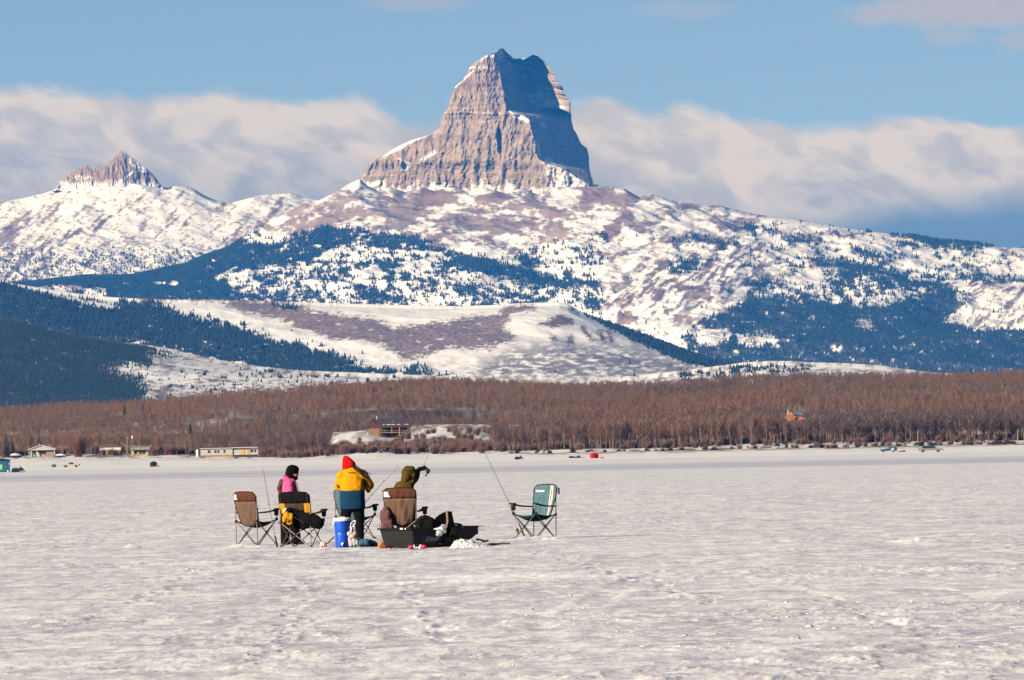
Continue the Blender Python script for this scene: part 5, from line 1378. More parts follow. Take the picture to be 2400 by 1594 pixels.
        for y in (-.45, .45):
            q = MB(); q.tube([(.3, y, .05), (1.1, y, .05), (1.35, y, .2)], .06, 6); q.build('ski', m_tyre, t)
        w = MB(); w.prism([(.5, .9), (.62, .92), (.46, 1.3), (.42, 1.28)], -.2, .2); w.build('windshield', m_win, t)
        hb = MB(); hb.tube([(.25, -.35, 1.0), (.4, 0, .95), (.25, .35, 1.0)], .03, 6); hb.build('handlebar', m_tyre, t)
    snowmobile(42, 1107, 'dark blue snowmobile parked right of the teal shanty', M2('navy cowl', (.015, .03, .07), .4), k=1.0)
    snowmobile(1216, 1077, 'black snowmobile on the ice left of the dark collapsed shelter', M2('black cowl', (.02, .025, .03), .4), k=1.0)
    snowmobile(370, 1094, 'pale pink snowmobile beside the dark hut shelter', M2('dusty pink cowl', (.5, .3, .25), .5), k=.55)
    # shelters
    def shelter(u, v, w, h, col, label, rz=.35, flat=False, peak=.2):
        g = on_ice(u, v); t = thing('ice_shelter', label, 'tent', g, rz)
        b = MB(); rg = []
        for z, k in ((0, 1.0), (h * .5, 1.06), (h * .82, .92), (h, .3)):
            rg.append([(w / 2 * k * c * (1 if i % 2 == 0 else .97), w / 2 * k * s_ * (1 if i % 2 == 0 else .97), z + (peak * .15 if i % 2 else 0)) for i, (c, s_) in enumerate([(-1, -1), (0, -1.08), (1, -1), (1.08, 0), (1, 1), (0, 1.08), (-1, 1), (-1.08, 0)])])
        b.loft(rg); b.build('canopy', col, t)
        d = MB(); d.add([(-w * .14, -w * .56, .05), (w * .14, -w * .56, .05), (w * .12, -w * .565, h * .62), (0, -w * .56, h * .70), (-w * .12, -w * .565, h * .62)], [(0, 1, 2, 3, 4)]); d.build('door', M2('door ' + label[:8], (.08, .01, .015) if 'red' in label else (.02, .02, .03)), t)
        p = MB(); p.tube([(0, 0, h * .98), (0, 0, h + .12)], [.08, .03], 6); p.build('hub', m_tyre, t)
        return t
    shelter(1393, 1074, 1.75, 1.5, M2('red tent cloth', (.55, .012, .022), .6), 'bright red pop up ice fishing tent on the far ice')
    shelter(360, 1094, 1.5, 1.38, M2('dark navy tent cloth', (.016, .028, .045), .6), 'small dark hut shelter on the ice below the yellow green cabin')
    shelter(126.5, 1095, 1.45, 1.0, M2('teal tent cloth', (.02, .17, .22), .6), 'low teal shelter on the ice left of the tan pickup', .0)
    g = on_ice(1347, 1074); t = thing('collapsed_shelter', 'dark flattened ice shelter left of the red tent', 'tent', g, .1)
    b = MB(); b.loft([[(x, -.6, .05), (x, -.55, h * .75), (x, 0, h), (x, .6, h * .7), (x, .65, .05)] for x, h in ((-1.62, .55), (-1.2, .66), (-.5, .6), (.2, .38), (.9, .66), (1.35, .80), (1.6, .62))]); b.build('canopy', M2('charcoal cloth', (.035, .04, .045), .7), t)
    p = MB(); p.tube([(1.5, -.3, .1), (2.7, -.4, .08)], .05, 6); p.build('pole', m_tyre, t)
    g = on_ice(1411, 1074); b = MB(); b.box((0, 0, .08), (1.0, .5, .12), .1, .8); b.tube([(-.4, 0, .14), (.1, .1, .22), (.45, 0, .12)], .07, 6); o = b.build('mat', m_red); o.location = g; tag(o, 'flat reddish mat on the ice right of the red tent', 'mat')
ice_things()
# ------------------------------------------------------------------ the camp on the ice
def snow_z(x, y):
    return float(ice_h(np.array([float(x)]), np.array([float(y)]))[0])
class Spot:
    """a place on the ice under photograph pixel (u, v); P() turns nearby pixels into local metres"""
    def __init__(s, u, v):
        s.u, s.v = u, v
        g = ground(u, v); s.loc = Vector((g.x, g.y, snow_z(g.x, g.y) * .5)); s.s = FPX / g.y
    def P(s, u, v, y=0.0):
        return Vector(((u - s.u) / s.s, y, (s.v - v) / s.s))

def sheet(b, fn, nu, nv, th=.012):
    """cloth of real thickness over fn(u, v)"""
    e = 1e-3
    A = []; B = []
    for j in range(nv + 1):
        for i in range(nu + 1):
            u, v = i / nu, j / nv
            p = Vector(fn(u, v))
            du = Vector(fn(min(1, u + e), v)) - Vector(fn(max(0, u - e), v)); dv = Vector(fn(u, min(1, v + e))) - Vector(fn(u, max(0, v - e)))
            n = du.cross(dv); n = n.normalized() if n.length > 1e-12 else Vector((0, 0, 1))
            A.append(p + n * th / 2); B.append(p - n * th / 2)
    o = len(A); w = nu + 1; F = []
    for j in range(nv):
        for i in range(nu):
            a = j * w + i
            F.append((a, a + 1, a + w + 1, a + w)); F.append((o + a, o + a + w, o + a + w + 1, o + a + 1))
    rim = [i for i in range(w)] + [j * w + nu for j in range(1, nv + 1)] + [nv * w + i for i in range(nu - 1, -1, -1)] + [j * w for j in range(nv - 1, 0, -1)]
    for k in range(len(rim)):
        a, c = rim[k], rim[(k + 1) % len(rim)]; F.append((a, o + a, o + c, c))
    return b.add(A + B, F)

def lump(b, c, r, seed=0, amp=.25, fr=4.0, n=18, m=12):
    c = Vector(c); base = len(b.v); q = MB(); q.ball((0, 0, 0), (1, 1, 1), n, m)
    P_ = np.array(q.v)
    d = 1 + amp * (fbm(P_[:, 0] * fr * .5 + P_[:, 2] * 1.7, P_[:, 1] * fr * .5 + P_[:, 2] * fr * .35, seed, 4, .6))
    P_ = P_ * d[:, None] * np.array(r)[None] + np.array(c)[None]
    return b.add([tuple(p) for p in P_], q.f)

def wrinkle(o, amp=.007, fr=9.0, seed=0):
    """cloth folds: push the surface in and out along its normals"""
    me = o.data; n = len(me.vertices)
    v = np.empty(n * 3); me.vertices.foreach_get('co', v); v = v.reshape(-1, 3)
    k = np.empty(n * 3); me.vertices.foreach_get('normal', k); k = k.reshape(-1, 3)
    d = ridged(v[:, 0] * fr * .6 + v[:, 2] * fr * .8 + seed, v[:, 1] * fr * .6 - v[:, 2] * fr * .5 + v[:, 0] * 3, seed, 3) * .6 + fbm(v[:, 0] * fr * 1.3 + v[:, 1] * fr, v[:, 2] * fr * 1.3 + v[:, 1] * fr * .7, seed + 3, 3)
    v = v + k * (d * amp)[:, None]
    me.vertices.foreach_set('co', v.ravel()); me.update()
    return o
REMESH = lambda vs=.02, it=4: [('REMESH', dict(mode='VOXEL', voxel_size=vs)), ('SMOOTH', dict(factor=.5, iterations=it))]

def cm(n, c, r=.85, var=.18, sc=14.0, bump=.35, spec=.10, **k): k['spec'] = spec; return mat(n, c, r, var, sc, bump, **k)
m_pole_tan = mat('tan steel tube', (.25, .18, .14), .45, .15, 12, 0, .35); m_pole_grey = mat('grey steel tube', (.15, .13, .12), .4, .15, 12, 0, .4); m_pole_dark = mat('dark steel tube', (.05, .045, .045), .45, .2, 12)
m_joint = mat('black plastic joint', (.012, .012, .013), .5)
m_brown = cm('russet nylon', (.105, .038, .024)); m_taupe = cm('taupe nylon', (.150, .090, .062)); m_seat_br = cm('dark brown nylon', (.030, .017, .012)); m_pipe = cm('black piping', (.012, .011, .011))
m_black = cm('black nylon', (.0065, .0065, .006), .9); m_yel = cm('golden nylon', (.60, .27, .008)); m_mesh = cm('grey mesh cloth', (.05, .04, .035)); m_teal = cm('teal nylon', (.004, .062, .095)); m_lteal = cm('pale teal nylon', (.080, .150, .175)); m_cream = cm('cream nylon', (.62, .55, .46)); m_white_l = mat('white label', (.82, .78, .72), .6)
m_red_cup = mat('maroon cup cloth', (.10, .02, .025), .7)
m_print = mat('white lettering', (.92, .92, .90), .6, .03)

def text(name, s, size, m, parent, mtx, shear=0.0, bold=0.0, ext=.002, xs=1.0):
    cu = bpy.data.curves.new(name, 'FONT'); cu.body = s; cu.size = size; cu.shear = shear; cu.offset = bold; cu.extrude = ext; cu.align_x = 'CENTER'; cu.resolution_u = 3
    o = bpy.data.objects.new(name, cu); COL.objects.link(o)
    dg = bpy.context.evaluated_depsgraph_get()
    me = bpy.data.meshes.new_from_object(o.evaluated_get(dg), depsgraph=dg)
    bpy.data.objects.remove(o); bpy.data.curves.remove(cu)
    me.materials.clear(); me.materials.append(m)
    me.transform(mtx @ Matrix.Diagonal((xs, 1, 1, 1)))
    return link(name, me, parent)

def chair(label, u, v, yaw, w, d, H, frame, cloth, hs=.44, arms=(1, 1), arm_len=1.0, cup=(0, 1), back_bot=.8, loc=None, arm_z=.63):
    """folding camp chair; the sitter looks along +y before turning by yaw (clockwise from above)"""
    sp = Spot(u, v)
    t = thing('camp_chair', label, 'chair', sp.loc, -yaw, 'folding camp chairs around the hole')
    hw, hd = w / 2, d / 2
    RL, RR, FL, FR = Vector((-hw, -hd, hs)), Vector((hw, -hd, hs)), Vector((-hw, hd, hs + .03)), Vector((hw, hd, hs + .03))
    g = lambda p, k=1.0: Vector((p.x * k, p.y * k, -.02))
    def rod(a, b, m=frame[0], r=.0095, nm='leg'):
        q = MB(); q.tube([a, b], r, 7); return q.build(nm, m, t)
    top = lambda x: Vector((x, -hd - .05, H))
    for x in (-hw, hw):
        rod(Vector((x, -hd, -.02)), Vector((x, -hd - .02, H * .93)), nm='upright')
    def cross(a, b):
        rod(a, g(b) * 1 + Vector((0, 0, 0)), frame[0]); rod(b, g(a), frame[1])
        q = MB(); c = (a + b) / 2; c.z *= .5; q.ball(c, .022, 8, 5); q.build('hinge', m_joint, t)
    ins = .86
    cross(RL, RR * 1); cross(FL, FR); cross(RL + Vector((.0, .01, 0)), FL); cross(RR + Vector((0, .01, 0)), FR)
    for p in (RL, RR, FL, FR):
        q = MB(); q.box((p.x, p.y, p.z), (.04, .04, .05)); q.build('joint', m_joint, t)
        q = MB(); q.lathe([(.022, -.03), (.024, 0), (.012, .03)], (p.x, p.y, 0), 8); q.build('foot', m_joint, t)
    # slung seat
    def seat(a, b):
        p = (RL * (1 - a) + RR * a) * (1 - b) + (FL * (1 - a) + FR * a) * b
        k = (1 - (2 * a - 1) ** 2); kb = (1 - (2 * b - 1) ** 2)
        p = p + Vector((0, .06 * (1 - b) * k, -.105 * k ** .8 * (.55 + .45 * kb) - .03 * kb))
        return p
    q = MB(); sheet(q, seat, 14, 12); q.build('seat', cloth['seat'], t, smooth=True)
    z0 = hs - .05
    def back(a, b):
        wz = hw * (back_bot + (1 - back_bot) * min(1, b * 1.5) ** .8)
        x = (2 * a - 1) * wz
        k = 1 - (2 * a - 1) ** 2
        z = z0 + (H - z0) * b + (.018 * k if b > .9 else 0) - (.05 * k * (1 - b) if b < .3 else 0)
        rc = max(0, abs(2 * a - 1) - .86) / .14
        z -= .035 * rc * rc * (b > .9)
        y = -hd + .10 * (1 - b) ** 1.5 - .055 * b - .055 * k * (1 - .5 * b) + .022 * math.sin(a * 15 + b * 6) * k * (1 - b * .6) + .007 * math.sin(a * 31 - b * 9) * k
        return Vector((x, y, z))
    bands = cloth['bands']
    for (b0, b1, key, nm) in bands:
        q = MB(); sheet(q, lambda a, b: back(a, b0 + (b1 - b0) * b), 20, max(3, int(14 * (b1 - b0)))); q.build(nm, cloth[key], t, smooth=True)
    pp = [back(0, i / 10) + Vector((-.004, 0, 0)) for i in range(11)] + [back(i / 10, 1) + Vector((0, 0, .004)) for i in range(1, 10)] + [back(1, 1 - i / 10) + Vector((.004, 0, 0)) for i in range(11)]
    q = MB(); q.tube(pp, .011, 6); q.build('piping', cloth['pipe'], t)
    # arms
    for k, x in ((0, -hw), (1, hw)):
        if not arms[k]: continue
        a0 = Vector((x, -hd - .01, arm_z - .03)); a1 = Vector((x * 1.06, hd * arm_len + .05, arm_z + .04))
        def arm(a, b):
            p = a0.lerp(a1, b); ww = .045 * (.35 + .65 * min(1, b * 2.2)) * (1.15 if b > .8 else 1)
            return p + Vector(((2 * a - 1) * ww, 0, -.02 * math.sin(b * math.pi) + (-.01 * abs(2 * a - 1))))
        q = MB(); sheet(q, arm, 4, 12, .016); ar = q.build('armrest', cloth['arm'], t, smooth=True)
        c = FL if k == 0 else FR
        rod(c, a1 + Vector((0, -.04, -.01)), nm='arm_post')
        if cup[k]:
            q = MB(); q.lathe([(.038, 0), (.047, .12), (.052, .122)], (a1.x, a1.y - .07, a1.z - .135), 12); cu = q.build('cup_holder', cloth.get('cup', m_mesh), ar)
            q = MB(); q.lathe([(.047, 0), (.056, .004), (.056, .014), (.045, .014)], (a1.x, a1.y - .07, a1.z - .012), 14); q.build('rim', m_joint, cu)
    return t, sp, back, hw, hd

# --- chairs
brown_cloth = dict(seat=m_seat_br, low=m_taupe, top=m_brown, bands=((0, .72, 'low', 'backrest'), (.72, 1, 'top', 'headrest')), pipe=m_pipe, arm=m_brown, cup=m_red_cup)
def label_tag(t, back, a, b, w, h, dy=-.02):
    q = MB(); p = back(a, b) + Vector((0, dy, 0)); q.add([p + Vector((-w / 2, 0, h / 2)), p + Vector((w * .35, 0, h / 2 - .006)), p + Vector((w * .4, -.004, .0)), p + Vector((w * .75, -.002, -h * .42)), p + Vector((-w / 2, 0, -h * .38)),
            p + Vector((-w / 2, .003, h / 2)), p + Vector((w * .35, .003, h / 2 - .006)), p + Vector((w * .4, -.001, .0)), p + Vector((w * .75, .001, -h * .42)), p + Vector((-w / 2, .003, -h * .38))],
            [(0, 1, 2, 3, 4), (9, 8, 7, 6, 5), (0, 5, 6, 1), (1, 6, 7, 2), (2, 7, 8, 3), (3, 8, 9, 4), (4, 9, 5, 0)]); q.build('label_patch', m_white_l, t)
t, sp, back, hw, hd = chair('brown and taupe camp chair, leftmost, empty beside the upright fishing rod', 602, 1277, rad(42), .54, .52, .965, (m_pole_tan, m_pole_dark), brown_cloth)
label_tag(t, back, .10, .86, .07, .11)
bl_cloth = dict(seat=m_black, low=m_black, mid=m_mesh, top=m_black, bands=((0, .42, 'low', 'backrest'), (.42, .68, 'mid', 'back_panel'), (.68, 1, 'top', 'headrest')), pipe=m_pipe, arm=m_yel, cup=m_mesh)
t2, sp2, back2, hw2, hd2 = chair('black and golden camp chair with a bag slung over its back', 709, 1281.5, rad(24), .60, .54, .965, (m_pole_tan, m_pole_grey), bl_cloth, cup=(1, 1), back_bot=.92)
for a in (.09, .91):
    q = MB(); sheet(q, lambda i, j: back2(a - .09 + .18 * i, .36 + .32 * j) + Vector((0, -.010, 0)), 4, 4, .006); q.build('side_panel', m_yel, t2)
for a in (.06, .94):
    q = MB(); sheet(q, lambda i, j: back2(a - .012 + .024 * i, .70 + .27 * j) + Vector((0, -.014, 0)), 2, 4, .01); q.build('sleeve_strap', m_mesh, t2)
teal_cloth = dict(seat=m_teal, low=m_lteal, bands=((0, 1, 'low', 'backrest'),), pipe=m_pipe, arm=m_teal, cup=m_mesh)
chair('teal camp chair hidden behind the person in the yellow jacket', 834, 1263, rad(30), .56, .54, .95, (m_pole_grey, m_pole_dark), teal_cloth)
t4, sp4, back4, hw4, hd4 = chair('wide brown camp chair behind the black sled with a mauve coat on its arm', 949, 1276, rad(14), .60, .54, 1.0, (m_pole_tan, m_pole_grey), brown_cloth, back_bot=.60, cup=(0, 1))
label_tag(t4, back4, .10, .84, .095, .11)
t5, sp5, back5, hw5, hd5 = chair('pale teal camp chair with cream stripes standing apart at the right', 1254, 1261.5, rad(222), .56, .56, .985, (m_pole_grey, m_pole_dark), teal_cloth, back_bot=.74)
for a0, a1 in ((.135, .205), (.235, .285)):
    q = MB(); sheet(q, lambda i, j: back5(a0 + (a1 - a0) * i, .02 + .965 * j) + Vector((0, .014, 0)), 2, 14, .006); q.build('stripe', m_cream, t5)
q = MB(); p = back5(1, .86); q.add([Vector((hw5 + .012, -hd5 - .02, .84)), Vector((hw5 + .014, -hd5 - .10, .84)), Vector((hw5 + .014, -hd5 - .10, .95)), Vector((hw5 + .012, -hd5 - .02, .95))], [(0, 1, 2, 3)])
q = MB(); q.box((-hw5 - .012, -hd5 - .09, .88), (.006, .05, .12)); q.build('label_patch', m_white_l, t5)
pz = back5(.70, .80)
text('lettering', 'Coleman', .062, m_print, t5, Matrix.Translation((pz.x + .02, pz.y + .016, pz.z)) @ Matrix.Rotation(math.pi, 4, 'Z') @ Matrix.Rotation(math.pi / 2, 4, 'X'), 0, .002)

# --- bag and golden pouch on the black chair
def over_chair():
    t = thing('bag', 'long black bag draped across the black and golden chair', 'bag', sp2.loc)
    P_ = sp2.P; b = MB()
    Z = lambda x, y: (640 + x / 7.467, 1080 + y / 7.467)
    path = [((265, 870), .05), ((330, 900), .10), ((430, 960), .135), ((540, 1010), .145), ((640, 1030), .145), ((740, 1060), .13), ((820, 1090), .10), ((830, 1150), .06)]
    for i in range(len(path) - 1):
        for k in range(6):
            f_ = k / 6; (x0, y0), r0_ = path[i]; (x1, y1), r1 = path[i + 1]
            u_, v_ = Z(x0 + (x1 - x0) * f_, y0 + (y1 - y0) * f_); c = P_(u_, v_, -.30 + .03 * math.sin(i)); r_ = r0_ + (r1 - r0_) * f_
            lump(b, c, (r_ * .9, .10, r_ * .95), i * 7 + k, .12, 4, 12, 8)
    for (x, y, r_) in ((420, 1130, .07), (540, 1160, .06), (480, 1060, .1), (790, 1130, .07), (865, 1060, .05)):
        lump(b, P_(*Z(x, y), -.28), (r_, .08, r_), int(x), .15, 4, 12, 8)
    wrinkle(b.build('body', m_black, t, mods=REMESH(.018, 5)), .010, 8)
    s_ = MB(); s_.tube([P_(*Z(300, 900), -.36), P_(*Z(420, 1000), -.44), P_(*Z(560, 1080), -.45)], .008, 5); s_.build('strap', m_mesh, t)
    t = thing('pouch', 'golden yellow pouch with a round emblem hanging on the black chair', 'pouch', sp2.loc)
    b = MB(); cx_, cz_ = 0, 0
    for (x, y, rx, rz) in ((270, 960, 62, 70), (250, 900, 40, 50), (225, 1000, 45, 60), (310, 1040, 60, 80), (340, 980, 40, 70), (325, 1090, 45, 35), (215, 1040, 35, 45)):
        lump(b, P_(*Z(x, y), -.42), (rx / 952, .055, rz / 952), x, .14, 5, 14, 9)
    wrinkle(b.build('body', m_yel, t, mods=REMESH(.014, 4)), .008, 10)
    k = MB(); k.tube([P_(*Z(215, 880), -.45), P_(*Z(235, 850), -.47), P_(*Z(255, 822), -.46)], [.022, .02, .012], 7); k.build('white_tie', m_white_l, t)
    e = MB(); c = P_(*Z(273, 1037), -.488); n = 14
    e.loft([[(c.x + r_ * math.cos(2 * math.pi * i / n), c.y - d_, c.z + r_ * .9 * math.sin(2 * math.pi * i / n)) for i in range(n)] for r_, d_ in ((.034, 0), (.034, .006))]); em = e.build('emblem', m_brown, t)
    e = MB(); e.loft([[(c.x + .006 + r_ * math.cos(2 * math.pi * i / n), c.y - d_, c.z + r_ * math.sin(2 * math.pi * i / n)) for i in range(n)] for r_, d_ in ((.014, .007), (.014, .011))]); e.build('emblem_centre', m_yel, em)
over_chair()

# --- people
m_skin = mat('skin', (.52, .30, .22), .6, .08, 30); m_hair_r = mat('auburn hair', (.085, .022, .014), .6, .4, 40); m_hair_d = mat('dark brown hair', (.03, .014, .010), .6, .4, 40)
m_knit = cm('black knit', (.0035, .0035, .004), .95, .3, 60, .5); m_redknit = cm('red fleece', (.80, .006, .006), .95, .08, 40, .4); m_pink = cm('pink nylon', (.66, .09, .25), .7, .12, 9, .5); m_mag = cm('purple lining', (.10, .02, .09), .7); m_jkt = cm('yellow jacket cloth', (.70, .285, .004), .8, .10, 7, .4); m_navy = cm('navy jacket cloth', (.006, .042, .088), .8, .15, 8, .4); m_pants = cm('black snow pants', (.0045, .0045, .005), .85, .3, 9, .4); m_boot = mat('black boot', (.010, .010, .010), .6); m_olive = cm('olive parka cloth', (.082, .050, .009), .85, .22, 8, .6); m_glove = cm('dark glove', (.006, .008, .007), .85, .3, 20, .5); m_eye = mat('eye', (.03, .02, .02), .3); m_lav = cm('lavender trim', (.42, .34, .46), .7)

def hand(b, w, d, up, s=1.0, curl=.6):
    """palm, four unequal curled fingers and a thumb from wrist w along d"""
    w = Vector(w); d = Vector(d).normalized(); up = Vector(up); up = (up - d * up.dot(d)).normalized(); side = d.cross(up)
    lump(b, w + d * .045 * s, (.036 * s,) * 3, 3, .05, 3, 10, 7); lump(b, w + d * .075 * s, (.034 * s,) * 3, 4, .05, 3, 10, 7)
    for i, (o_, L) in enumerate(((-.027, .060), (-.009, .070), (.009, .066), (.027, .052))):
        p = w + d * .09 * s + side * o_ * s; q = p + (d * (1 - curl * .4) - up * curl * .6).normalized() * L * .5 * s; r_ = q + (d * (.4 - curl * .7) - up * (curl + .4)).normalized() * L * .5 * s
        b.tube([p - d * .03 * s, p, q, r_], [.010 * s, .0105 * s, .0095 * s, .007 * s], 7)
    p = w + d * .04 * s - side * .034 * s
    b.tube([p + side * .02 * s, p, p + (d * .8 - side * .55 - up * .2).normalized() * .034 * s, p + (d * 1.0 - side * .25 - up * .5).normalized() * .062 * s], [.013 * s, .0125 * s, .011 * s, .008 * s], 7)

def limb(b, pts, rs, n=12):
    """tapered limb with rounded joints"""
    P_ = [Vector(p) for p in pts]; Q = []; R_ = []
    for i in range(len(P_) - 1):
        for k in range(6):
            f_ = k / 6; Q.append(P_[i].lerp(P_[i + 1], f_)); R_.append(rs[i] + (rs[i + 1] - rs[i]) * f_)
    Q.append(P_[-1]); R_.append(rs[-1])
    b.tube(Q, R_, n)
    for p, r_ in zip(P_, rs): b.ball(p, r_ * .99, 12, 8)

def torso(b, rings, n=20):
    """rings: (x, y, z, half width, half depth)"""
    L = []
    for x, y, z, w, d in rings:
        L.append([(x + w * math.copysign(abs(math.cos(a)) ** .85, math.cos(a)), y + d * math.copysign(abs(math.sin(a)) ** .85, math.sin(a)), z) for a in [2 * math.pi * i / n for i in range(n)]])
    return b.loft(L)

def body(t, head, hr, hips, knees, feet, sh, elb, wri, chest, face=(0, 1, 0), k=1.0, ears=False):
    """one continuous figure under the clothes"""
    b = MB(); H = Vector(head); f_ = Vector(face).normalized()
    b.ball(H, (hr * .82, hr * .95, hr * 1.12), 16, 11); b.ball(H + f_ * hr * .35 - Vector((0, 0, hr * .45)), hr * .62, 12, 8)
    b.ball(H + f_ * hr * .98 - Vector((0, 0, hr * .12)), hr * .13, 8, 6); b.tube([H + f_ * hr * .9 + Vector((0, 0, hr * .2)), H + f_ * hr * 1.05 - Vector((0, 0, hr * .15))], [hr * .06, hr * .12], 6)
    s_ = f_.cross(Vector((0, 0, 1))).normalized()
    for q in ((-1, 1) if ears else ()): b.ball(H + s_ * q * hr * .84 - Vector((0, 0, hr * .1)), (hr * .12, hr * .16, hr * .22), 8, 6)
    C_ = Vector(chest)
    b.tube([H - Vector((0, 0, hr * .6)), C_ + Vector((0, 0, .13))], [.055 * k, .065 * k], 12)
    h = (Vector(hips[0]) + Vector(hips[1])) / 2
    torso(b, [(h.x, h.y, h.z - .06, .13 * k, .09 * k), (h.x, h.y, h.z + .04, .14 * k, .095 * k), (h.x * .6 + C_.x * .4, h.y * .6 + C_.y * .4, h.z * .6 + C_.z * .4, .12 * k, .085 * k), (C_.x, C_.y, C_.z, .15 * k, .10 * k), (C_.x, C_.y, C_.z + .11, .13 * k, .08 * k), (C_.x, C_.y, C_.z + .16, .06 * k, .05 * k)])
    for i in range(2):
        limb(b, [hips[i], knees[i], Vector(feet[i]) + Vector((0, 0, .08))], [.078 * k, .055 * k, .04 * k])
        b.ball(Vector(feet[i]) + Vector((0, .05, .05)), (.045, .11, .045), 10, 7)
        limb(b, [sh[i], elb[i], wri[i]], [.052 * k, .04 * k, .03 * k])
    b.build('body', m_skin, t, mods=REMESH(.016, 3))
    e = MB()
    for q in (-1, 1): e.ball(H + f_ * hr * .86 + s_ * q * hr * .33 + Vector((0, 0, hr * .05)), hr * .10, 8, 6)
    e.build('eyes', m_eye, t)

def boots(t, feet, dirs, m=m_boot, s=1.0):
    for f_, d in zip(feet, dirs):
        b = MB(); p = Vector(f_); d = Vector(d).normalized()
        limb(b, [p + Vector((0, 0, .20 * s)), p + Vector((0, 0, .06 * s))], [.062 * s, .058 * s])
        for q in range(7): b.ball(p + d * (.025 * q - .03) * s + Vector((0, 0, .048 * s)), (.05 * s, .05 * s, (.052 - .002 * q) * s), 10, 7)
        b.build('boot', m, t, mods=REMESH(.014, 3))

def person_yellow():
    sp = Spot(826.5, 1268.5)
    t = thing('person', 'person in red hat and yellow and navy jacket standing with back turned', 'person', sp.loc)
    Hd = (-.062, .06, 1.445)
    hips = [(-.10, 0, .82), (.12, 0, .82)]; knees = [(-.125, .03, .44), (.135, .03, .44)]; feet = [(-.12, 0, 0), (.145, 0, 0)]
    sh = [(-.18, .02, 1.235), (.20, .02, 1.245)]; elb = [(-.235, .10, 1.04), (.33, .10, 1.05)]; wri = [(-.10, .27, 1.0), (.14, .27, 1.02)]
    body(t, Hd, .100, hips, knees, feet, sh, elb, wri, (.01, .03, 1.13), (-.25, 1, -.35))
    # jacket
    J = MB(); torso(J, [(.012, .0, .945, .235, .165), (.012, 0, 1.02, .232, .165), (.008, .01, 1.12, .225, .16), (.003, .02, 1.21, .215, .15), (-.005, .03, 1.28, .19, .135), (-.012, .035, 1.335, .145, .115), (-.02, .04, 1.385, .105, .10), (-.02, .045, 1.41, .09, .09)], 28)
    limb(J, [sh[0], elb[0], Vector(wri[0]) + Vector((0, -.02, 0))], [.105, .094, .062], 14); limb(J, [sh[1], elb[1], Vector(wri[1]) + Vector((0, -.02, 0))], [.11, .090, .062], 14)
    J.ball((-.215, .03, 1.13), (.085, .1, .12), 12, 9)
    J.ball((.315, .06, .985), (.055, .07, .075), 12, 9)
    wrinkle(J.build('jacket', m_jkt, t, mods=REMESH(.016, 3)), .013, 7)
    N = MB(); torso(N, [(.015, 0, .600, .234, .165), (.015, 0, .62, .240, .172), (.014, 0, .72, .236, .17), (.012, 0, .85, .234, .168), (.012, 0, .95, .240, .170), (.012, 0, .968, .238, .168)], 32)
    wrinkle(N.build('jacket_skirt', m_navy, t, mods=[('SUBSURF', dict(levels=1)), ('SMOOTH', dict(factor=.3, iterations=2))]), .006, 8)
    hem = MB(); n = 32
    hem.loft([[(.015 + w * math.cos(2 * math.pi * i / n), w * .72 * math.sin(2 * math.pi * i / n), z) for i in range(n)] for w, z in ((.241, .606), (.246, .612), (.246, .628), (.241, .634))], False); hem.build('hem', m_navy, t)
    q = MB(); q.box((.008, -.108, 1.292), (.115, .012, .016), -.02); q.build('shoulder_tag', m_knit, t)
    q = MB(); q.tube([(-.272, -.015, 1.125), (-.268, -.035, 1.06), (-.235, -.055, 1.01), (-.195, -.085, 1.005)], [.006, .013, .013, .005], 7); q.build('pocket_trim', m_knit, t)
    q = MB(); q.tube([(.232, -.06, 1.20), (.243, -.05, 1.12), (.25, -.05, 1.04)], [.016, .022, .01], 7); q.build('sleeve_trim', m_knit, t)
    # trousers
    T = MB(); torso(T, [(.01, 0, .56, .215, .12), (.01, 0, .66, .215, .13), (.01, 0, .80, .2, .13), (.01, 0, .86, .17, .11)], 20)
    for i in range(2): limb(T, [(feet[i][0] * .9, 0, .62), (knees[i][0], .01, .42), (feet[i][0], 0, .06)], [.108, .094, .074], 14)
    wrinkle(T.build('trousers', m_pants, t, mods=REMESH(.018, 3)), .010, 8)
    boots(t, feet, [(-.2, 1, 0), (.2, 1, 0)])
    # hat
    hb = MB(); L = []
    for x, z, w, d in ((-.038, 1.365, .122, .120), (-.040, 1.40, .130, .128), (-.046, 1.45, .128, .126), (-.060, 1.50, .112, .114), (-.082, 1.555, .082, .09), (-.102, 1.60, .05, .055), (-.113, 1.622, .018, .02)):
        tl = -.30
        L.append([(x + w * math.cos(a), .05 + d * math.sin(a), z + w * math.cos(a) * (.30 if z < 1.5 else .1) * 1) for a in [2 * math.pi * i / 22 for i in range(22)]])
    hb.loft(L); hb.build('hat', m_redknit, t, mods=[('SUBSURF', dict(levels=1))])
    # hair blown to the right
    hr = MB(); r = random.Random(8)
    for i in range(30):
        a = Vector((.055 + r.uniform(-.04, .03), -.03 + r.uniform(-.05, .06), 1.405 + r.uniform(-.03, .03)))
        e = Vector((.24 + r.uniform(-.05, .2) * (1 if i % 3 == 0 else .3), -.06 + r.uniform(-.06, .06), 1.21 + r.uniform(-.05, .07)))
        m_ = a.lerp(e, .5) + Vector((0, -.03, .012)); n_ = a.lerp(e, .8) + Vector((0, -.03, r.uniform(-.012, .01)))
        hr.tube([a, m_, n_, e], [.007, .007, .005, .002], 5)
    hr.build('hair', m_hair_d, t)
    for i in range(2):
        g = MB(); hand(g, Vector(wri[i]), (-1 if i else 1, .6, .1), (0, .2, 1), 1.05); g.build('hand', m_glove, t, mods=REMESH(.008, 2))
person_yellow()

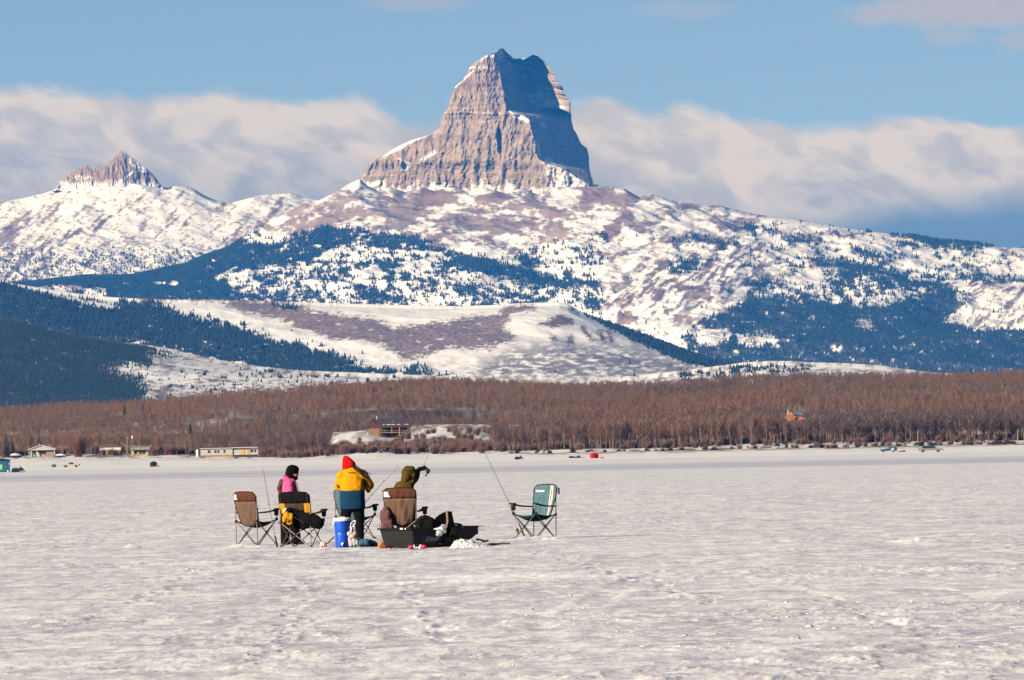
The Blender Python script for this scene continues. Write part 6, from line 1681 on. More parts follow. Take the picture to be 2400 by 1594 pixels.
def person_pink():
    sp = Spot(681, 1277)
    t = thing('person', 'child in black balaclava and pink jacket standing in profile facing right', 'person', sp.loc)
    Hd = (.070, 0, 1.345)
    hips = [(-.05, .08, .74), (-.02, -.08, .74)]; knees = [(-.09, .09, .40), (.07, -.07, .40)]; feet = [(-.10, .10, 0), (.115, -.06, 0)]
    sh = [(-.01, .16, 1.10), (.0, -.16, 1.10)]; elb = [(-.02, .20, .88), (.015, -.20, .88)]; wri = [(.16, .12, .80), (.18, -.10, .80)]
    body(t, Hd, .105, hips, knees, feet, sh, elb, wri, (-.01, 0, 1.02), (1, -.05, -.25), .92)
    J = MB(); torso(J, [(0, 0, .64, .165, .20), (.01, 0, .74, .165, .20), (.015, 0, .88, .16, .195), (.01, 0, 1.0, .158, .19), (-.005, 0, 1.09, .145, .175), (-.01, 0, 1.16, .118, .135), (.0, 0, 1.21, .09, .10)], 24)
    limb(J, [sh[1], elb[1], wri[1]], [.085, .073, .055], 14); limb(J, [sh[0], elb[0], wri[0]], [.085, .073, .055], 14)
    for i in range(9):
        a = math.pi * (.15 + 1.7 * i / 8); J.ball((-.03 + .095 * -math.cos(a) * -1 * .9, .11 * math.sin(a), 1.205 - .012 * i % 2), (.05, .05, .036), 10, 7)
    lump(J, (-.055, -.07, 1.21), (.085, .07, .05), 5, .3, 4); lump(J, (.02, -.11, 1.16), (.09, .06, .045), 6, .3, 4)
    wrinkle(J.build('jacket', m_pink, t, mods=REMESH(.014, 2)), .015, 7)
    q = MB(); sheet(q, lambda a, b: Vector((.125 + .012 * a + .05 * (1 - b) , -.175 + .06 * a - .0 * b, .93 + .22 * b)), 2, 6, .01); q.build('front_trim', m_lav, t)
    q = MB(); q.tube([(.055, -.205, 1.07), (.085, -.225, .96), (.08, -.235, .88)], [.008, .014, .012], 6); q.build('sleeve_strip', m_mag, t)  # dark purple strip down the near sleeve
    T = MB(); torso(T, [(-.02, 0, .55, .125, .15), (-.03, 0, .66, .135, .16), (-.03, 0, .76, .13, .15)], 18)
    for i in range(2): limb(T, [(hips[i][0], hips[i][1], .62), knees[i], (feet[i][0], feet[i][1], .06)], [.105, .092, .085], 14)
    wrinkle(T.build('trousers', m_pants, t, mods=REMESH(.018, 3)), .010, 8)
    boots(t, feet, [(.6, .4, 0), (1, -.1, 0)], s=.95)
    B = MB(); B.ball((.055, 0, 1.355), (.118, .105, .118), 18, 12); B.ball((.02, 0, 1.29), (.10, .09, .10), 14, 10); B.ball((.105, 0, 1.225), (.058, .065, .048), 12, 8); B.tube([(.03, 0, 1.28), (-.02, 0, 1.18)], [.095, .11], 14); B.ball((.085, 0, 1.38), (.10, .095, .085), 14, 10)
    B.build('balaclava', m_knit, t, mods=REMESH(.012, 3))
    fc = MB(); fc.ball((.118, -.018, 1.283), (.045, .062, .026), 12, 8); fc.ball((.160, 0, 1.270), (.010, .011, .014), 8, 6); fc.build('face', m_skin, t, smooth=True)
    ey = MB(); ey.box((.148, -.056, 1.289), (.022, .012, .010)); ey.build('eyebrow', m_eye, t)
    hr = MB(); r = random.Random(4)
    for i in range(60):
        y = r.uniform(-.12, .10); a = Vector((-.045 + r.uniform(-.02, .02), y * .6, 1.27 + r.uniform(-.03, .02)))
        b_ = Vector((-.155 + r.uniform(-.015, .02), y, 1.17 + r.uniform(-.03, .02))); c_ = Vector((-.195 + r.uniform(-.02, .02), y, 1.05 + r.uniform(-.02, .02))); e = Vector((-.15 + r.uniform(-.03, .03), y, .84 + r.uniform(-.06, .08)))
        hr.tube([a, b_, c_, e], [.014, .017, .015, .005], 5)
    hr.build('hair', m_hair_r, t)
    for i in range(2):
        g = MB(); hand(g, Vector(wri[i]), (1, -.3 if i else .1, -.2), (0, 0, 1), .95); g.build('hand', m_glove, t, mods=REMESH(.008, 2))
person_pink()

def person_olive():
    sp = Spot(952, 1269)
    t = thing('person', 'child in hooded olive parka raising a gloved hand with a short rod', 'person', sp.loc)
    s = sp.s * 7.127
    Q = lambda x, y, d=0.0: Vector(((890 + x / 7.127 - sp.u) / sp.s, d, (sp.v - 1070 - y / 7.127) / sp.s))
    Hd = Q(500, 275, .06)
    hips = [(-.08, 0, .70), (.08, 0, .70)]; knees = [(-.09, .03, .38), (.09, .03, .38)]; feet = [(-.10, 0, 0), (.10, 0, 0)]
    sh = [Q(345, 480, .02), Q(560, 420, .02)]; elb = [(-.20, .14, .88), Q(622, 345, .10)]; wri = [(-.04, .25, .85), Q(665, 245, .06)]
    body(t, Hd, .105, hips, knees, feet, sh, elb, wri, Q(450, 540, .02), (.45, 1, -.1), .9)
    J = MB(); torso(J, [(0, 0, .52, .19, .15), (0, 0, .66, .19, .15), (.0, 0, .80, .185, .15), (*Q(440, 640)[:1], 0, Q(0, 640).z, .185, .15), (*Q(437, 560)[:1], .01, Q(0, 560).z, .175, .145), (*Q(440, 490)[:1], .02, Q(0, 490).z, .150, .13), (*Q(455, 430)[:1], .03, Q(0, 430).z, .115, .11), (*Q(470, 380)[:1], .04, Q(0, 380).z, .09, .09)], 24)
    limb(J, [sh[0], elb[0], wri[0]], [.075, .075, .055], 14); limb(J, [sh[1], elb[1], Q(640, 285, .06)], [.078, .072, .058], 14)
    wrinkle(J.build('parka', m_olive, t, mods=REMESH(.015, 3)), .016, 6)
    Hh = MB(); Hh.ball(Q(500, 268, .03), (.125, .135, .125), 18, 12); Hh.ball(Q(535, 235, .03), (.105, .12, .085), 16, 10); Hh.ball(Q(470, 340, .0), (.10, .11, .10), 14, 10); Hh.ball(Q(575, 320, .02), (.082, .10, .085), 14, 10); Hh.ball(Q(440, 400, .0), (.075, .10, .07), 12, 8)
    wrinkle(Hh.build('hood', m_olive, t, mods=REMESH(.014, 3)), .011, 8)
    q = MB(); q.tube([Q(505, 300, -.105), Q(520, 340, -.11), Q(530, 370, -.10)], [.003, .005, .003], 6); q.build('hood_seam', m_pants, t)
    q = MB(); q.tube([Q(425, 230, -.085), Q(500, 235, -.12), Q(575, 250, -.09)], .003, 5); q.build('hood_piping', m_pants, t)
    cf = MB(); cf.tube([Q(632, 350, .0), Q(650, 300, .05), Q(655, 262, .06)], [.045, .05, .047], 12); cf.build('cuff', m_glove, t)
    T = MB(); torso(T, [(0, 0, .50, .17, .12), (0, 0, .62, .17, .13), (0, 0, .72, .16, .13)], 18)
    for i in range(2): limb(T, [(feet[i][0], 0, .58), knees[i], (feet[i][0], 0, .06)], [.098, .085, .078], 14)
    wrinkle(T.build('trousers', m_pants, t, mods=REMESH(.018, 3)), .010, 8)
    boots(t, feet, [(-.2, 1, 0), (.2, 1, 0)], s=.95)
    g = MB(); w = Q(660, 245, .06); limb(g, [Q(635, 265, .06), Q(690, 215, .06)], [.045, .046], 12); hand(g, Q(690, 218, .06), (1, .05, .25), (0, -.3, 1), 1.25, .75); g.build('glove', m_glove, t, mods=REMESH(.009, 2))
    g = MB(); hand(g, Vector(wri[0]), (.6, 1, 0), (0, 0, 1), .95); g.build('hand', m_glove, t, mods=REMESH(.008, 2))
    # the short rod is its own thing, held in the glove
    rt = thing('fishing_rod', 'short ice fishing rod with a yellow tip held up in the glove', 'fishing rod', sp.loc)
    a = Q(765, 150, .04); tip = sp.P(1014, 1049, .04)
    b = MB(); b.tube([Q(752, 235, .04), a], [.012, .011], 7); b.build('handle', m_joint, rt)
    b = MB(); b.tube([a, a.lerp(tip, .5) + Vector((.005, 0, 0)), a.lerp(tip, .92)], [.006, .005, .004], 6); b.build('shaft', m_pole_grey, rt)
    b = MB(); b.tube([a.lerp(tip, .90), tip], [.010, .008], 6); b.build('tip', m_yel, rt)
    b = MB(); c = Q(825, 262, .02)
    b.tube([Q(770, 225, .03), c], .012, 6); lump(b, c, (.036, .03, .04), 3, .2); b.tube([c, Q(800, 325, 0), Q(780, 330, -.01)], [.014, .012, .016], 6); b.tube([c, Q(855, 235, 0), Q(862, 262, 0)], [.012, .012, .014], 6); b.tube([c, Q(845, 218, .0)], [.012, .016], 6)
    b.build('reel', m_joint, rt)
person_olive()

# --- mauve coat over the chair arm
def coat():
    t_ = None; sp = sp4; b = MB()
    Q = lambda x, y, d=0.0: sp.P(890 + x / 7.127, 1070 + y / 7.127, d)
    s = 1 / 7.127 / sp.s
    for (x, y, rx, rz, d) in ((120, 870, 60, 45, -.22), (100, 940, 75, 70, -.22), (90, 1020, 70, 80, -.24), (110, 1100, 75, 80, -.24), (150, 1000, 50, 110, -.27), (170, 1090, 65, 90, -.26), (195, 1150, 50, 60, -.26), (120, 1180, 62, 75, -.24), (130, 1250, 48, 60, -.24), (145, 1300, 36, 35, -.24), (60, 1000, 40, 90, -.2), (75, 1130, 36, 70, -.24)):
        lump(b, Q(x, y, d), (rx * s, .075, rz * s), int(x + y), .16, 5, 14, 10)
    m = cm('mauve coat cloth', (.135, .062, .060), .85, .25, 8, .6)
    o = wrinkle(b.build('coat', m, None, mods=REMESH(.014, 3)), .016, 7); o.location = sp.loc; tag(o, 'mauve coat hanging over the left arm of the wide brown chair', 'coat')
    q = MB(); q.tube([Q(15, 1100, -.27), Q(5, 1135, -.28), Q(15, 1165, -.28), Q(38, 1180, -.27)], .006, 6); c = q.build('drawcord', m_joint, o)
coat()

# --- cooler, grocery bag, blue sack, small litter
def cooler():
    sp = Spot(803, 1283.5); t = thing('water_cooler', 'round blue water cooler with a white lid and spigot', 'cooler', sp.loc)
    mb_ = mat('blue plastic', (.003, .085, .60), .38, .06, 6, 0, spec=.5); mw_ = mat('white plastic', (.80, .79, .77), .4, .04, 6)
    b = MB(); b.lathe([(.118, -.01), (.124, .02), (.128, .10), (.129, .20), (.130, .255), (.1285, .26), (.1285, .268), (.132, .275), (.138, .36), (.143, .425), (.146, .445), (.146, .46), (.12, .462)], (0, 0, 0), 40); b.build('body', mb_, t, smooth=True)
    b = MB(); b.lathe([(.12, .462), (.160, .463), (.163, .475), (.163, .505), (.156, .520), (.13, .528), (.05, .531), (.02, .532)], (0, 0, 0), 40); ld = b.build('lid', mw_, t, smooth=True)
    b = MB(); b.box((.0, 0, .536), (.10, .04, .012)); b.build('lid_handle', mw_, ld)
    for x, nm in ((-.15, 'handle'), (.15, 'handle')):
        b = MB(); b.box((x * 1.02, 0, .44), (.035, .09, .035)); b.box((x * 1.10, 0, .40), (.014, .09, .05)); b.build(nm, mw_ if x < 0 else mb_, t)
    b = MB(); b.box((.115, -.10, .245), (.055, .03, .06)); b.build('bracket', mw_, t)
    b = MB(); b.box((-.003, -.135, .075), (.050, .03, .030), 0, .8); b.tube([(-.003, -.145, .07), (-.003, -.15, .035)], [.016, .011], 8); b.build('spigot', mw_, t)
    b = MB(); b.box((-.003, -.124, .065), (.085, .012, .10)); b.build('spigot_recess', mb_, t)
cooler()

def grocery_bag():
    sp = Spot(828, 1284); t = thing('plastic_bag', 'white plastic grocery bag with red print against the blue cooler', 'bag', sp.loc)
    m = bpy.data.materials.new('thin white plastic with red print'); n, l = nt(m)
    out = n.new('ShaderNodeOutputMaterial'); b = n.new('ShaderNodeBsdfPrincipled'); l.new(b.outputs[0], out.inputs[0]); b.inputs['Roughness'].default_value = .35
    b.inputs['Transmission Weight'].default_value = .0
    tc = n.new('ShaderNodeTexCoord'); nz = n.new('ShaderNodeTexNoise'); nz.inputs['Scale'].default_value = 48; nz.inputs['Detail'].default_value = 3; l.new(tc.outputs['Object'], nz.inputs['Vector'])
    sx = n.new('ShaderNodeSeparateXYZ'); l.new(tc.outputs['Object'], sx.inputs[0])
    a = n.new('ShaderNodeMapRange'); l.new(sx.outputs[2], a.inputs[0]); a.inputs[1].default_value = .13; a.inputs[2].default_value = .2
    c = n.new('ShaderNodeMapRange'); l.new(sx.outputs[2], c.inputs[0]); c.inputs[1].default_value = .30; c.inputs[2].default_value = .27
    k = n.new('ShaderNodeMath'); k.operation = 'MULTIPLY'; l.new(a.outputs[0], k.inputs[0]); l.new(c.outputs[0], k.inputs[1])
    th = n.new('ShaderNodeMapRange'); l.new(nz.outputs['Fac'], th.inputs[0]); th.inputs[1].default_value = .50; th.inputs[2].default_value = .56
    k2 = n.new('ShaderNodeMath'); k2.operation = 'MULTIPLY'; l.new(k.outputs[0], k2.inputs[0]); l.new(th.outputs[0], k2.inputs[1])
    mx = n.new('ShaderNodeMix'); mx.data_type = 'RGBA'; l.new(k2.outputs[0], mx.inputs[0]); mx.inputs[6].default_value = (.50, .47, .46, 1); mx.inputs[7].default_value = (.60, .09, .08, 1); l.new(mx.outputs[2], b.inputs['Base Color'])
    Q = lambda x, y, d=0.0: sp.P(770 + x / 6.814, 1060 + y / 6.814, d)
    s = 1 / 6.814 / sp.s; B = MB()
    for x, y, rx, rz in ((370, 1440, 52, 80), (415, 1440, 55, 80), (395, 1340, 58, 70), (370, 1290, 40, 55), (430, 1300, 28, 50), (350, 1390, 36, 70), (460, 1450, 30, 60), (380, 1230, 18, 45)):
        lump(B, Q(x, y, -.13), (rx * s, .07, rz * s), x, .35, 6, 16, 12)
    B.build('bag_body', m, t, mods=REMESH(.010, 1))
    for pts in ([(375, 1270), (358, 1200), (372, 1130), (400, 1105), (440, 1098), (455, 1105)], [(395, 1270), (405, 1200), (425, 1150), (450, 1110)], [(430, 1280), (440, 1260), (425, 1235)]):
        q = MB(); q.tube([Q(x, y, -.14 + .03 * (i % 2)) for i, (x, y) in enumerate(pts)], [.012, .010, .011, .010, .013, .010][:len(pts)], 6); q.build('handle', m_white_l, t)
grocery_bag()

def small_camp_things():
    # blue sack
    sp = Spot(864, 1281.5); Q = lambda x, y, d=0.0: sp.P(770 + x / 6.814, 1060 + y / 6.814, d); s = 1 / 6.814 / sp.s; B = MB()
    for x, y, rx, rz in ((540, 1450, 60, 68), (600, 1445, 66, 70), (660, 1450, 60, 62), (715, 1462, 55, 48), (765, 1480, 45, 28), (510, 1460, 40, 55)):
        lump(B, Q(x, y, .05), (rx * s, .12, rz * s), x, .10, 3, 16, 11)
    o = B.build('sack', cm('slate blue sack cloth', (.045, .115, .19), .85, .15, 5, .5), None, mods=REMESH(.014, 4)); o.location = sp.loc; tag(o, 'slate blue soft sack lying on the snow right of the cooler', 'bag')
    def scrap(name, u, v, rx, rz, col, label, cat, seed, k=5, ry=.05, group=None):
        sp_ = Spot(u, v); r = random.Random(seed); B_ = MB()
        for i in range(k): lump(B_, (r.uniform(-.7, .7) * rx, r.uniform(-.5, .5) * ry, rz * r.uniform(.4, .9)), (rx * r.uniform(.35, .6), ry * r.uniform(.5, .9), rz * r.uniform(.5, .8)), seed + i, .5, 5, 10, 7)
        o_ = B_.build(name, cm('cloth ' + name + str(seed), col, .7, .25, 30, .4), None, mods=REMESH(.009, 1)); o_.location = sp_.loc; return tag(o_, label, cat, group)
    scrap('glove', 895, 1285, .075, .075, (.75, .22, .035), 'crumpled orange glove on the snow left of the sled', 'glove', 11)
    scrap('wrapper', 907, 1285, .05, .035, (.22, .01, .09), 'dark magenta wrapper beside the orange glove', 'wrapper', 12)
    scrap('rag', 918, 1287, .07, .016, (.72, .36, .13), 'thin orange rag on the snow at the near corner of the sled', 'rag', 13)
    scrap('wrapper', 758, 1283, .055, .07, (.75, .55, .52), 'pale pink wrapper on the snow left of the blue cooler', 'wrapper', 14)
    scrap('wrapper', 763, 1283.5, .025, .035, (.60, .03, .09), 'small crimson wrapper touching the pale pink one', 'wrapper', 15)
    def cup(u, v, rz, label):
        sp_ = Spot(u, v); t = thing('bait_cup', label, 'cup', sp_.loc + Vector((0, 0, .035)), rz, 'pink bait cups by the sled')
        b = MB(); n = 14
        b.loft([[(x, r_ * math.cos(2 * math.pi * i / n), r_ * math.sin(2 * math.pi * i / n)) for i in range(n)] for x, r_ in ((-.05, .028), (.03, .038), (.032, .030), (-.04, .02))]); b.build('cup', mat('pink cup ' + label[:6], (.72, .035, .09), .5, .1), t, smooth=True)
        b = MB(); b.loft([[(x, r_ * math.cos(2 * math.pi * i / n), r_ * math.sin(2 * math.pi * i / n)) for i in range(n)] for x, r_ in ((.034, .040), (.055, .041), (.058, .035))]); b.build('lid', m_white_l, t)
        b = MB(); lump(b, (.085, -.01, -.012), (.03, .03, .022), 4, .3); b.build('contents', m_white_l, t)
    cup(964, 1287, .15, 'pink bait cup lying below the corner of the sled'); cup(992, 1286, 2.6, 'pink bait cup tipped over below the lettering on the sled')
    # wooden handled scoop
    sp = Spot(775, 1275); t = thing('ice_scoop', 'scoop with an orange wooden handle lying left of the cooler', 'scoop', sp.loc)
    Q = lambda x, y, d=0.0: sp.P(520 + x / 5.9, 1050 + y / 5.9, d)
    b = MB(); b.tube([Q(1462, 1318, -.1), Q(1500, 1278, -.02), Q(1542, 1240, .06)], [.014, .016, .013], 8); b.build('handle', mat('orange wood', (.42, .19, .09), .6, .3, 20), t)
    b = MB(); b.tube([Q(1540, 1242, .06), Q(1552, 1232, .08)], .015, 8); b.build('end_cap', m_joint, t)
    b = MB(); b.tube([Q(1465, 1315, -.1), Q(1400, 1328, -.12)], .007, 6); b.lathe([(.03, 0), (.06, .02), (.065, .03)], Q(1380, 1330, -.12), 12); b.build('bowl', m_pole_grey, t)
    # sticks on the snow
    for (u, v, pts, lab) in ((1170, 1277, [(1388, 1196), (1440, 1188), (1500, 1190), (1560, 1180), (1655, 1184)], 'longer black stick lying on the snow right of the sled'), (1132, 1271, [(1250, 1132), (1300, 1142), (1330, 1158), (1385, 1150)], 'shorter dark stick on the snow nearer the sled')):
        sp = Spot(u, v); b = MB(); b.tube([sp.P(880 + x / 5.247, 1050 + y / 5.247, .3 * math.sin(i)) + Vector((0, 0, .012)) for i, (x, y) in enumerate(pts)], [.022, .017, .018, .015, .010][:len(pts)], 7)
        if v == 1277: b.tube([sp.P(1144 + .5, 1278) , sp.P(1158, 1277, -.3), sp.P(1166, 1277.5, -.4)], [.014, .016, .008], 6)
        o = b.build('stick', m_joint); o.location = sp.loc; tag(o, lab, 'stick')
    # heap of white slush beside the sled
    sp = Spot(1098, 1283.5); nx, ny = 70, 34
    gx, gy = np.meshgrid(np.linspace(-.34, .62, nx), np.linspace(-.42, .50, ny))
    pf = np.interp(gx, [-.34, -.26, -.20, -.05, .08, .22, .40, .62], [0, .10, .155, .165, .125, .085, .035, 0])
    hz = pf * np.clip(1 - (np.abs(gy) / .44) ** 2.2, 0, 1) * (1 + .55 * fbm(gx * 7, gy * 5, 91, 5, .6)) + .012 * fbm(gx * 22, gy * 22, 93, 3) * (pf > .01) - .015
    b = MB(); b.add(list(zip(gx.ravel(), gy.ravel(), hz.ravel())), [tuple(q) for q in grid_faces(ny, nx)])
    o = b.build('snow_heap', mat('clean scooped snow', (.66, .64, .60), .6, .05, 20, .5), None); o.location = sp.loc; tag(o, 'white heap of scooped slush at the right end of the sled', 'snow heap')
small_camp_things()

# --- sled and its load
def sled():
    sp = Spot(969.5, 1284); be = rad(43)
    m_tub = mat('black polyethylene', (.005, .005, .0055), .5, .25, 10, .05, spec=.22)
    t = thing('cargo_sled', 'black plastic cargo sled with blue, white and gold lettering, piled with gear', 'sled', sp.loc, be)
    # local: x along the sled away from us, y across to the left; near corner is the origin
    L, Wd, H = 1.52, .74, .345
    b = MB(); rings = []
    for x, zb, fl in ((0, 0.0, .0), (.06, -.005, 0), (1.0, 0, 0), (1.18, .05, 0), (1.36, .13, .0), (1.50, .21, .0)):
        o_ = .03; h = H + (.01 if x > 1.2 else 0)
        rings.append([(x, .0, zb), (x, -.03, h - .03), (x, -.055, h - .03), (x, -.055, h), (x, .0, h), (x, .025, zb + .03), (x, Wd - .025, zb + .03), (x, Wd, h), (x, Wd + .055, h), (x, Wd + .055, h - .03), (x, Wd + .03, h - .03), (x, Wd, zb)])
    b.loft(rings); b.build('tub', m_tub, t)
    e = MB(); e.add([(-.075, -.05, H), (-.075, Wd + .05, H), (0, Wd, 0), (0, 0, 0), (-.045, -.05, H), (-.045, Wd + .05, H), (.03, Wd, .02), (.03, 0, .02)], [(0, 1, 2, 3), (7, 6, 5, 4), (0, 4, 5, 1), (1, 5, 6, 2), (2, 6, 7, 3), (3, 7, 4, 0)]); e.build('end_panel', mat('sunlit tone black plastic', (.014, .0135, .013), .5, .3, 9, .1), t)  # paler than the tub: sunlight on this end is put in its colour
    e = MB(); e.box((1.515, Wd / 2, .28), (.03, Wd, .15)); e.build('nose_panel', m_tub, t)
    e = MB(); e.box((-.09, Wd / 2, H - .012), (.06, Wd + .12, .03)); e.build('rim', m_tub, t)
    for y in (.12, .02):
        e = MB(); e.box((-.123, y + .05, H - .012), (.006, .07 if y > .1 else .025, .028)); e.build('sticker', m_white_l, t)
    for x in (.70, 1.0):
        e = MB(); e.box((x, -.022, .155), (.03, .02, .27)); e.build('rib', m_tub, t)
    for x in (.10, .62):
        e = MB(); e.box((x + .02, -.012, .055), (.11, .006, .008)); e.build('marking', m_print, t)
    # lettering on the long side (its outside looks along -y)
    m_lb = mat('logo blue', (.008, .06, .48), .5, .05); m_gold = mat('logo gold', (.62, .31, .05), .5, .05)
    def side(x, z, d): return Matrix.Translation((x, -.0306 * z / (H - .03) - d - .012 * 0, z)) @ Matrix.Rotation(math.pi / 2 + math.atan(.03 / .315), 4, 'X')
    q = MB()
    def bl(pts):
        A = [Vector((x, -.03 * z / .315 - .004, z)) for x, z in pts]; Bq = [p + Vector((0, .003, 0)) for p in A]; n = len(A)
        q.add(A + Bq, [tuple(range(n)), tuple(reversed(range(n, 2 * n)))] + [(i, n + i, n + (i + 1) % n, (i + 1) % n) for i in range(n)])
    bl([(.150, .176), (.18, .190), (.31, .190), (.29, .135), (.245, .135), (.25, .160), (.20, .162), (.165, .168)]); bl([(.50, .186), (.58, .184), (.615, .165), (.60, .138), (.54, .112), (.50, .114), (.535, .140), (.54, .165)])
    q.build('logo_shape', m_lb, t)
    text('lettering', 'Otter', .098, m_print, t, side(.415, .120, .0075), .25, .004, .0015, 1.32)
    text('lettering', 'Outdoors', .058, m_gold, t, side(.335, .082, .0065), .28, .001, .0015, 1.32)
    M_ = t
    # things in the sled are placed in world axes from the same corner
    S = lambda x, y, d: sp.P(880 + x / 5.247, 1050 + y / 5.247, d)
    s = 1 / 5.247 / sp.s
    g = thing('duffel_bag', 'bulging black duffel bag lying in the sled', 'bag', sp.loc)
    B = MB()
    for x, y, rx, rz, d in ((610, 925, 110, 95, .45), (550, 950, 70, 70, .4), (670, 940, 80, 85, .42), (640, 980, 120, 50, .40), (730, 960, 60, 70, .5)): lump(B, S(x, y, d), (rx * s, .17, rz * s), x, .08, 3, 18, 12)
    wrinkle(B.build('body', m_black, g, mods=REMESH(.018, 5)), .010, 6)
    q = MB(); q.tube([S(520, 900, .30), S(600, 850, .27), S(690, 880, .30)], .010, 6); q.build('strap', m_joint, g)
    g = thing('seat_cushion', 'black padded seat back with a tan edge strip rising from the sled', 'seat', sp.loc)
    q = MB(); pl = [(735, 870), (780, 835), (830, 806), (880, 789), (908, 788), (920, 850), (935, 930), (948, 1000), (740, 1000)]
    A = [S(x, y, .42 + .0016 * (x - 735) * .5) for x, y in pl]; Bb = [p + Vector((.05, .16, -.01)) for p in A]; n = len(A)
    q.add(A + Bb, [tuple(range(n)), tuple(reversed(range(n, 2 * n)))] + [(i, n + i, n + (i + 1) % n, (i + 1) % n) for i in range(n)]); q.build('pad', m_black, g)
    q = MB(); sheet(q, lambda a, b: S(868 + 24 * a + 6 * math.sin(b * 3) - (10 * b if b > .75 else 0), 794 + 196 * b, .485), 2, 10, .012); q.build('edge_strip', cm('tan webbing', (.33, .22, .16)), g)
    q = MB(); q.prism([(S(935, 0, 0).x, S(0, 985, 0).z), (S(1000, 0, 0).x, S(0, 1000, 0).z), (S(1000, 0, 0).x, S(0, 1110, 0).z), (S(900, 0, 0).x, S(0, 1110, 0).z)], .42, .60); q.build('base', m_black, g)
    g = thing('snack_bag', 'crumpled silver foil snack bag hanging over the side of the sled', 'bag', sp.loc)
    m_foil = bpy.data.materials.new('printed foil'); n_, l_ = nt(m_foil)
    out = n_.new('ShaderNodeOutputMaterial'); bs = n_.new('ShaderNodeBsdfPrincipled'); l_.new(bs.outputs[0], out.inputs[0]); bs.inputs['Metallic'].default_value = .55; bs.inputs['Roughness'].default_value = .35
    tc = n_.new('ShaderNodeTexCoord'); nz = n_.new('ShaderNodeTexNoise'); nz.inputs['Scale'].default_value = 26; nz.inputs['Detail'].default_value = 4; l_.new(tc.outputs['Object'], nz.inputs[0])
    rp = n_.new('ShaderNodeValToRGB'); l_.new(nz.outputs['Fac'], rp.inputs[0])
    els = rp.color_ramp.elements
    for _ in range(3): els.new(.5)
    for e_, (p_, c_) in zip(els, ((.34, (.10, .14, .24)), (.42, (.55, .55, .58)), (.50, (.85, .84, .84)), (.57, (.80, .74, .72)), (.64, (.42, .12, .10)))): e_.position = p_; e_.color = (*c_, 1)
    l_.new(rp.outputs[0], bs.inputs['Base Color'])
    B = MB()
    for x, y, rx, rz in ((820, 1010, 45, 50), (790, 1050, 45, 42), (840, 980, 40, 36), (770, 1075, 28, 20), (850, 1030, 30, 30)): lump(B, S(x, y, .10 + .0012 * (x - 770)), (rx * s, .05, rz * s), x, .45, 8, 18, 13)
    B.build('bag_body', m_foil, g, mods=REMESH(.009, 0))
    q = MB(); q.add([S(712, 1003, .2), S(770, 985, .2), S(800, 1005, .15), S(752, 1012, .15), S(712, 1003, .206), S(770, 985, .206), S(800, 1005, .156), S(752, 1012, .156)], [(0, 1, 2, 3), (7, 6, 5, 4), (0, 4, 5, 1), (1, 5, 6, 2), (2, 6, 7, 3), (3, 7, 4, 0)]); q.build('flap', m_white_l, g)
    q = MB(); sheet(q, lambda a, b: S(478 + 130 * a + 12 * b, 950 + 50 * a ** .8 + 24 * b - 14 * math.sin(a * 3.1), .12 + .25 * a), 10, 3, .01)
    o = q.build('blanket', cm('pale pink cloth', (.55, .36, .30)), None, smooth=True); o.location = sp.loc; tag(o, 'folded pale pink cloth tucked at the left rim of the sled', 'cloth')
    q = MB(); sheet(q, lambda a, b: S(556 + 72 * a, 990 - 12 * a + 22 * b, .22 + .1 * a), 5, 2, .012)
    o = q.build('magazine', cm('pale blue paper', (.28, .42, .55), .5)); o.location = sp.loc; tag(o, 'pale blue folded paper lying beside the duffel bag', 'paper')
    q = MB()
    for i in range(4):
        c = S(1012, 985, .78); q.tube([c + Vector((.085 * math.cos(a) - .02 * i, .05 * i - .1, .062 * math.sin(a))) for a in [2 * math.pi * k / 14 for k in range(15)]], .010, 5)
    o = q.build('rope_coil', mat('grey black rope', (.07, .065, .06), .8, .7, 40)); o.location = sp.loc; tag(o, 'coil of dark rope on the nose of the sled', 'rope')
    for (p0, p1, lab, r_) in (((952, 972), (1342, 986), 'grey rod laid along the nose of the sled pointing right', .008), ((945, 948), (1130, 982), 'thin dark rod sloping onto the rope coil', .006), ((1130, 990), (1345, 1030), 'thin dark rod tip drooping past the sled nose', .005)):
        g = thing('fishing_rod', lab, 'fishing rod', sp.loc); a, b_ = S(*p0, .75), S(*p1, 1.1)
        q = MB(); q.tube([a, a.lerp(b_, .25)], r_ * 1.6, 7); q.build('handle', m_joint, g); q = MB(); q.tube([a.lerp(b_, .25), b_], [r_, r_ * .7], 6); q.build('shaft', m_pole_grey, g)
    # torn skirt cloth hanging from the nose
    q = MB(); sheet(q, lambda a, b: S(1005 + 210 * a, 992 + (8 + 90 * b) * (1 - .12 * math.sin(a * 9)) + 10 * math.sin(a * 21) * b, .95 + .12 * a), 16, 5, .03)
    o = q.build('tarp', m_black, None); o.location = sp.loc; tag(o, 'black tarp hanging ragged over the nose of the sled', 'tarp')
sled()

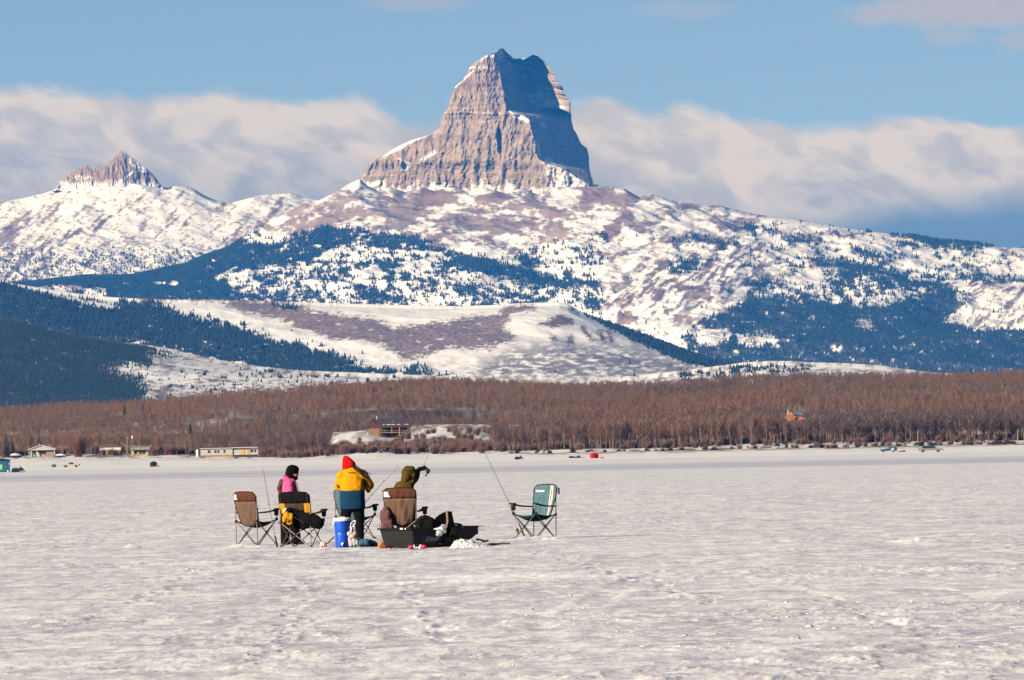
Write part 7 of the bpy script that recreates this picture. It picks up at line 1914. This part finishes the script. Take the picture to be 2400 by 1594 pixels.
# --- fishing rods standing on the ice
def rods():
    def rod(u, v, pts, r0_, r1, label, butt, guides=6, reel=None, m=m_pole_dark, hm=None):
        sp = Spot(u, v); t = thing('fishing_rod', label, 'fishing rod', sp.loc)
        P_ = [sp.P(x, y, d) for x, y, d in pts]
        a, e = P_[0], P_[-1]; k = butt
        b = MB(); b.tube([a, a.lerp(P_[1], 1.0) if k >= 1 else a.lerp(P_[1], k)], [r0_ * 2.1, r0_ * 1.7], 8); b.build('handle', hm or m_joint, t)
        b = MB(); Q = [a.lerp(P_[1], min(k, .98))] + P_[1:]; n = len(Q); b.tube(Q, [r0_ + (r1 - r0_) * i / (n - 1) for i in range(n)], 6); b.build('shaft', m, t)
        for i in range(guides):
            f_ = .25 + .75 * i / max(1, guides - 1); p = P_[1].lerp(e, f_) if len(P_) < 3 else (P_[1].lerp(P_[2], f_ * 2) if f_ < .5 else P_[2].lerp(P_[-1], f_ * 2 - 1)); rr = .016 - .010 * f_
            g = MB(); g.tube([p + Vector((-.012 - rr + rr * math.cos(q), 0, rr * math.sin(q))) for q in [2 * math.pi * j / 8 for j in range(9)]], .003, 4); g.build('guide', m_pole_grey, t)
        if reel:
            c = sp.P(*reel); b = MB(); b.ball(c, (.035, .03, .030), 10, 7); b.tube([c, c + Vector((.05, 0, -.02))], .012, 6); b.tube([c + Vector((.02, 0, -.03)), c + Vector((.04, 0, -.10))], [.02, .012], 6); rl = b.build('reel', m_joint, t)
            b = MB(); b.ball(c + Vector((-.012, -.02, .006)), (.024, .018, .024), 10, 7); b.build('spool', mat('brass spool', (.55, .38, .16), .35, .1, 5, 0, .7), rl)
        return t
    rod(650.5, 1282.5, [(650.5, 1283, -.1), (645, 1255, -.1), (634, 1190, .05), (620, 1102, .1)], .0085, .004, 'slim dark fishing rod standing between the brown and black chairs', .98, 6)
    rod(1229, 1256.5, [(1229, 1257, -.15), (1216, 1224, -.12), (1204.5, 1207, -.05), (1192, 1172, 0), (1165, 1112, .1), (1136, 1050, .2)], .0085, .004, 'long fishing rod leaning on the pale teal chair at the right', .9, 5, (1211, 1241, -.2), m_pole_dark, mat('cork and brown grip', (.06, .03, .022), .7, .3, 20))
    rod(856, 1268, [(846, 1196, .25), (860, 1175, .25), (892, 1140, .3), (925, 1107, .35), (938, 1094, .35)], .006, .003, 'thin pinkish rod slanting up between the yellow jacket and the brown chair', .5, 3, None, mat('pinkish rod blank', (.22, .12, .11), .5))
rods()
